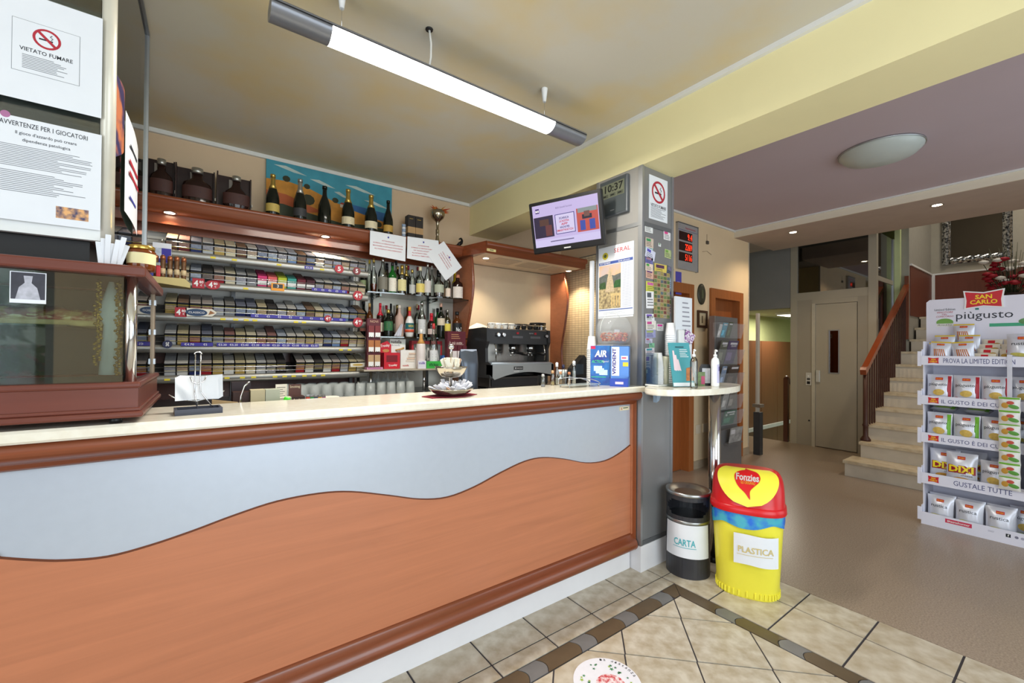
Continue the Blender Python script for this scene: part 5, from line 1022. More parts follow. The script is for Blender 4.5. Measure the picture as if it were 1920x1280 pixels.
MB().tube([(-.075, .05, zp(738)), (-.05, .06, zp(748)), (.0, .062, zp(753)), (.05, .06, zp(746)), (.075, .05, zp(735))], .002, CHROME, 8).build('cradle_wire', t)
# items behind the worktop on the work surface
ZW = .9853
def wcart(name, label, px0, px1, pyt, face, y=2.08, d=.06, txt=None, tm=INK, th=.25, cat='box'):
    a, b = on(px0, 740, 'y', y).x, on(px1, 740, 'y', y).x; h_ = on((px0+px1)/2, pyt, 'y', y).z-ZW
    t = thing(name, label, cat, ((a+b)/2, y, ZW)); BX('carton', t, -(b-a)/2, (b-a)/2, 0, d, 0, h_, face)
    if txt: letters(txt, t, 0, h_*.72, (b-a)*.8, h_*th*.5, tm, -.001, bold=.01)
    return t, (b-a), h_
BRN = M((60, 34, 28), .5)
wcart('rolling_paper_box', 'dark brown rolling-paper box behind the tap with cream script', 437, 468, 735, BRN, 2.10, txt='Smoking', tm=M((206, 170, 150), .5)); wcart('rolling_paper_box', 'black rolling-paper box with red script standing at the rear', 434, 470, 716, M((40, 24, 28), .5), 2.22, txt='Smoking', tm=M((120, 40, 50), .5))
t, w, h_ = wcart('filter_box', 'beige filter box with yellow citrus print', 470, 497, 731, M((196, 184, 150), .6)); BX('yellow_print', t, -w*.3, w*.35, -.0008, 0, h_*.2, h_*.6, M((214, 180, 40), .5, noise=.3, scale=70))
t, w, h_ = wcart('filter_box', 'grey-green filter box with pale blue mint print', 498, 525, 730, M((186, 188, 168), .6)); BX('mint_print', t, -w*.3, w*.35, -.0008, 0, h_*.2, h_*.65, M((130, 190, 196), .5, noise=.3, scale=70))
t, w, h_ = wcart('rolling_paper_display', 'white rolling-paper display box with tall header card', 525, 547, 745, M((214, 206, 190), .6), txt='RIZLA+', tm=M((60, 60, 80), .5), th=.6); BX('header_card', t, -w*.7, w*.3, .0605, .064, 0, on(530, 720, 'y', 2.14).z-ZW, M((222, 214, 200), .6)); lines(t, -w*.6, w*.2, on(530, 724, 'y', 2.14).z-ZW, on(530, 744, 'y', 2.14).z-ZW, 5, INK, .0602, .25)
t, w, h_ = wcart('rolling_paper_display', 'brown rolling-paper display box with gold and cream lettering', 548, 572, 743, BRN, 2.07, txt='Smoking', tm=M((226, 206, 170), .5), th=.9); BX('header_card', t, -w*.6, w*.4, .0605, .064, 0, on(556, 720, 'y', 2.13).z-ZW, M((84, 46, 36), .5)); letters('Smoking', t, -w*.1, on(556, 725, 'y', 2.13).z-ZW, w*.8, .014, M((226, 206, 170), .5), .06)
p = on(512, 752, 'y', 2.03); t = thing('green_lighter', 'bright green lighter leaning at the rear of the worktop', 'lighter', (p.x, 2.035, ZW)); MB().rbox(-.013, .013, -.008, .008, .1, .165, .007, M((70, 220, 40), .3, emit=.15), 3).build('body', t, (0, 0, 0), (0, .35, 0)); BX('stand', t, -.01, .07, -.008, .008, 0, .099, M((120, 116, 110), .5))  # green body given a slight glow of its own colour
for k, c in enumerate(((190, 60, 40), (40, 140, 70), (50, 60, 90), (206, 150, 40), (170, 50, 130))):
    p = on(577+7.5*k, 749, 'y', 2.06); t = thing('lighter', '%s lighter standing in a row behind the worktop' % ('red', 'green', 'navy', 'orange', 'purple')[k], 'lighter', (p.x, 2.06, ZW)); MB().rbox(-.009, .009, -.006, .006, .0, p.z-ZW+.012, .004, M(c, .3)).build('body', t); BX('metal_hood', t, -.007, .007, -.005, .005, p.z-ZW+.012, p.z-ZW+.022, CHROME)
p = on(619, 748, 'y', 2.10); t = thing('white_tub', 'round white plastic tub behind the worktop', 'tub', (p.x, 2.10, ZW)); MB().lathe([(.035, 0), (.042, p.z-ZW), (.044, p.z-ZW+.006), (.038, p.z-ZW+.012)], M((230, 224, 210), .4), 20).build('tub_body', t)
p = on(449, 752, 'y', 2.04); t = thing('wire_hook', 'curved chrome spout with white cable ties behind the worktop', 'spout', (p.x, 2.04, ZW)); z1 = on(449, 716, 'y', 2.04).z-ZW; MB().tube([(0, 0, 0), (.002, 0, z1*.5), (.004, 0, z1*.75), (.016, 0, z1*.93), (.034, 0, z1)], .004, CHROME, 8).build('spout', t); MB().tube([(.0, -.006, z1*.35), (.02, -.01, z1*.42), (.06, -.012, z1*.36), (.1, -.01, z1*.46), (.13, -.006, z1*.34)], .004, WHITE, 8).build('cable', t)
p = on(432, 745, 'y', 2.03); t = tag(MB().prism([(-.06, 0), (.055, 0), (.05, .09), (.025, .145), (-.06, .16)], 0, .012, 'y', M((190, 160, 116), .6)).build('cardboard_wedge', None, (p.x, 2.03, ZW)), 'tan cardboard wedge behind the paper holder', 'cardboard')
# shakers and small bottles near the coffee end
for k, (px, pyb, pyt, wpx, capc) in enumerate(((1018, 725, 701, 10, (190, 190, 190)), (1036, 722, 694, 10, (206, 160, 120)), (1044, 712, 679, 9, (236, 236, 236)), (1056, 714, 683, 9, (40, 40, 70)), (1051, 722, 696, 9, (206, 150, 110)), (1067, 722, 697, 9, (190, 120, 80)), (1076, 716, 676, 10, (226, 226, 226)))):
    q = sl(px, max(pyb, 719)); y_ = min(q.y, 1.945); q = on(px, pyb, 'y', y_); h_ = max(.06, on(px, pyt, 'y', y_).z-1.135); r_ = wpx/ppm(q)/2*.8
    lbn = ('salt shaker with steel cap and blue print', 'oil cruet with copper cap', 'tall glass straw jar with white cap', 'glass bottle with dark navy cap', 'glass spice jar with copper lid', 'small glass jar with brown lid', 'tall glass dispenser with white nozzle')[k]
    t = thing('condiment_bottle', lbn+' on the worktop', 'condiment', (q.x, y_, ZS)); MB().lathe([(r_, 0), (r_, h_*.6), (r_*.6, h_*.75), (r_*.6, h_*.82)], CLR, 12).build('glass_body', t); MB().lathe([(r_*.75, h_*.8), (r_*.75, h_*.96), (r_*.4, h_)], M(capc, .3, .4 if k in (0, 1, 4) else 0), 12).build('cap', t); MB().lathe([(r_*.8, .003), (r_*.8, h_*(.2+.06*k))], M(((150, 160, 200), (206, 180, 90), (230, 226, 220), (120, 90, 70), (150, 110, 60), (170, 120, 80), (220, 220, 220))[k], .5), 12).build('contents', t)
# acrylic wire tray, till device, cups
p = sl(1098, 725); t = thing('acrylic_tray', 'clear acrylic change tray with wire sides on the worktop', 'tray', (p.x+.0, p.y+.02, ZS)); BX('tray_floor', t, -.15, .11, -.035, .05, .012, .016, M((190, 200, 200), .15, noise=.02, alpha=.6))
for (x_, y_) in ((-.14, -.03), (.1, -.03), (-.14, .045), (.1, .045)): MB().lathe([(.004, 0), (.004, .012)], ALU, 8, (x_, y_, 0)).build('foot', t)
for y_ in (-.035, .05): MB().tube([(-.15, y_, .016), (-.148, y_, .05), (-.06, y_, .055), (.03, y_, .045), (.09, y_, .03), (.11, y_, .016)], .0025, CHROME, 6).build('wire_side', t)
p = on(1086, 690, 'y', 2.02); t = thing('card_terminal', 'black angled payment terminal behind the worktop', 'terminal', (p.x+.04, 2.06, ZW)); MB().prism([(-.09, 0), (.07, 0), (.08, .30), (.05, .33), (-.06, .24)], 0, .05, 'y', BLACK).build('body', t); BX('screen', t, -.03, .04, -.002, 0, .20, .27, M((60, 70, 80), .2))
t = thing('paper_roll_box', 'white lidded tub behind the worktop beside the payment terminal', 'tub', (on(1098, 690, 'y', 2.03).x-.11, 2.14, ZW)); MB().lathe([(.03, 0), (.03, .20), (.033, .205), (.033, .23)], WHITE, 16).build('tub_body', t)
# gum display boxes
def gum(name, label, px0, px1, pyt, pyb, y, face, d=.06):
    c_ = sl((px0+px1)/2, pyb); w = (px1-px0)/ppm(c_); h_ = (pyb-pyt)/ppm(c_)
    t = thing(name, label, 'display box', (c_.x, c_.y, ZS), math.radians(y)); BX('carton', t, -w/2, w/2, 0, d, 0, h_, face); return t, w, h_
GB = two_tone('deep_blue_print', (30, 40, 140), (40, 140, 210), 9, .35, .35, .7, 3)
t, w, h_ = gum('gum_display', 'deep blue chewing-gum box with white and green lettering on the worktop', 1107, 1143, 648, 722, -52, GB); h1_ = h_; letters('AIR', t, w*.05, h_*.80, w*.62, h_*.17, WHITE, -.001, bold=.03, shear=.15); letters('ACTION', t, -w*.12, h_*.60, w*.6, h_*.075, M((60, 220, 120), .5), -.001, shear=.25); letters('Vigorsol', t, w*.26, h_*.60, w*.34, h_*.06, WHITE, -.001)
for i, (x_, z_) in enumerate(((-.12, .42), (.16, .32), (-.02, .36))): BX('gum_print', t, w*(x_-.2), w*(x_+.22), -.0012-.0003*i, -.0006, h_*(z_-.06), h_*(z_+.07), M((190, 214, 236), .3, .3, noise=.2, scale=80))
BX('green_stripe', t, -w*.45, w*.3, -.001, 0, h_*.2, h_*.215, M((60, 200, 120), .5)); BX('red_corner', t, -w*.48, -w*.25, -.001, 0, h_*.92, h_*.99, M((200, 30, 80), .5))
t, w, h_ = gum('gum_display', 'light blue chewing-gum box with vertical violet lettering beside the column', 1145, 1178, 649, 724, -58, M((90, 140, 214), .4), .065)
BX('white_field', t, -w*.44, -w*.02, -.001, 0, h_*.26, h_*.98, WHITE); letters('VIVIDENT', t, -w*.30, h_*.62, h_*.66, w*.2, M((50, 40, 140), .5), -.0018, ang=PI/2, bold=.03); BX('white_sash', t, w*.08, w*.46, -.0014, -.0004, h_*.66, h_*.76, M((226, 230, 240), .5)); lines(t, w*.12, w*.42, h_*.735, h_*.685, 1, M((200, 40, 90), .5), -.002, .6); BX('yellow_sash', t, w*.18, w*.48, -.0014, -.0004, h_*.5, h_*.6, M((236, 206, 60), .5))
BX('tray_front', t, -w*.5, w*.5, -.03, -.027, 0, h_*.2, M((40, 70, 170), .4)); BX('tray_floor', t, -w*.5, w*.5, -.027, -.0005, 0, .003, M((40, 70, 170), .4)); BX('tray_side', t, w*.49, w*.5, -.027, -.0005, .003, h_*.25, M((60, 96, 190), .4)); BX('tray_print', t, -w*.2, w*.25, -.0308, -.03, h_*.06, h_*.12, M((226, 200, 220), .5)); letters('VIVIDENT', t, .03, h_*.5, h_*.6, .02, M((50, 50, 150), .5), 0, ang=PI/2, fn=lambda a, b, c: (w/2+.001-b, .03+(a-.03), c))
vx, vh = t.location.x, h_
# domed sweet bowl on top of the gum boxes
p = on(1151, 620, 'y', 1.79); h_ = max(h_, vh); t = thing('sweet_dome', 'clear plastic dome bowl of orange sweets on top of the gum boxes', 'bowl', (p.x, 1.79, ZS+max(h_, vh, h1_)+.0065)); rr_ = 66/ppm(p)/2
zt_ = ZS+max(h_, vh, h1_)+.0065; hd_ = on(1151, 592, 'y', 1.80).z-zt_
MB().lathe([(rr_*.55, 0), (rr_*.86, hd_*.1), (rr_, hd_*.42), (rr_*.98, hd_*.46)], CLP, 24).build('bowl', t); MB().lathe([(rr_*1.0, hd_*.461), (rr_*.95, hd_*.7), (rr_*.7, hd_*.92), (rr_*.3, hd_*.99), (.001, hd_)], CLP, 24).build('dome_lid', t)
rs = random.Random(4); mb = MB()
for k in range(170):
    a = rs.uniform(0, 2*PI); d = rr_*.72*math.sqrt(rs.random()); mb.rbox(d*math.cos(a)-.007, d*math.cos(a)+.007, d*math.sin(a)-.005, d*math.sin(a)+.005, (zz := hd_*(.12+.26*rs.random())), zz+.009, .002, M(((206, 110, 60), (190, 80, 50), (214, 150, 100))[k % 3], .3), 1)
mb.build('sweets', t, kind='stuff'); BX('price_note', t, -.02, .028, -rr_*.2, -rr_*.2+.001, hd_*.3, hd_*.52, PAPER)
MB().tube([(rr_*1.02*math.cos(a), rr_*.1, hd_*.45+hd_*.66*math.sin(a)) for a in [PI*k/12 for k in range(13)]], .003, CLPW, 6).build('handle', t)
BX('tray', t, -rr_*.75, rr_*.75, -rr_*.6, rr_*.6, -.005, -.0003, M((200, 206, 214), .2, alpha=.7))
# stack of paper cups
def cup_stack(label, x, y, z, n, r0, r1, h, pitch, m, lean=0., group=None, cat='cups', yl=0.):
    t = thing('cup_stack', label, cat, (x, y, z), group=group)
    me = MB().lathe([(r0*.9, h), (r0, h), (r1, .004), (r1*1.07, .002), (r1*1.07, 0), (r1*.9, 0), (r0*.86, h*.96)], m, 18).mesh('cup')
    for i in range(n): ob('cup', me, t, (lean*(i*pitch)**2*6, yl*(i*pitch)**2*6, pitch*i), (-yl*.3*i*pitch*12, lean*.3*i*pitch*12, 0))
    return t
q = on(1108, 700, 'y', 1.90); hh_ = on(1108, 626, 'y', 1.93).z-1.135
cup_stack('tall stack of white paper cups behind the blue gum box', on(1109, 690, 'y', 1.938).x, 1.938, ZS, int((hh_-.09)/.012), .022, .031, .09, .012, M((232, 232, 230), .5))

# ================================================================== STANDING TABLE ITEMS
TT = 1.1352
tp = lambda px, py: on(px, py, 'z', 1.135)
p = tp(1243, 723); t = thing('cup_tray', 'white acrylic tray with clear side holding cup stacks on the oval table', 'tray', (on(1242, 722, 'y', 1.565).x, 1.572, TT)); BX('tray_floor', t, -.105, .085, -.05, .045, 0, .012, M((230, 230, 224), .4), .004); BX('clear_side', t, -.103, -.100, -.045, .04, .0122, .20, CLR)
bx_, by_ = t.location.x, t.location.y
def hgt(px, py, y): return on(px, py, 'y', y).z
def txy(px, y): return on(px, 700, 'y', y).x
y_ = by_-.012; x_ = txy(1231, y_); cup_stack('stack of clear plastic cups on the acrylic tray', x_+.012, y_, TT+.0125, int((hgt(1233, 657, y_)-1.147-.09)/.010), .024, .034, .09, .010, M((226, 228, 230), .25, alpha=.75))
y_ = by_+.01; x_ = txy(1259, y_+.0); cup_stack('tall leaning stack of white cups on the acrylic tray', x_-.004, y_+.006, TT+.0125, int((hgt(1256, 600, y_)-1.147-.08)/.013), .022, .032, .08, .013, M((236, 236, 238), .45), lean=-.004)
y_ = by_-.018; x_ = txy(1246, y_); t = thing('cup_tube', 'cream cylinder cup holder with black rim on the acrylic tray', 'holder', (x_, y_, TT+.0125)); h_ = hgt(1249, 666, y_)-1.148; MB().lathe([(.025, 0), (.025, h_)], M((232, 226, 200), .45), 20).build('tube', t); MB().lathe([(.026, h_-.004), (.026, h_), (.022, h_)], BLACK, 20).build('rim', t)
# leaflet stand
y_ = 1.43; x0_, x1_ = txy(1268, y_), txy(1298, y_); t = thing('leaflet_stand', 'teal vaccination leaflet in a tilted clear stand on the oval table', 'leaflet stand', ((x0_+x1_)/2, y_, TT), math.radians(-24)); w = (x1_-x0_)*.84; h_ = hgt(1280, 642, y_)-1.135
lean = .06; lf = MB().add([(-w/2, -lean*0, .004), (w/2, 0, .004), (w/2, lean, h_), (-w/2, lean, h_), (-w/2, .006, .004), (w/2, .006, .004), (w/2, lean+.006, h_), (-w/2, lean+.006, h_)], [(0, 1, 2, 3), (7, 6, 5, 4), (0, 4, 5, 1), (1, 5, 6, 2), (2, 6, 7, 3), (3, 7, 4, 0)], M((70, 150, 160), .4, noise=.05)).build('leaflet', t)
fl = lambda a, b, c: (a, lean*(c-.004)/h_-.0008+b*.2, c)
lines(lf, -w*.2, w*.4, h_*.92, h_*.88, 1, M((30, 70, 80), .5), 0, .6, fn=fl); lines(lf, -w*.02, w*.4, h_*.86, h_*.66, 5, WINK, 0, .3, fn=fl)
for k in range(3): MB().add([fl(*q) for q in ((-w*(.38-.11*k), 0, h_*.38), (-w*(.26-.11*k), 0, h_*.36), (-w*(.28-.08*k), -.0004, h_*(.82-.1*k)), (-w*(.36-.08*k), -.0004, h_*(.82-.1*k)))], [(0, 1, 2, 3)], M((222, 200, 206), .5)).build('arm_print', lf)
MB().add([fl(*q) for q in ((-w*.5, -.0002, .006), (w*.5, -.0002, .006), (w*.5, -.0002, h_*.1), (-w*.5, -.0002, h_*.1))], [(0, 1, 2, 3)], M((226, 232, 236), .5)).build('footer_print', lf); MB().add([fl(*q) for q in ((w*.12, -.0004, h_*.14), (w*.48, -.0004, h_*.14), (w*.48, -.0004, h_*.46), (w*.2, -.0004, h_*.42))], [(0, 1, 2, 3)], M((176, 110, 60), .5, noise=.3, scale=60)).build('face_print', lf)
BX('stand_foot', t, -w/2, w/2, -.012, .066, 0, .0036, CLR); MB().add([(-w/2, lean+.008, h_*.96), (w/2, lean+.008, h_*.96), (w/2, .066, .004), (-w/2, .066, .004)], [(0, 1, 2, 3)], CLR).build('stand_back', t)
# gel bottles, napkin holder
def pump(label, px, y, pyt, r, body, head, lab=None):
    t = thing('pump_bottle', label, 'bottle', (txy(px, y), y, TT)); h_ = hgt(px, pyt, y)-1.135
    MB().lathe([(r*.92, 0), (r, .006), (r, h_*.66), (r*.85, h_*.74), (r*.4, h_*.79), (r*.4, h_*.82)], body, 18).build('bottle_body', t); MB().lathe([(r*.45, h_*.80), (r*.45, h_*.86), (r*.2, h_*.87), (r*.2, h_*.95)], head, 12).tube([(0, 0, h_*.96), (-r*.3, -r*.3, h_*.98), (-r*.9, -r*.9, h_*.96)], r*.24, head, 8).build('pump_head', t)
    if lab:
        lo = MB().grid(lambda u, v: (r*1.015*math.sin((u-.5)*2.0+.35), -r*1.015*math.cos((u-.5)*2.0+.35), h_*(.1+.5*v)), 8, 3, lab).build('label', t); MB().grid(lambda u, v: (r*1.03*math.sin((u-.5)*1.0+.35), -r*1.03*math.cos((u-.5)*1.0+.35), h_*(.42+.12*v)), 6, 2, M((100, 90, 170), .5)).build('shield_print', lo)
    return t
pump('clear hand-gel pump bottle standing on the oval table', 1301, 1.36, 654, .021, CLR, WHITE, None); pump('white hand-gel pump bottle with violet shield label on the oval table', 1341, 1.36, 655, .023, M((238, 240, 242), .35), WHITE, M((200, 196, 226), .5))
y_ = 1.42; t = thing('napkin_holder', 'black napkin holder with marble-print face on the oval table', 'holder', (txy(1324, y_), y_, TT), math.radians(-50)); h_ = hgt(1324, 683, y_)-1.135
MB().prism([(-.032, 0), (.032, 0), (.032, h_*.8), (.02, h_), (-.02, h_), (-.032, h_*.8)], 0, .05, 'y', BLACK).build('body', t); BX('marble_face', t, -.023, .023, -.001, 0, h_*.12, h_*.82, M((200, 200, 206), .3, noise=.2, scale=50))
t = thing('tea_packet', 'small colourful packet behind the clear gel bottle', 'packet', (txy(1312, 1.44), 1.437, TT), math.radians(-40)); BX('packet', t, -.028, .028, -.004, .01, 0, .085, M((110, 130, 80), .5, noise=.4, scale=50)); BX('pink_print', t, .005, .026, -.0046, -.004, .01, .06, M((190, 70, 110), .5))

# ================================================================== COLUMN THINGS
RZX = -PI/2     # facing -X
def side(px, py, x=2.1845): return on(px, py, 'x', x)
a, b = side(1130, 345), side(1183, 395)
ck = thing('wall_clock', 'square grey digital clock showing 10:37 high on the column', 'clock', (2.1845, 1.842, 2.345), RZX); cw, ch_ = .115, .122
BX('case', ck, -cw, cw, -.025, -.0005, -ch_, ch_, M((92, 96, 100), .4, .2), .008); BX('face', ck, -cw+.012, cw-.012, -.027, -.0252, -ch_+.012, ch_-.012, M((76, 82, 84), .3)); BX('display', ck, -cw+.022, cw-.022, -.0282, -.0272, .0, .092, M((112, 116, 96), .3))
letters('10:37', ck, .01, .06, .15, .05, M((24, 26, 24), .4), -.0288, bold=.02); 
for i in range(3): BX('small_field', ck, -.085+.06*i, -.035+.06*i, -.0288, -.0283, .004, .026, M((86, 90, 76), .3)); lines(ck, -.076+.06*i, -.044+.06*i, .022, .008, 1, M((24, 26, 24), .4), -.0292, .6)
lines(ck, -.02, .02, -.08, -.09, 1, M((150, 150, 150), .4), -.0276, .6)
cal = thing('wall_calendar', 'white wall calendar with stone temple photo on the column side', 'calendar', (2.1845, 1.836, 1.575), RZX); Wc, Hc = .145, .46
BX('sheet', cal, -Wc, Wc, -.004, -.0006, 0, Hc, PAPER); BX('rear_sheet', cal, -Wc-.004, Wc-.004, -.0005, -.0001, -.012, .3, PAPER); letters('SERAL', cal, .055, Hc-.036, .13, .028, M((190, 50, 60), .5), -.0045)
MB().lathe([(.024, 0), (.024, .0006)], M((206, 190, 60), .5), 16, sx=1, sy=1).build('emblem', cal, (-.085, -.0041, Hc-.06), (PI/2, 0, 0)); MB().lathe([(.012, 0), (.012, .001)], M((90, 100, 60), .5), 12).build('emblem_core', cal, (-.085, -.0042, Hc-.06), (PI/2, 0, 0)); lines(cal, .0, .12, Hc-.056, Hc-.085, 3, M((190, 190, 196), .6), -.0045, .25)
BX('blue_bar', cal, -Wc+.006, Wc-.006, -.005, -.0041, Hc-.118, Hc-.1, M((70, 90, 160), .5)); letters('SETTEMBRE', cal, -.085, Hc-.109, .09, .011, WINK, -.0055); letters('Seral alimenti', cal, .07, Hc-.109, .09, .01, WINK, -.0055)
x0_, x1_, z0_, z1_ = -Wc+.006, .045, .05, Hc-.122
def cpoly(name, pts, m, d): MB().poly([(x0_+(x1_-x0_)*u, -d, z0_+(z1_-z0_)*v) for u, v in pts], m).build(name, cal)
cpoly('photo_sky', [(0, .6), (1, .6), (1, 1), (0, 1)], two_tone('sunset', (226, 176, 110), (196, 176, 170), 7, .6), .0043); cpoly('photo_hills', [(0, .5), (1, .5), (1, .78), (.7, .74), (.35, .8), (0, .74)], M((96, 100, 96), .6, noise=.3, scale=60), .0045); cpoly('photo_trees', [(0, .42), (.35, .42), (.3, .62), (.05, .6)], M((60, 84, 50), .6, noise=.4, scale=80), .0047); cpoly('photo_trees', [(.62, .42), (1, .42), (1, .64), (.75, .62)], M((50, 90, 50), .6, noise=.4, scale=80), .0047)
cpoly('photo_ruins', [(0, 0), (1, 0), (1, .46), (0, .46)], two_tone('ruins', (120, 104, 80), (196, 176, 130), 60, .7, .35, .65, 5), .0048); cpoly('photo_temple', [(.3, .38), (.72, .38), (.66, .62), (.56, .86), (.51, .95), (.46, .86), (.37, .62)], M((190, 170, 140), .6, noise=.3, scale=120), .005)
for u in (.58, .68, .8, .92): cpoly('photo_column', [(u, .05), (u+.05, .05), (u+.05, .3), (u, .3)], M((206, 176, 120), .6, noise=.2, scale=80), .0051)
cpoly('photo_lintel', [(.55, .29), (1, .27), (1, .33), (.55, .34)], M((206, 180, 126), .6, noise=.2, scale=80), .0052)
mb = MB()
for i in range(29): z = .055+(Hc-.18)*i/28; mb.box(.056, .128, -.0045, -.0041, z, z+.003, M((170, 176, 200), .6))
mb.build('date_lines', cal); BX('blue_bar', cal, -Wc+.006, Wc-.006, -.0048, -.0041, .038, .044, M((90, 110, 170), .5)); lines(cal, -.1, .1, .03, .012, 2, M((190, 196, 206), .6), -.0045, .3)
t = thing('white_board_edge', 'narrow white vertical board standing at the rear edge of the column', 'board', (2.18, 2.03, 1.135), RZX); t.location.z = .9; BX('board', t, -.012, .012, -.02, .0, -.9, 1.06, M((226, 228, 232), .4))
# no-smoking sign on the column front
sg = thing('no_smoking_sign', 'white no-smoking sign with red ring on the column front', 'sign', (2.35, 1.6362, 2.175)); BX('plate', sg, -.097, .097, -.003, -.0008, 0, .275, PAPER); no_smoking(sg, 0, .18, .07, -.0036); letters('VIETATO FUMARE', sg, 0, .09, .16, .02, INK, -.0034, bold=.01); lines(sg, -.08, .08, .078, .012, 8, M((120, 120, 126), .6), -.0034, .35)
# flyers on the column front (pixel corners on plane y = 1.636)
rf = random.Random(9)
FL = [(1209, 420, 1224, 436, (226, 226, 224), 'small white receipt'), (1244, 433, 1257, 450, (226, 222, 222), 'white business card with red logo'), (1210, 446, 1225, 464, (206, 186, 170), 'peach photo card'), (1210, 459, 1224, 472, (170, 206, 206), 'pale aqua card'), (1210, 467, 1228, 486, (214, 214, 232), 'tilted lavender card with red flower'), (1234, 456, 1239, 462, (236, 236, 236), 'tiny white square label'), (1246, 468, 1259, 484, (176, 186, 130), 'pale green card'),
      (1210, 482, 1224, 496, (110, 110, 170), 'violet printed card'), (1210, 494, 1224, 508, (226, 206, 190), 'card with red stripe'), (1211, 505, 1226, 522, (216, 170, 150), 'pinkish printed card'), (1227, 495, 1250, 517, (214, 190, 90), 'yellow map header card'), (1250, 500, 1262, 520, (90, 96, 110), 'dark grey tilted leaflet'), (1250, 520, 1262, 540, (150, 170, 190), 'pale blue tilted leaflet'), (1211, 528, 1232, 548, (206, 206, 90), 'lime yellow leaflet'), (1211, 546, 1231, 578, (232, 230, 232), 'white leaflet with small red boat'),
      (1250, 545, 1262, 565, (120, 130, 110), 'green-grey leaflet'), (1251, 560, 1262, 588, (176, 150, 150), 'rose leaflet at the column edge'), (1210, 588, 1227, 602, (226, 226, 226), 'white card with bold black letters'), (1211, 601, 1230, 619, (222, 216, 206), 'cream card with handwriting'), (1210, 618, 1229, 633, (150, 150, 190), 'card with violet drawings'), (1231, 607, 1244, 620, (216, 214, 212), 'blank white note'), (1210, 634, 1223, 644, (190, 186, 206), 'small lilac card'), (1217, 643, 1227, 652, (130, 190, 150), 'small mint green card'), (1210, 652, 1227, 665, (224, 214, 222), 'card with pink cursive print'), (1210, 666, 1220, 694, (206, 206, 210), 'white leaflet folded at the edge'), (1210, 690, 1219, 716, (36, 40, 46), 'black leaflet with teal stripe')]
for k, (x0_, y0_, x1_, y1_, c, lb) in enumerate(FL):
    yy = 1.6362-.0011*(k % 3); a, b = on(x0_, (y0_+y1_)/2, 'y', yy), on(x1_, (y0_+y1_)/2, 'y', yy); w = b.x-a.x; cz_ = on((x0_+x1_)/2, (y0_+y1_)/2, 'y', yy).z; h_ = (y1_-y0_)/ppm(a)*1.0
    t = thing('flyer', lb+' stuck on the column front', 'flyer', (a.x+w/2, yy, cz_), rot=(0, rf.uniform(-.06, .06) if 'tilted' not in lb else .25, 0))
    BX('sheet', t, -w/2, w/2, -.0008, -.0002, -h_/2, h_/2, M(c, .6, noise=.08, scale=60)); c2 = tuple(max(0, int(v*.55)) for v in c); lines(t, -w*.38, w*.4, h_*.1, -h_*.4, 3, M(c2, .6), -.0011, .4); BX('picture_patch', t, -w*.38, -w*.38+w*rf.uniform(.3, .7), -.0012, -.0009, h_*.14, h_*.42, M((rf.randint(60, 220), rf.randint(50, 180), rf.randint(50, 180)), .6, noise=.3, scale=60))
    if 'bold black' in lb: letters('MTT', t, 0, h_*.05, w*.7, h_*.3, INK, -.0014, bold=.01)
t = thing('tourist_map', 'colourful tourist map poster with grid of pictures on the column front', 'poster', tuple(on(1241, 553, 'y', 1.6325))); a, b = on(1224, 553, 'y', 1.632), on(1254, 553, 'y', 1.632); w = b.x-a.x; h_ = 88/ppm(a)
t.location.y = 1.6326
BX('sheet', t, -w/2, w/2, -.0006, 0, -h_/2, h_/2, M((170, 150, 110), .6, noise=.2, scale=40))
for i in range(5):
    for j in range(12):
        BX('map_tile', t, -w/2+w*(i+.08)/5, -w/2+w*(i+.92)/5, -.0012, -.0007, -h_/2+h_*(j+.1)/12, -h_/2+h_*(j+.88)/12, M(rf.choice(((86, 110, 60), (130, 86, 66), (106, 124, 80), (84, 70, 74), (150, 134, 80), (116, 60, 56), (90, 104, 110), (150, 140, 120))), .6, noise=.6, scale=160))
# TV on a bracket
tv = thing('wall_tv', 'black flat television with lilac screen tilted down beside the column', 'television', (1.975, 2.08, 2.2), rot=(math.radians(13), 0, math.radians(-71.2)))
tv.rotation_mode = 'XYZ'
TW, THh = .268, .167
BX('housing', tv, -TW, TW, -.02, .015, -THh-.012, THh, BLACK, .008); BX('rear_housing', tv, -TW*.7, TW*.7, .015, .045, -THh*.7, THh*.6, BLACK, .01)
sc = BX('screen', tv, -TW+.026, TW-.026, -.0212, -.0202, -THh+.03, THh-.024, EM((206, 190, 236), .8))
SW, SH_ = TW-.026, (2*THh-.054)/2; zc = .003
E_ = lambda c, e=.8: EM(c, .8)
def scr(name, x0, x1, z0, z1, c, d=.0218, e=.7): return BX(name, sc, x0*SW, x1*SW, -d, -.0213, zc+z0*SH_, zc+z1*SH_, E_(c, e))
scr('left_picture', -.98, -.36, -.56, .44, (50, 40, 66), e=.5); scr('right_picture', .36, .98, -.56, .5, (200, 84, 70)); scr('promo_border', -.30, .30, -.5, .42, (56, 50, 130), .0217); scr('promo_card', -.28, .28, -.47, .39, (222, 212, 246), .0222); scr('ticker_bar', -1, 1, -1, -.66, (216, 206, 246), .0217)
for a_, b_, c_, d_, col_, dd in ((-.8, -.5, .0, .3, (90, 60, 50), .0222), (-.62, -.42, -.5, .0, (110, 60, 60), .0223), (.4, .95, .3, .5, (140, 150, 150), .0222), (.52, .8, -.0, .2, (30, 30, 50), .0224), (.45, .6, -.5, -.05, (60, 80, 170), .0224), (.72, .88, -.5, -.05, (60, 80, 170), .0225), (.58, .74, .1, .34, (120, 80, 70), .0226), (-.9, -.78, .62, .84, (70, 50, 120), .0222)): scr('picture_shape', a_, b_, c_, d_, col_, dd, .5)
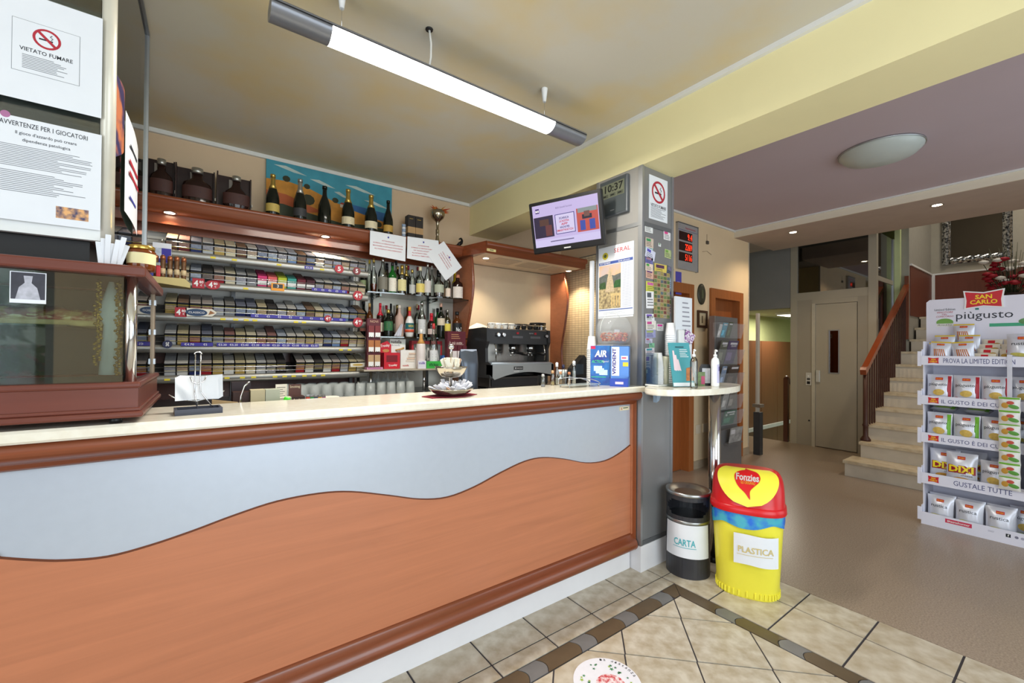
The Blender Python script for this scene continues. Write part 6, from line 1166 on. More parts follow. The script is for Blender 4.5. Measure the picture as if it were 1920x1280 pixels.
for s_, z_, w_, c in (('SCARICA', .22, .3, (60, 50, 120)), ('LA NOSTRA', .08, .3, (200, 40, 60)), ('APP', -.06, .2, (200, 40, 60)), ('ANCHE PER', -.2, .3, (60, 50, 120)), ('SMARTWATCH', -.34, .5, (200, 40, 60))): letters(s_, sc, -.02*SW, zc+z_*SH_, w_*SW, .014, E_(c, .4), -.0226, bold=.02)
letters('RDS Grandi Successi', sc, 0, zc+.72*SH_, SW*.5, .011, E_((110, 100, 140), .4), -.022); letters('RDS', sc, -.84*SW, zc+.72*SH_, SW*.1, .014, WINK, -.0224, bold=.02); lines(sc, -.5*SW, .6*SW, zc-.74*SH_, zc-.84*SH_, 1, E_((120, 110, 150), .3), -.022, .5)
BX('maker_badge', tv, -.025, .025, -.0212, -.0202, -THh+.002, -THh+.010, M((190, 190, 190), .4))
MB().tube([(0, .045, 0), (.0, .10, .0)], .018, BLACK, 10).build('bracket_arm', tv); BX('bracket_plate', tv, -.05, .05, .045, .051, -.05, .05, BLACK)
# LED queue/radio board in the hall, hanging things on the hall wall
led = thing('led_board', 'grey prize board with red LED numbers on the hall wall', 'display board', (4.40, 2.6995, 2.25)); BX('panel', led, -.20, .195, -.03, 0, 0, .505, M((176, 176, 176), .4, .3)); BX('frame', led, .185, .2, -.034, 0, -.004, .51, ALU); BX('frame', led, -.2, .2, -.034, 0, .502, .512, ALUG)
letters('Superenalotto', led, .04, .46, .2, .03, M((190, 60, 80), .5), -.0308); BX('line', led, -.2, .18, -.031, -.03, .43, .434, M((60, 70, 140), .5))
LEDM = M((255, 50, 24), .4, noise=0, emit=2.2)
for i, s_ in enumerate(('9.4', '2269', '5116')):
    z = .365-.115*i; BX('led_window', led, -.185, .075, -.032, -.0301, z-.045, z+.05, M((40, 6, 8), .3)); letters(s_, led, .0 if i else .025, z, .13 if i else .085, .07, LEDM, -.0326)
# things hanging on the hall wall
t = thing('oval_plaque', 'dark oval wooden plaque on the hall wall between two doors', 'plaque', (4.715, 2.6995, 2.01)); MB().lathe([(.1, 0), (.1, .012), (.08, .02), (.0, .02)], M((60, 60, 46), .4, noise=.2), 28, sx=.82, sy=1.22).build('plaque_body', t, (0, 0, 0), (PI/2, 0, 0)); BX('motif', t, -.02, .02, -.022, -.0202, -.05, .05, M((84, 90, 66), .4))
t = thing('small_picture', 'small dark-framed picture on the hall wall under the oval plaque', 'picture', (4.728, 2.6995, 1.72)); BX('mount', t, -.075, .075, -.01, 0, -.072, .072, M((206, 190, 156), .6)); 
for (a, b, c, d) in ((-.1, .1, .072, .1), (-.1, .1, -.1, -.072), (-.1, -.075, -.072, .072), (.075, .1, -.072, .072)): BX('frame', t, a, b, -.02, 0, c, d, M((70, 46, 30), .4))
BX('figure_print', t, -.015, .015, -.011, -.0101, -.045, .04, M((110, 100, 76), .6))
a = on(1267, 545, 'y', 2.695); t = thing('blue_notice', 'small blue notice on the hall wall below the LED board', 'notice', (4.26, 2.6995, 2.09)); BX('sheet', t, -.06, .05, -.003, 0, -.12, .13, M((90, 84, 180), .5)); BX('white_print', t, -.03, .02, -.0036, -.003, -.06, .02, M((206, 206, 240), .5))

p = on(1325, 455, 'y', 2.6995); t = thing('wall_sensor', 'small dark sensor with thin wires on the hall wall', 'sensor', (p.x, 2.6995, p.z)); BX('body', t, -.018, .018, -.02, 0, -.018, .018, M((90, 84, 76), .5)); MB().tube([(-.1, -.004, -.12), (.0, -.004, -.1), (.1, -.004, -.13)], .002, M((150, 130, 110), .6), 5).tube([(0, -.004, .1), (0, -.004, -.02)], .002, M((150, 130, 110), .6), 5).build('wire', t)
# ================================================================== BINS
bn = thing('paper_bin', 'black and steel ashtray-topped waste bin with CARTA sign', 'bin', (2.451, 1.482, 0), math.radians(-62)); R_ = .126; HB = .50
BK = M((50, 50, 54), .34, noise=.08, scale=30)
n = 40; zh0, zh1, ah = .365, .455, 1.05
mb = MB()
def ring(z0, z1, skip=None, r=R_, inn=False, mm=BK):
    for k in range(n):
        a, b = 2*PI*k/n, 2*PI*(k+1)/n; am = (a+b)/2; dd = (am+PI/2+PI) % (2*PI)-PI
        if skip and abs(dd) < skip: continue
        mb.add([(r*math.cos(a), r*math.sin(a), z0), (r*math.cos(b), r*math.sin(b), z0), (r*math.cos(b), r*math.sin(b), z1), (r*math.cos(a), r*math.sin(a), z1)], [(0, 1, 2, 3)], mm, True)
ring(0, zh0)
for i in range(6):
    z0, z1 = zh0+(zh1-zh0)*i/6, zh0+(zh1-zh0)*(i+1)/6; u = abs((i+.5)/6-.5)*2; ring(z0, z1, ah*(1-.45*u**3))
ring(zh1, HB-.02); mb.lathe([(R_, 0), (.001, .002)], BK, n); mb.build('body', bn)
mb = MB(); ring(.01, .30, None, R_-.004, mm=M((16, 16, 18), .6)); mb.lathe([(R_-.005, .012), (.001, .012)], M((16, 16, 18), .6), n); mb.build('liner', bn)
MB().lathe([(R_+.002, HB-.02), (R_+.004, HB-.018), (R_+.004, HB), (R_-.004, HB+.002), (R_-.03, HB-.012), (R_-.07, HB-.03), (.001, HB-.034)], STEEL, n).build('ashtray_top', bn); MB().lathe([(R_+.001, .318), (R_+.0025, .321), (R_+.0025, .335), (R_+.001, .338)], STEEL, n).build('steel_band', bn)
def wrapf(r): return lambda a, b, c: (r*math.sin(a/r), -r*math.cos(a/r)+b*.3, c)
sh = MB().grid(lambda u, v: ((R_+.005+.004*(1-v)*abs(u-.5)*2)*math.sin((u-.5)*2.1), -(R_+.005+.004*(1-v)*abs(u-.5)*2)*math.cos((u-.5)*2.1), .125+.195*v), 16, 4, PAPER).build('paper_sign', bn)
TEAL = M((60, 170, 180), .6, noise=0); f_ = wrapf(R_+.0075); letters('CARTA', sh, -.012, .215, .125, .04, TEAL, 0, f_, bold=.012); MB().grid(lambda u, v: f_(-.08+.135*u, 0, .184+.003*v), 10, 1, TEAL).build('underline', sh)
# yellow swing bin
fb = thing('plastic_bin', 'yellow and red swing-top waste bin with PLASTICA sign', 'bin', (2.535, 1.168, 0), math.radians(-65))
YB = M((238, 228, 70), .35, noise=.03); RB = M((206, 24, 30), .3, noise=.03); n = 40
def oval(w, d, z, k, n=40, e=.75):
    a = 2*PI*k/n; c, s_ = math.cos(a), math.sin(a); return (w*math.copysign(abs(c)**e, c), d*math.copysign(abs(s_)**e, s_), z)
def oloft(rings, m, parent, name, cap0=True, cap1=True):
    mb = MB(); vs = [oval(w, d, z, k) for (w, d, z) in rings for k in range(40)]
    fs = [(j*40+i, j*40+(i+1) % 40, (j+1)*40+(i+1) % 40, (j+1)*40+i) for j in range(len(rings)-1) for i in range(40)]; mb.add(vs, fs, m, True)
    if cap0: mb.add(vs[:40], [list(range(40))[::-1]], m)
    if cap1: mb.add(vs[-40:], [list(range(40))], m)
    return mb.build(name, parent)
oloft([(.148, .115, 0), (.156, .12, .012), (.178, .138, .46)], YB, fb, 'bucket', cap1=False)
ribs = MB()
for k in range(40): a = oval(.159, .123, 0, k); ribs.box(a[0]-.004, a[0]+.004, a[1]-.004, a[1]+.004, .012, .04, YB)
ribs.build('foot_ribs', fb)
mb = MB()
def bagz(u, v):
    a = 2*PI*u; k = u*40; p = oval(.184+.004*math.sin(a*9)*(1-v), .144+.004*math.sin(a*7)*(1-v), 0, k); return (p[0], p[1], .40+.012*math.sin(a*5)+.03*math.cos(a)*.4+.075*v)
mb.grid(bagz, 80, 3, two_tone('blue_bag', (40, 110, 210), (70, 170, 190), 14, .25, .4, .6, 3)); mb.build('bin_bag', fb)
oloft([(.19, .15, .465), (.192, .152, .47), (.19, .15, .50), (.182, .142, .505)], RB, fb, 'rim', cap0=False, cap1=False)
# hood: two red cheeks and a sloped yellow flap
def hood(u, v):
    a = 2*PI*u; p = oval(.182-.06*v**3, .142-.10*v*v, 0, u*40, e=.75+.2*v); return (p[0], p[1]+.055*v, .505+.175*math.sin(v*PI/2))
mb = MB(); mb.grid(hood, 40, 10, RB); mb.poly([hood(k/40, 1) for k in range(40)], RB); mb.build('hood', fb)
def flap_pt(x, t):
    # t 0 bottom .. 1 top on the front slope, follows the hood front with a small gap
    v = .01+.98*t; p = oval(.182-.03*v*v, .142-.10*v*v, 0, 30); y = -(.142-.10*v*v)+.055*v; return (x, y-.010+.018*(x/.16)**2*(1-.2*t), .505+.175*math.sin(v*PI/2)+.002)
mb = MB(); rows = 16; cols = 14
def fw(t): return .150*math.sqrt(max(0, 1-(1-min(1, t/.60))**2))*(1-.28*max(0, (t-.60)/.40)**2)
mb.grid(lambda u, v: flap_pt((u-.5)*2*fw(v), v), cols, rows, YB); fl_ = mb.build('swing_flap', fb)
def on_flap(a, b, c): p = flap_pt(a, c); return (p[0], p[1]-.0025, p[2]+.0012)
drop = [(-.01, .98), (.01, .90), (.045, .82), (.062, .66), (.055, .52), (.03, .40), (.012, .30), (.012, .14), (-.012, .26), (-.045, .38), (-.062, .54), (-.06, .70), (-.035, .82), (-.012, .88)]
dp = smooth(drop+[drop[0]], 4)
def span(z):
    xs = []
    for i in range(len(dp)-1):
        (xa_, za_), (xb_, zb_) = dp[i], dp[i+1]
        if (za_-z)*(zb_-z) <= 0 and za_ != zb_: xs.append(xa_+(xb_-xa_)*(z-za_)/(zb_-za_))
    return (min(xs), max(xs)) if xs else (0, 0)
mb = MB(); mb.grid(lambda u, v: on_flap(span(.141+.835*v)[0]+(span(.141+.835*v)[1]-span(.141+.835*v)[0])*u, 0, .141+.835*v), 8, 24, RB); lg = mb.build('logo_drop', fl_)
letters('Fonzies', lg, 0, .62, .112, .2, WHITE, 0, lambda a, b, c: tuple(Vector(on_flap(a, 0, c))+Vector((0, -.0018, .0008))), bold=.03, ang=0.); letters('GLI ORIGINALI', lg, .002, .48, .07, .07, M((240, 200, 60), .5), 0, lambda a, b, c: tuple(Vector(on_flap(a, 0, c))+Vector((0, -.0018, .0008))), bold=.01)
sh = MB().grid(lambda u, v: (.04+(u-.5)*.21, -(.158+.012*v)+.045*(abs(u-.33)*1.5)**2-.012*(1-v)*abs(u-.4), .20+.165*v+.004*math.sin(u*6)), 14, 6, PAPER).build('paper_sign', fb)
fs_ = lambda a, b, c: (a, -(.158+.012*((c-.2)/.165))+.045*(abs((a-.04)/.21+.5-.33)*1.5)**2-.012*(1-(c-.2)/.165)*abs((a-.04)/.21+.1)-.003+b*.3, c)
TAN = M((206, 186, 120), .6, noise=0); letters('PLASTICA', sh, .04, .285, .168, .034, TAN, 0, fs_, bold=.012); MB().grid(lambda u, v: fs_(-.05+.17*u, 0, .255+.0025*v), 10, 1, TAN).build('underline', sh)
# round floor sticker
fsx = thing('floor_sticker', 'round white floor sticker with green star flowers and red centre', 'floor sticker', (1.355, 1.17, .0012)); RS = .137
MB().lathe([(RS, 0), (RS, .0008)], M((230, 230, 238), .4, noise=.03, scale=40), 48).build('disc', fsx)
MB().lathe([(.06, .0009), (.06, .0012)], two_tone('red_pattern', (196, 50, 60), (240, 220, 222), 60, .5), 32, (0, -.02, 0)).build('red_centre', fsx)
rs = random.Random(8)
for k in range(26):
    a = rs.uniform(0, 2*PI); d = rs.uniform(.07, .112); cx, cy = d*math.cos(a), d*math.sin(a)-.004; r0 = rs.uniform(.006, .011); an = rs.uniform(0, 1)
    MB().poly([(cx+(r0 if i % 2 == 0 else r0*.4)*math.cos(an+PI*i/5), cy+(r0 if i % 2 == 0 else r0*.4)*math.sin(an+PI*i/5), .0011) for i in range(10)], M(((40, 110, 70), (60, 130, 80), (150, 180, 60))[k % 3], .5)).build('star_flower', fsx)
for s_, an in (('Mantieni la distanza', -1.2),):
    for i, c in enumerate('la distanza'):
        if c == ' ': continue
        a = .95-.13*i; letters(c, fsx, .125*math.cos(a), .125*math.sin(a), .009, .011, INK, -.0011, ang=a-PI/2, top=True)

# ================================================================== CRISP DISPLAY STAND
SX, SYL, SYR = 4.63, .805, .195; SW_ = SYL-SYR; YM = (SYL+SYR)/2
cs_ = thing('crisp_stand', 'white cardboard crisp display stand with printed shelf fronts and red logo header', 'display stand', (SX, YM, 0), RZX)
hw = SW_/2; CARD = M((226, 226, 240), .5, noise=.02); LOGO = M((200, 30, 44), .5, noise=.02); LOGY = M((246, 206, 40), .5, noise=0)
DEP = .36
BX('back_board', cs_, -hw+.01, hw-.01, DEP-.012, DEP, .0, 1.62, CARD); BX('side_board', cs_, -hw+.006, -hw+.014, .03, DEP-.012, 0, 1.44, CARD); BX('side_board', cs_, hw-.014, hw-.006, .03, DEP-.012, 0, 1.44, CARD)
FR = [(0.0, .096), (.322, .406), (.646, .722), (.944, 1.014), (1.254, 1.326)]
def sc_logo(parent, cx, cz, w, h, y, txt=True):
    q = MB().prism([(cx-w/2, cz-h*.46), (cx, cz-h*.36), (cx+w/2, cz-h*.46), (cx+w*.47, cz), (cx+w/2, cz+h*.46), (cx, cz+h*.36), (cx-w/2, cz+h*.46), (cx-w*.47, cz)], y-.0008, y, 'y', LOGO).build('logo', parent)
    letters('SAN', q, cx, cz+h*.15, w*.42, h*.26, LOGY, y-.0014, bold=.03); letters('CARLO', q, cx, cz-h*.16, w*.72, h*.26, LOGY, y-.0014, bold=.03); return q
TXT = [None, 'GUSTALE TUTTE', 'IL GUSTO \u00c8 DEI CURIOSI', 'IL GUSTO \u00c8 DEI CURIOSI', 'PROVA LA LIMITED EDITION']
PEN = M((80, 84, 130), .6, noise=0)
for i, (z0, z1) in enumerate(FR):
    f = BX('shelf_front', cs_, -hw, hw, 0, .006, z0, z1, CARD); BX('shelf_floor', cs_, -hw+.016, hw-.016, .006, DEP-.013, z0+(.01 if i else .002), z0+(.016 if i else .008), CARD)
    BX('corner_tab', cs_, -hw-.022, -hw-.0002, .002, .008, z0-.01 if i else .03, z1+.035, CARD); BX('corner_tab', cs_, hw+.0002, hw+.022, .002, .008, z0-.01 if i else .03, z1+.035, CARD)
    BX('shelf_side', cs_, -hw, -hw+.005, .0065, .12, z0+.002, z1+.05, CARD); BX('shelf_side', cs_, hw-.005, hw, .0065, .12, z0+.002, z1+.05, CARD)
    if TXT[i]:
        zc_ = (z0+z1)/2; sc_logo(f, -hw+.07, zc_, .06, .05, -.0004); sc_logo(f, hw-.05, zc_, .06, .05, -.0004)
        letters(TXT[i], f, .02 if i == 1 else .0, zc_, (.27, .29, .38, .38, .36)[i], .036, PEN, -.001)
    else:
        tg = BX('red_tag', f, -.17, -.03, -.0008, 0, .052, .082, M((206, 50, 84), .5)); letters('#tastehunter', tg, -.1, .067, .12, .018, WHITE, -.0012, bold=.01); letters('f', BX('social_icon', f, .135, .158, -.0008, 0, .05, .073, INK), .147, .062, .008, .016, WHITE, -.0012, bold=.03); MB().lathe([(.009, 0), (.009, .0008)], M((120, 120, 140), .5), 16).build('social_icon', f, (.185, 0, .061), (PI/2, 0, 0)); MB().lathe([(.009, 0), (.009, .0008)], M((170, 170, 190), .5), 16).build('social_icon', f, (.212, 0, .061), (PI/2, 0, 0)); lines(f, .05, .085, .072, .058, 2, M((150, 150, 170), .5), -.001, .3)
# header board
hz0, hz1 = 1.32, 1.79
hp_ = [(-hw-.02, hz0), (hw+.02, hz0), (hw+.02, hz1-.02), (hw, hz1), (-hw, hz1), (-hw-.02, hz1-.02)]
hb = MB().prism(hp_, DEP-.062, DEP-.054, 'y', M((222, 220, 232), .5, noise=.02)).build('header_board', cs_); yh = DEP-.0622
MB().prism([(-.105, 1.70), (0, 1.715), (.105, 1.70), (.1, 1.765), (.11, 1.845), (0, 1.825), (-.11, 1.845), (-.1, 1.765)], yh-.006, yh-.0002, 'y', WHITE).build('logo_board', cs_)
q = MB().prism([(-.094, 1.708), (0, 1.722), (.094, 1.708), (.09, 1.765), (.1, 1.834), (0, 1.816), (-.1, 1.834), (-.09, 1.765)], yh-.0075, yh-.006, 'y', LOGO).build('logo', cs_); letters('SAN', q, 0, 1.79, .09, .034, LOGY, yh-.0082, bold=.03); letters('CARLO', q, 0, 1.75, .145, .034, LOGY, yh-.0082, bold=.03)
letters('pi\u00f9gusto', hb, .0, 1.64, .30, .075, M((40, 44, 56), .5), yh-.0008); letters('Limited Edition', hb, -.215, 1.705, .12, .018, M((60, 64, 70), .5), yh-.0008); letters('VINCITORE', hb, -.215, 1.682, .095, .014, REDINK, yh-.0008, shear=.2); letters('DEL', hb, -.215, 1.665, .03, .012, REDINK, yh-.0008); letters('CONCORSO', hb, -.215, 1.648, .1, .013, REDINK, yh-.0008, shear=.2); BX('accent', hb, -.045, -.025, yh-.001, yh, 1.69, 1.705, M((40, 120, 110), .5))
MB().lathe([(.05, 0), (.05, .001)], M((110, 160, 70), .5), 20, sx=1, sy=.62).build('green_badge', hb, (-.215, yh, 1.60), (PI/2, 0, 0)); BX('badge_ribbon', hb, -.262, -.168, yh-.0016, yh-.0009, 1.565, 1.59, M((226, 226, 220), .5)); letters('PIUGUSTO', hb, -.215, 1.578, .08, .014, INK, yh-.002)
BX('green_band', hb, .03, .24, yh-.0008, yh, 1.555, 1.58, M((60, 160, 120), .5)); MB().lathe([(.05, 0), (.05, .0012)], M((150, 90, 110), .5, noise=.3, scale=40), 16, sx=1, sy=.6).build('onion_print', hb, (.285, yh, 1.605), (PI/2, 0, 0)); MB().lathe([(.05, 0), (.05, .001)], M((90, 140, 80), .5, noise=.3, scale=40), 16, sx=1, sy=.5).build('leaf_print', hb, (.225, yh, 1.59), (PI/2, 0, 0))
# crisp bags
SILV = M((214, 216, 226), .3, .25, noise=.04, scale=20)
def bulge(u, v, t): return t*math.sqrt(max(0, 1-u*u))*max(0, 1-abs(v)**2.6)
def bag_proto(w, h, t, body, parts):
    me = {}
    mb = MB()
    for sg_ in (-1, 1):
        mb.grid(lambda a, b: ((a*2-1)*w*(1-.05*math.cos((b*2-1)*PI/2))*sg_*-1, sg_*(bulge(a*2-1, b*2-1, t)+.0006)+.0015*math.sin(a*17+b*9)*(1-abs(b*2-1)), h*b), 10, 12, body)
    out = [('bag_body', mb.mesh('bag_body'))]
    def F(a, b, c): return (a, -bulge(max(-1, min(1, a/w)), max(-1, min(1, c/h*2-1)), t)-.0035+b*.3, c)
    for pn, fn_ in parts: out.append((pn, fn_(F)))
    return out
def patch(pts, m, nm):
    def mk(F):
        mb = MB(); c = (sum(p[0] for p in pts)/len(pts), sum(p[1] for p in pts)/len(pts)); n_ = len(pts)
        vs = [F(c[0], 0, c[1])]+[F((p[0]+c[0])/2, 0, (p[1]+c[1])/2) for p in pts]+[F(p[0], 0, p[1]) for p in pts]
        mb.add(vs, [(0, 1+i, 1+(i+1) % n_) for i in range(n_)]+[(1+i, 1+n_+i, 1+n_+(i+1) % n_, 1+(i+1) % n_) for i in range(n_)], m); return mb.mesh(nm)
    return (nm, mk)
def rct(x0, x1, z0, z1): return [(x0, z0), ((x0+x1)/2, z0), (x1, z0), (x1, (z0+z1)/2), (x1, z1), ((x0+x1)/2, z1), (x0, z1), (x0, (z0+z1)/2)]
def ell(cx, cz, a, b, an=0): return [(cx+a*math.cos(k*PI/8)*math.cos(an)-b*math.sin(k*PI/8)*math.sin(an), cz+a*math.cos(k*PI/8)*math.sin(an)+b*math.sin(k*PI/8)*math.cos(an)) for k in range(16)]
def word(s_, cx, cz, w, h, m, nm='lettering', bold=.0):
    def mk(F):
        o = letters(s_, None, cx, cz, w, h, m, -.0006, F, bold=bold); me = o.data; bpy.data.objects.remove(o); return me
    return (nm, mk)
CHIP = M((214, 180, 90), .6, noise=.25, scale=50); STK = M((196, 110, 50), .6, noise=.25, scale=50)
def logo_parts(h): return [patch(rct(-.021, .021, h*.80, h*.89), LOGO, 'logo'), word('SAN CARLO', 0, h*.845, .034, h*.035, LOGY, 'logo_lettering', .02)]
PROTO = {}
h = .22
PROTO['red'] = bag_proto(.072, h, .03, SILV, logo_parts(h)+[word('pi\u00f9gusto', -.006, h*.63, .1, h*.13, INK), patch(ell(0, h*.36, .032, h*.11, .1), CHIP, 'crisp_print'), patch(rct(.046, .066, .01, h*.95), M((170, 24, 44), .4), 'red_stripe'), patch(ell(-.045, h*.2, .014, h*.03, -.5), M((190, 40, 60), .5), 'pepper_print'), patch(ell(.0, h*.1, .04, h*.04), M((150, 60, 70), .5), 'onion_print')])
PROTO['green'] = bag_proto(.072, h, .03, SILV, logo_parts(h)+[word('pi\u00f9gusto', -.006, h*.63, .1, h*.13, INK), patch(ell(0, h*.36, .034, h*.12, -.2), CHIP, 'crisp_print'), patch(rct(.042, .064, .01, h*.95), M((110, 180, 40), .4), 'green_stripe'), patch(ell(.0, h*.12, .05, h*.05), M((150, 190, 80), .5), 'herb_print')])
PROTO['plain'] = bag_proto(.075, h, .032, SILV, logo_parts(h)+[word('rustica', -.004, h*.66, .09, h*.1, INK), patch(ell(-.01, h*.30, .045, h*.06, -.15), M((196, 186, 90), .6, noise=.2, scale=50), 'crisp_print'), patch(ell(.035, h*.26, .025, h*.06, .2), M((190, 180, 84), .6, noise=.2, scale=50), 'crisp_print')])
h = .25
PROTO['dixi'] = bag_proto(.085, h, .032, SILV, logo_parts(h)+[patch(rct(-.07, .075, h*.38, h*.62), M((150, 20, 40), .5), 'red_shadow'), word('DIXI', 0, h*.51, .13, h*.2, M((246, 222, 40), .5), 'lettering', .04), word('cheese', .03, h*.34, .06, h*.06, INK), patch(ell(0, h*.2, .05, h*.07), M((206, 150, 60), .6, noise=.3, scale=50), 'snack_print')])
h = .16
stks = [patch([(-.03+.012*k, h*.2), (-.024+.012*k, h*.2), (-.012+.004*k+(k-3)*.006, h*.62), (-.018+.004*k+(k-3)*.006, h*.62)], STK, 'stick_print') for k in range(6)]
PROTO['stick'] = bag_proto(.06, h, .024, SILV, logo_parts(h)+stks+[patch(rct(-.057, .057, h*.93, h*.995), M((220, 190, 60), .45), 'yellow_band')])
h = .075
PROTO['mini'] = bag_proto(.055, h, .016, M((226, 216, 196), .35, noise=.1, scale=30), [patch(rct(-.02, .016, h*.55, h*.85), LOGO, 'logo'), patch(ell(-.025, h*.3, .02, h*.16), M((206, 160, 60), .5, noise=.3, scale=60), 'snack_print'), patch(ell(.028, h*.4, .02, h*.2), M((190, 150, 70), .5, noise=.3, scale=60), 'snack_print')])
h = .10
PROTO['strip'] = bag_proto(.052, h, .018, M((226, 226, 220), .35, noise=.05), [patch(rct(-.048, .048, h*.86, h*.98), M((110, 170, 50), .5), 'green_band'), patch(ell(-.02, h*.42, .017, h*.2), M((200, 150, 60), .5), 'tomato_print'), patch(ell(.02, h*.35, .026, h*.14, -.3), M((90, 150, 60), .5), 'leaf_print'), patch(ell(.005, h*.62, .018, h*.12), M((190, 70, 50), .5), 'chilli_print')])
PROTO['stripy'] = bag_proto(.052, h, .018, M((226, 222, 206), .35, noise=.05), [patch(rct(-.048, .048, h*.86, h*.98), M((214, 170, 50), .5), 'gold_band'), patch(ell(-.015, h*.42, .02, h*.2), M((214, 170, 70), .5), 'crisp_print'), patch(ell(.022, h*.35, .02, h*.16), M((170, 60, 50), .5), 'leaf_print')])
def bag(kind, label, group, x, y, z, rx=-.12, rz=0., ry=0.):
    """x right, y depth, z up in the stand's frame"""
    w_ = cs_.matrix_basis @ Vector((x, y, z)); t = thing('crisp_bag', label, 'crisps', tuple(w_), group=group, rot=(rx, ry, RZX+rz)); t.rotation_mode = 'XYZ'
    for nm, me in PROTO[kind]: ob(nm, me, t)
    return t
# bottom shelf: plain bags; last is a piu gusto bag at the frame edge
for i, x in enumerate((-.205, -.05, .105, .21)):
    k = 'plain' if i < 3 else 'green'
    bag(k, '%s crisp bag %s on the bottom shelf of the stand' % ('plain silver' if i < 3 else 'silver and green', ('beside the left side board', 'second along', 'third along', 'at the right end')[i]), 'bags on the bottom shelf', x, .052 if i < 3 else .21, .0105, rz=.02*(i-1))
    if i < 3: bag('plain', 'silver crisp bag behind the front row on the bottom shelf, %s' % ('first', 'second', 'third')[i], 'rear bags on the bottom shelf', x, .13, .0105)
for i, x in enumerate((-.19, -.09, .075)):
    bag(('dixi', 'dixi', 'green')[i], ('red and yellow cheese snack bag partly hidden beside the left side board', 'red and yellow cheese snack bag overlapping its neighbour', 'silver crisp bag with crisp print beside the red and yellow bags')[i], 'bags on the second shelf', x, .115 if i == 0 else .048+.004*i, .339, rz=.05*(1-i))
bag('plain', 'silver crisp bag at the rear of the cheese snack shelf', 'rear bags', .12, .19, .339); bag('dixi', 'cheese snack bag hidden behind the row of red and yellow bags', 'rear bags', -.06, .205, .339)
for i, x in enumerate((-.21, -.063, .084)): bag('green', ('green-striped crisp bag beside the left side board of the middle shelf', 'green-striped crisp bag second along on the middle shelf', 'green-striped crisp bag beside the hanging strip')[i], 'green bags on the middle shelf', x, .05, .663, rz=.02*(i-1))
for i, x in enumerate((-.2, -.02)): bag('green', ('green-striped crisp bag lying over the front row, above the left bag', 'green-striped crisp bag lying over the front row, above the second bag')[i], 'lying bags on the middle shelf', x, .1, .905, rx=-1.57)
bag('plain', 'silver crisp bag standing behind the strip on the middle shelf', 'rear bags', .195, .16, .663)
for i, x in enumerate((-.21, -.063, .084, .212)): bag('red', ('red-striped crisp bag beside the left side board', 'red-striped crisp bag second along its shelf', 'red-striped crisp bag third along its shelf', 'red-striped crisp bag at the right end of its shelf')[i], 'red-striped crisp bags', x, .05 if i < 3 else .12, .961, rz=.02*(i-1))
for i, x in enumerate((-.235, -.12)): bag('stick', ('yellow-topped stick snack bag leaning at the left of the top shelf', 'yellow-topped stick snack bag standing upright in the second row')[i], 'stick snack bags', x+.035+.02*i, .185, 1.272+.06, rx=-.12)
for i, (x, y, z, ry) in enumerate(((-.21, .055, 1.279, .06), (-.075, .05, 1.278, -.06), (-.222, .115, 1.272, 0))): bag('stick', ('yellow-topped stick snack bag in the front row, upright', 'yellow-topped stick snack bag sunk low in the front row', 'yellow-topped stick snack bag squeezed against the side board')[i], 'stick snack bags', x, y, z, rx=-.12, ry=ry)
bag('stick', 'yellow-topped stick snack bag lying across the rear pile', 'stick snack bags', -.10, .235, 1.42, rx=-.1)
rs = random.Random(6)
for i in (0, 2, 3, 4, 5, 6, 7): bag('mini', ('small snack packet lowest in the pile', 'small snack packet in the second layer of the pile', 'small snack packet in the third layer of the pile', 'small snack packet on top of the pile')[i//2], 'small packets, layer %d' % (i//2+1), .03+.113*(i % 2)+.006*(i//2), (.05, .125, .18, .235)[i//2], 1.274+.036*(i//2), rx=-.2, ry=rs.uniform(-.04, .04))
bag('plain', 'silver crisp bag standing at the right end of the top shelf', 'top shelf', .208, .058, 1.272)
# hanging strips of snack packets
for j, x in enumerate((.155, .272)):
    st = thing('packet_strip', ('hanging strip of green snack packets on the front of the crisp stand', 'hanging strip of golden snack packets at the right of the crisp stand')[j], 'snack strip', tuple(cs_.matrix_basis @ Vector((x, -.027, .39))), RZX)
    for i in range(7):
        sub = bpy.data.objects.new('packet', PROTO['strip' if j == 0 else 'stripy'][0][1]); COL.objects.link(sub); sub.parent = st; sub.location = (0, -.006*(i % 2), .092*i)
        for nm, me in PROTO['strip' if j == 0 else 'stripy'][1:]: q = ob(nm, me, sub)
    BX('hanging_tape', st, -.012, .012, .0145, .0155, .0, .95, M((226, 226, 236), .3, alpha=.6))
# ================================================================== CEILING LAMP OVER THE BAR
LA, LB, LYc, LZ = .20, 1.815, 1.80, 2.605
cl_ = thing('pendant_lamp', 'long grey tube pendant lamp with glowing white diffuser over the bar', 'lamp', ((LA+LB)/2, LYc, LZ)); hl = (LB-LA)/2
LG = M((128, 130, 136), .35, .4, noise=.03)
arc = lambda a0, a1, r, n=12: [(r*math.cos(a0+(a1-a0)*k/n), r*math.sin(a0+(a1-a0)*k/n)) for k in range(n+1)]
r_ = .055; body = arc(0, PI, r_)          # upper half shell (y, z)
up_shell = [(y, z*.55) for y, z in body]; dn = [(y, z*.75) for y, z in arc(PI, 2*PI, r_)]
MB().prism(up_shell, -hl, hl, 'x', LG, True).build('upper_housing', cl_)
d0 = on(615, 80, 'z', 2.58).x-(LA+LB)/2; d1 = on(1031, 243, 'z', 2.58).x-(LA+LB)/2
MB().prism(dn, -hl, d0, 'x', LG, True).build('end_housing', cl_); MB().prism(dn, d1, hl, 'x', LG, True).build('end_housing', cl_)
MB().prism(dn, d0+.001, d1-.001, 'x', M((255, 250, 240), .4, noise=0, emit=9), True).build('diffuser', cl_)
BX('seam', cl_, -hl, hl, -r_-.001, -r_+.001, -.002, .002, BLACK)
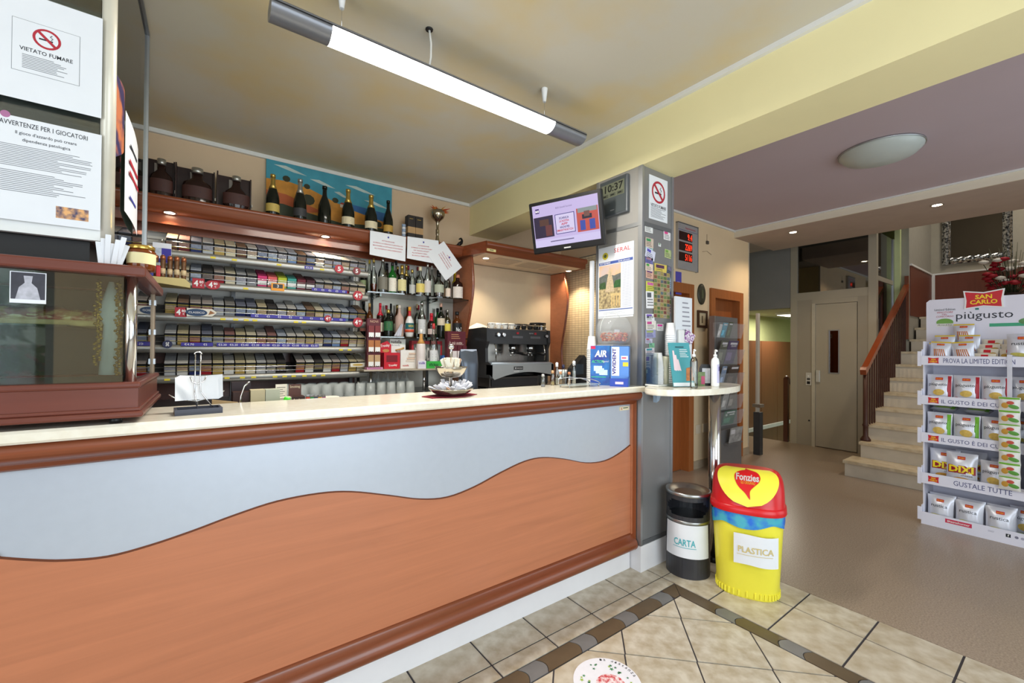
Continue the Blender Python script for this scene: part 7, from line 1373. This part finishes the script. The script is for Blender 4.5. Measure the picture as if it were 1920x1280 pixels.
for x_, cone_ in ((1.535, True), (.455, True)):
    x0_ = x_-(LA+LB)/2; MB().tube([(x0_, 0, .03), (x0_, 0, 2.8-LZ-.04)], .0012, CHROME, 5).build('suspension_wire', cl_); MB().lathe([(.009, 2.8-LZ-.075), (.018, 2.8-LZ-.005), (.018, 2.8-LZ-.0005)], WHITE, 14, (x0_, 0, 0)).build('ceiling_cone', cl_)
x0_ = .83-(LA+LB)/2; MB().tube([(x0_, -.02, 2.8-LZ), (x0_+.012, -.015, 2.8-LZ-.06), (x0_+.016, -.005, .08), (x0_+.01, 0, .03)], .005, M((220, 218, 212), .5), 8).build('power_cable', cl_); MB().lathe([(.016, 2.8-LZ-.006), (.018, 2.8-LZ-.0005)], BLACK, 10, (x0_, -.02, 0)).build('cable_outlet', cl_)
l = bpy.data.lights.new('pendant_tube', 'AREA'); l.shape = 'RECTANGLE'; l.size = d1-d0; l.size_y = .1; l.energy = 30; l.color = (1, .95, .86)
o = bpy.data.objects.new('pendant_light', l); COL.objects.link(o); o.parent = cl_; o.location = ((d0+d1)/2, 0, -.05)
# ================================================================== HALL CEILING
p = on(1650, 281, 'z', ZH); t = thing('ceiling_light', 'round unlit frosted glass ceiling light on the mauve hall ceiling', 'lamp', (p.x, p.y, ZH)); rr_ = .25
MB().lathe([(rr_, -.002), (rr_*.99, -.02), (rr_*.85, -.055), (rr_*.5, -.085), (.001, -.095)], M((186, 194, 190), .3, noise=.02), 36).build('glass_shade', t); MB().lathe([(rr_+.006, -.012), (rr_+.006, -.0005)], ALU, 36).build('metal_rim', t)
for k, (px, py) in enumerate(((1487, 435), (1757, 384))):
    p = on(px, py, 'z', 2.792); t = thing('recessed_spot', ('recessed warm ceiling spot in the hall beam near the wall corner', 'recessed warm ceiling spot in the hall beam above the staircase')[k], 'lamp', (p.x, p.y, 2.792)); downlight(t, 0, 0, -.0005, 30, .04, size=140)
# ================================================================== LIFT
EL = M((176, 168, 150), .42, .25, noise=.03, scale=4, name='beige_lift_metal'); EL2 = M((164, 156, 140), .42, .25, noise=.03, scale=4)
ev = thing('lift', 'beige metal passenger lift with glazed top panel and slim door window', 'lift', (7.1, 2.16, 0), RZX)
# local x: right = -Y ; y depth = +X
def lx(Y): return 2.16-Y
BX('left_post', ev, lx(2.66), lx(2.575), 0, .08, 0, 2.95, EL); BX('right_post', ev, lx(1.745), lx(1.66), 0, .08, 0, 2.95, EL)
BX('transom', ev, lx(2.575), lx(1.745), .005, .07, 2.10, 2.21, EL); BX('left_panel', ev, lx(2.575), lx(2.385), .01, .06, 0, 2.10, EL2); BX('right_panel', ev, lx(1.86), lx(1.745), .01, .06, 0, 2.10, EL2); BX('door_header', ev, lx(2.385), lx(1.86), .01, .06, 2.03, 2.10, EL)
BX('jamb', ev, lx(2.385), lx(2.345), -.004, .05, 0, 2.04, M((196, 190, 172), .4, .3))
dr = thing_d = MB(); wx0, wx1, wz0, wz1 = lx(2.19), lx(2.06), 1.05, 1.66
D0, D1 = lx(2.343), lx(1.868)
for (a, b, c, d) in ((D0, wx0, .01, 2.025), (wx1, D1, .01, 2.025), (wx0, wx1, .01, wz0), (wx0, wx1, wz1, 2.025)): dr.box(a, b, .015, .045, c, d, EL)
dr = dr.build('door', ev)
fr = MB()
for (a, b, c, d) in ((wx0, wx0+.014, wz0, wz1), (wx1-.014, wx1, wz0, wz1), (wx0+.014, wx1-.014, wz0, wz0+.014), (wx0+.014, wx1-.014, wz1-.014, wz1)): fr.box(a, b, .008, .03, c, d, ALU)
fr.build('window_frame', dr); BX('window_pane', dr, wx0+.014, wx1-.014, .024, .028, wz0+.014, wz1-.014, glass('lift_pane', (190, 150, 120), .04, .3)); BX('door_handle', dr, lx(2.335), lx(2.285), -.012, .0149, .92, 1.09, M((206, 206, 200), .35, .4), .006)
cp = BX('call_panel', ev, lx(2.46), lx(2.39), .0, .0099, .87, 1.05, M((206, 204, 196), .4, .3)); MB().lathe([(.012, 0), (.012, .004)], WHITE, 12).build('call_button', cp, (lx(2.425), .0, 1.0), (PI/2, 0, 0)); BX('dark_slot', cp, lx(2.445), lx(2.405), -.002, 0, .885, .925, BLACK); BX('display', cp, lx(2.445), lx(2.405), -.001, 0, .945, .97, M((60, 60, 60), .3))
MB().lathe([(.012, 0), (.012, .004)], BLACK, 10).build('lock', ev, (lx(2.42), .0099, .36), (PI/2, 0, 0))
DKGL = glass('dark_lift_glass', (120, 124, 122), .03, .5)
BX('glass_panel', ev, lx(2.575), lx(1.745), .03, .036, 2.21, 2.95, DKGL)
BX('shaft_back', ev, lx(2.64), lx(1.68), .84, .85, 0, 2.95, M((54, 50, 48), .5)); BX('shaft_rail', ev, lx(2.45), lx(2.41), .6, .64, 0, 2.95, ALUG); BX('shaft_rail', ev, lx(2.36), lx(2.33), .62, .66, 0, 2.95, M((80, 80, 82), .4, .4)); BX('cabin', ev, lx(2.5), lx(1.78), .15, .8, .02, 2.02, M((134, 84, 54), .4, noise=.1)); BX('motor_box', ev, lx(2.52), lx(2.30), .2, .32, 2.42, 2.58, M((150, 150, 150), .4, .4)); BX('cross_beam', ev, lx(2.3), lx(1.76), .5, .54, 2.30, 2.42, M((150, 140, 126), .4))
BX('side_post', ev, lx(1.69), lx(1.66), .80, .85, 0, 2.95, ALU); BX('side_panel', ev, lx(1.68), lx(1.67), .08, .80, 0, 1.0, EL2); BX('side_glass', ev, lx(1.678), lx(1.672), .08, .80, 1.0, 2.95, DKGL); BX('side_rail', ev, lx(1.684), lx(1.664), .08, .80, 2.3, 2.36, EL); BX('left_side', ev, lx(2.66), lx(2.64), .08, .85, 0, 2.0, EL2)
# ================================================================== STAIRCASE
STONE = two_tone('stair_stone', (196, 178, 146), (214, 200, 172), 14, .3, .4, .6, 6); RISE = M((206, 196, 178), .35, noise=.06, scale=10)
sc_ = thing('staircase', 'stone staircase with pale risers climbing beside the lift', 'stairs', (5.75, .6, 0)); Y1, Y0 = .96, -.9
rz_, tr = .1705, .281
for i in range(11):
    x0 = .0+tr*i-(.03 if i == 0 else 0); z = rz_*(i+1); x1 = tr*(i+1) if i < 10 else 3.615
    yl = Y1 if i else Y1+.06
    if i == 10: yl = .905
    elif x0 > 2.2: yl = .905
    BX('riser', sc_, x0, x1-.001 if i < 10 else x1, Y0, yl-.012, .0005 if i == 0 else rz_*i+.0005, z-.03, RISE); BX('tread', sc_, x0-.022, x1 if i < 10 else x1, Y0, yl, z-.0299, z, STONE)
    
hr = thing('stair_railing', 'dark metal baluster railing with reddish wooden handrail beside the stairs', 'railing', (6.13, 1.535, 0)); BRM = M((74, 44, 34), .45, .2, noise=.1)
x_a, x_b = 0, 1.84; zf = lambda x: 1.16+(rz_/tr)*x*1.0
MB().lathe([(.05, .3415), (.05, .36), (.024, .4), (.024, .5), (.032, .52), (.024, .54), (.024, 1.14)], BRM, 12, (.02, 0, 0)).build('newel_post', hr)
for i in range(20):
    x = .09+.088*i; base = rz_*(int((x+.007+.38+.022)/tr)+1); MB().box(x-.007, x+.007, -.007, .007, base+.001, zf(x)-.02, BRM).build('baluster', hr)
MB().prism([(-.06, zf(-.06)-.03), (x_b, zf(x_b)-.03), (x_b+.0, zf(x_b)+.03), (0, zf(0)+.03), (-.05, zf(0)+.02), (-.075, zf(0)-.01)], -.028, .028, 'y', M((140, 66, 32), .3, noise=.1, coat=.4)).build('handrail', hr)
BX('top_newel', hr, x_b-.01, x_b+.03, -.02, .02, 1.535, 2.42, M((120, 64, 38), .4))
# ================================================================== LANDING: mirror frame, flowers
MIRF = two_tone('silver_leaf_frame', (70, 72, 74), (226, 226, 222), 40, .22, .4, .6, 6, .8)
MIRF.node_tree.nodes['Principled BSDF'].inputs['Metallic'].default_value = .85
mf = thing('mirror_frame', 'large wall mirror in a crumpled silver frame above the landing', 'mirror', (9.399, 1.03, 2.72), RZX); mw, mh = .36, .95; fwid = .095
def crump(u, v, x0, x1, z0, z1):
    return (x0+(x1-x0)*u, -.03-.03*math.sin(PI*max(0, min(1, u if (x1-x0) < (z1-z0) else v)))-.008*math.sin(u*37+v*51), z0+(z1-z0)*v)
for (a, b, c, d) in ((-mw, -mw+fwid, 0, mh), (mw-fwid, mw, 0, mh), (-mw+fwid, mw-fwid, 0, fwid), (-mw+fwid, mw-fwid, mh-fwid, mh)): MB().grid(lambda u, v: crump(u, v, a, b, c, d), 10 if b-a < .2 else 30, 30 if d-c > .2 else 10, MIRF).box(a, b, -.03, 0, c, d, ALUG).build('frame_side', mf)
BX('mirror_glass', mf, -mw+fwid, mw-fwid, -.02, -.012, fwid, mh-fwid, M((150, 140, 122), .06, .9, noise=.02))
fv = thing('flower_arrangement', 'arrangement of red roses and white blossoms in a vase behind the crisp stand', 'flowers', (8.7, .62, 1.876)); MB().lathe([(.07, 0), (.09, .08), (.06, .22), (.075, .28)], M((70, 60, 54), .4), 18).build('vase', fv)
rs = random.Random(12)
for k in range(40):
    x_, y_, z_ = rs.uniform(-.12, .12), rs.uniform(-.24, .26), rs.uniform(.34, .72); red = k % 3 != 0
    f = MB()
    for j in range(3): f.lathe([(.008, -.02), (.056-.011*j, .0), (.046-.011*j, .024), (.014, .028)], M((150, 14, 34) if red else (214, 210, 200), .6, noise=.2, scale=40), 9, (x_, y_, z_+.004*j))
    f.build('rose' if red else 'white_blossom', fv); MB().tube([(x_*.2, y_*.2, .25), (x_*.7, y_*.7, z_*.7), (x_, y_, z_-.02)], .004, M((50, 60, 36), .6), 5).build('stem', fv)
for k in range(16):
    x_, y_ = rs.uniform(-.1, .1), rs.uniform(-.18, .26); MB().tube([(x_*.2, y_*.2, .25), (x_, y_, rs.uniform(.75, .95))], [.006, .002], M((70, 72, 48), .6), 5).build('twig', fv)
# ================================================================== PASSAGE: wardrobe wall, post, floor stand
WB = M((112, 70, 44), .4, noise=.15, scale=3, kind='wood', stretch=(10, 10, .8))
wd = thing('wood_panelling', 'brown wooden cabinet doors along the green passage wall', 'cabinet', (8.6, 3.62, -1.2))
for i in range(3): BX('door_leaf', wd, -1.1+.66*i, -.45+.66*i, -.1, .04, 0.1, 2.74, WB)
BX('plinth', wd, -1.1, .87, -.08, .1, 0, .0995, M((196, 196, 186), .5)); BX('carcass', wd, -1.1, .87, .0405, .13, .0998, 2.74, WB); BX('white_ledge', wd, -1.12, 1.6, -.14, -.101, 1.16, 1.22, M((200, 204, 196), .5))
hp2 = thing('passage_handrail', 'dark wooden handrail post beside the steps going down', 'railing', (7.3, 2.79, -.17)); BX('post', hp2, -.03, .03, -.03, .03, .0, 1.1, M((84, 46, 30), .4)); MB().tube([(-.03, 0, 1.1), (.0, 0, 1.13), (.5, 0, .85), (.9, 0, .6)], .028, M((84, 46, 30), .4), 10).build('handrail', hp2)
for k in range(3): BX('baluster', hp2, .2+.25*k, .22+.25*k, -.01, .01, -.17*(1 if k < 1 else k+.01) if False else -.16*k-.0, 1.02-.14*k, M((90, 90, 90), .4, .4))
# white roll-up post at the corner
t = thing('sanitizer_post', 'tall slim grey post with dark tray standing at the hall corner', 'stand', (5.93, 2.60, 0)); BX('pole', t, -.045, .02, -.012, .012, .56, 1.85, M((186, 182, 172), .4, .2)); BX('tray', t, -.05, .06, -.05, .05, .62, .66, M((110, 100, 86), .5)); BX('bin_body', t, -.04, .05, -.04, .04, .0, .555, M((50, 52, 54), .5))
# magazine rack
mg = thing('magazine_rack', 'tall grey metal rack of brochures with clear sloping pockets', 'magazine rack', (4.93, 2.53, 0)); RK = M((120, 120, 122), .42, .3, noise=.03)
BX('back_panel', mg, -.26, .26, -.02, .03, 0, 1.745, RK); BX('edge_profile', mg, -.285, -.26, -.03, .03, 0, 1.745, ALU); BX('base_box', mg, -.26, .26, -.07, -.0201, 0, .46, RK)
zs = (1.50, 1.20, .93, .68, .50)
for i, z in enumerate(zs):
    pk = MB().add([(-.3, -.045, z), (.3, -.045, z), (.3, -.09, z+.17), (-.3, -.09, z+.17)], [(0, 1, 2, 3)], CLP).add([(-.3, -.045, z), (.3, -.045, z), (.3, -.021, z), (-.3, -.021, z)], [(0, 1, 2, 3)], CLP).add([(-.3, -.045, z), (-.3, -.09, z+.17), (-.3, -.021, z+.17), (-.3, -.021, z)], [(0, 1, 2, 3)], CLP).add([(.3, -.045, z), (.3, -.09, z+.17), (.3, -.021, z+.17), (.3, -.021, z)], [(0, 1, 2, 3)], CLP).build('clear_pocket', mg)
MAGS = [(0, -.11, .10, .17, (70, 150, 176), 'teal brochure in the top pocket of the rack'), (0, -.0, .09, .18, (70, 84, 60), 'dark green brochure in the top pocket of the rack'), (0, -.20, .06, .15, (206, 206, 206), 'white folded brochure in the top pocket of the rack'), (1, .02, .22, .27, (90, 80, 110), 'dolomites magazine with violet masthead'), (1, -.17, .16, .27, (96, 100, 90), 'grey-green magazine behind the dolomites magazine'), (2, .05, .22, .26, (76, 66, 62), 'dark magazine with red print in the third pocket'), (2, -.16, .1, .25, (130, 150, 180), 'pale blue leaflet in the third pocket'), (3, -.1, .12, .22, (150, 150, 150), 'grey street-photo leaflet in the fourth pocket'), (3, .07, .16, .23, (120, 116, 112), 'brown-grey leaflet in the fourth pocket'), (4, .0, .26, .17, (50, 100, 80), 'green sports magazine in the lowest pocket')]
for k, (i, x, w, h_, c, lb) in enumerate(MAGS):
    z = zs[i]+.006; t = thing('magazine', lb, 'magazine', (4.93+x, 2.505-.005*(k % 2), z), rot=(.25, 0, 0)); BX('cover', t, -w/2, w/2, -.004, .0, .002, h_+.002, M(c, .4, noise=.35, scale=30)); BX('masthead', t, -w*.3, w*.4, -.0046, -.004, h_*.84, h_*.93, M((206, 206, 214), .5)); BX('picture', t, -w*.4, w*.1, -.0046, -.004, h_*.15, h_*.5, M(tuple(min(255, int(v*1.4)) for v in c), .4, noise=.4, scale=40))
    if i == 1 and 'dolomites' in lb: letters('DOLOMITI', t, .02, h_*.78, w*.5, h_*.07, WINK, -.005)
    if i == 4: letters('Sp   week', t, 0, h_*.72, w*.8, h_*.2, WINK, -.005, bold=.01)
t = thing('sport_leaflet', 'grey photo leaflet hanging below the lowest magazine', 'leaflet', (4.93, 2.41, .32), rot=(.12, 0, 0)); BX('cover', t, -.14, .14, -.003, 0, .0, .17, M((150, 150, 150), .5, noise=.5, scale=18)); BX('label', t, -.12, -.03, -.0036, -.003, .1, .15, M((200, 200, 204), .5))
BX('leaflet_pocket', mg, -.16, .16, -.13, -.0702, .30, .315, RK)
# white receipt roll and cards beside the column at the rear
yd = 1.585; xd0, xd1 = txy(1266, yd), txy(1297, yd); hd2 = hgt(1282, 557, yd)-1.135; wd_ = xd1-xd0
t = thing('leaflet_holder', 'tall white printed sheets with violet-dotted card beside the column', 'leaflet holder', ((xd0+xd1)/2, yd, TT)); BX('panel', t, -wd_/2, wd_/2, 0, .012, 0, hd2, PAPER); lines(t, -wd_*.1, wd_*.42, hd2*.96, hd2*.12, 16, M((150, 150, 160), .6), -.0008, .3); BX('white_tube', t, -wd_*.45, -wd_*.12, -.022, -.001, .0, hd2*.62, WHITE, .008); MB().add([(-wd_*.05, -.006, hd2*.50), (wd_*.4, -.012, hd2*.46), (wd_*.62, -.012, hd2*.56), (wd_*.1, -.006, hd2*.64)], [(0, 1, 2, 3)], two_tone('violet_dots', (140, 80, 150), (236, 226, 236), 90, .5, .45, .5, 1)).build('dotted_card', t)

# unseen lamps: the passage one inferred, the stairwell one added to brighten it
def unseen_lamp(label, loc, sx_, sy_, power, col_):
    t = thing('unseen_lamp', label, 'lamp', loc); BX('housing', t, -sx_/2, sx_/2, -sy_/2, sy_/2, -.04, -.0005, WHITE); BX('diffuser', t, -sx_/2+.02, sx_/2-.02, -sy_/2+.02, sy_/2-.02, -.046, -.0402, M((255, 250, 235), .4, noise=0, emit=3))
    l = bpy.data.lights.new('unseen_lamp', 'AREA'); l.shape = 'RECTANGLE'; l.size = sx_; l.size_y = sy_; l.energy = power; l.color = col_; o = bpy.data.objects.new('unseen_light', l); COL.objects.link(o); o.parent = t; o.location = (0, 0, -.05)
unseen_lamp('white flush lamp on the passage ceiling above the steps', (8.3, 3.1, 2.02), .5, .3, 22, (1, .95, .8)); unseen_lamp('white flush lamp high on the stairwell ceiling', (8.2, .4, 4.4), .9, .4, 18, (1, .9, .78))
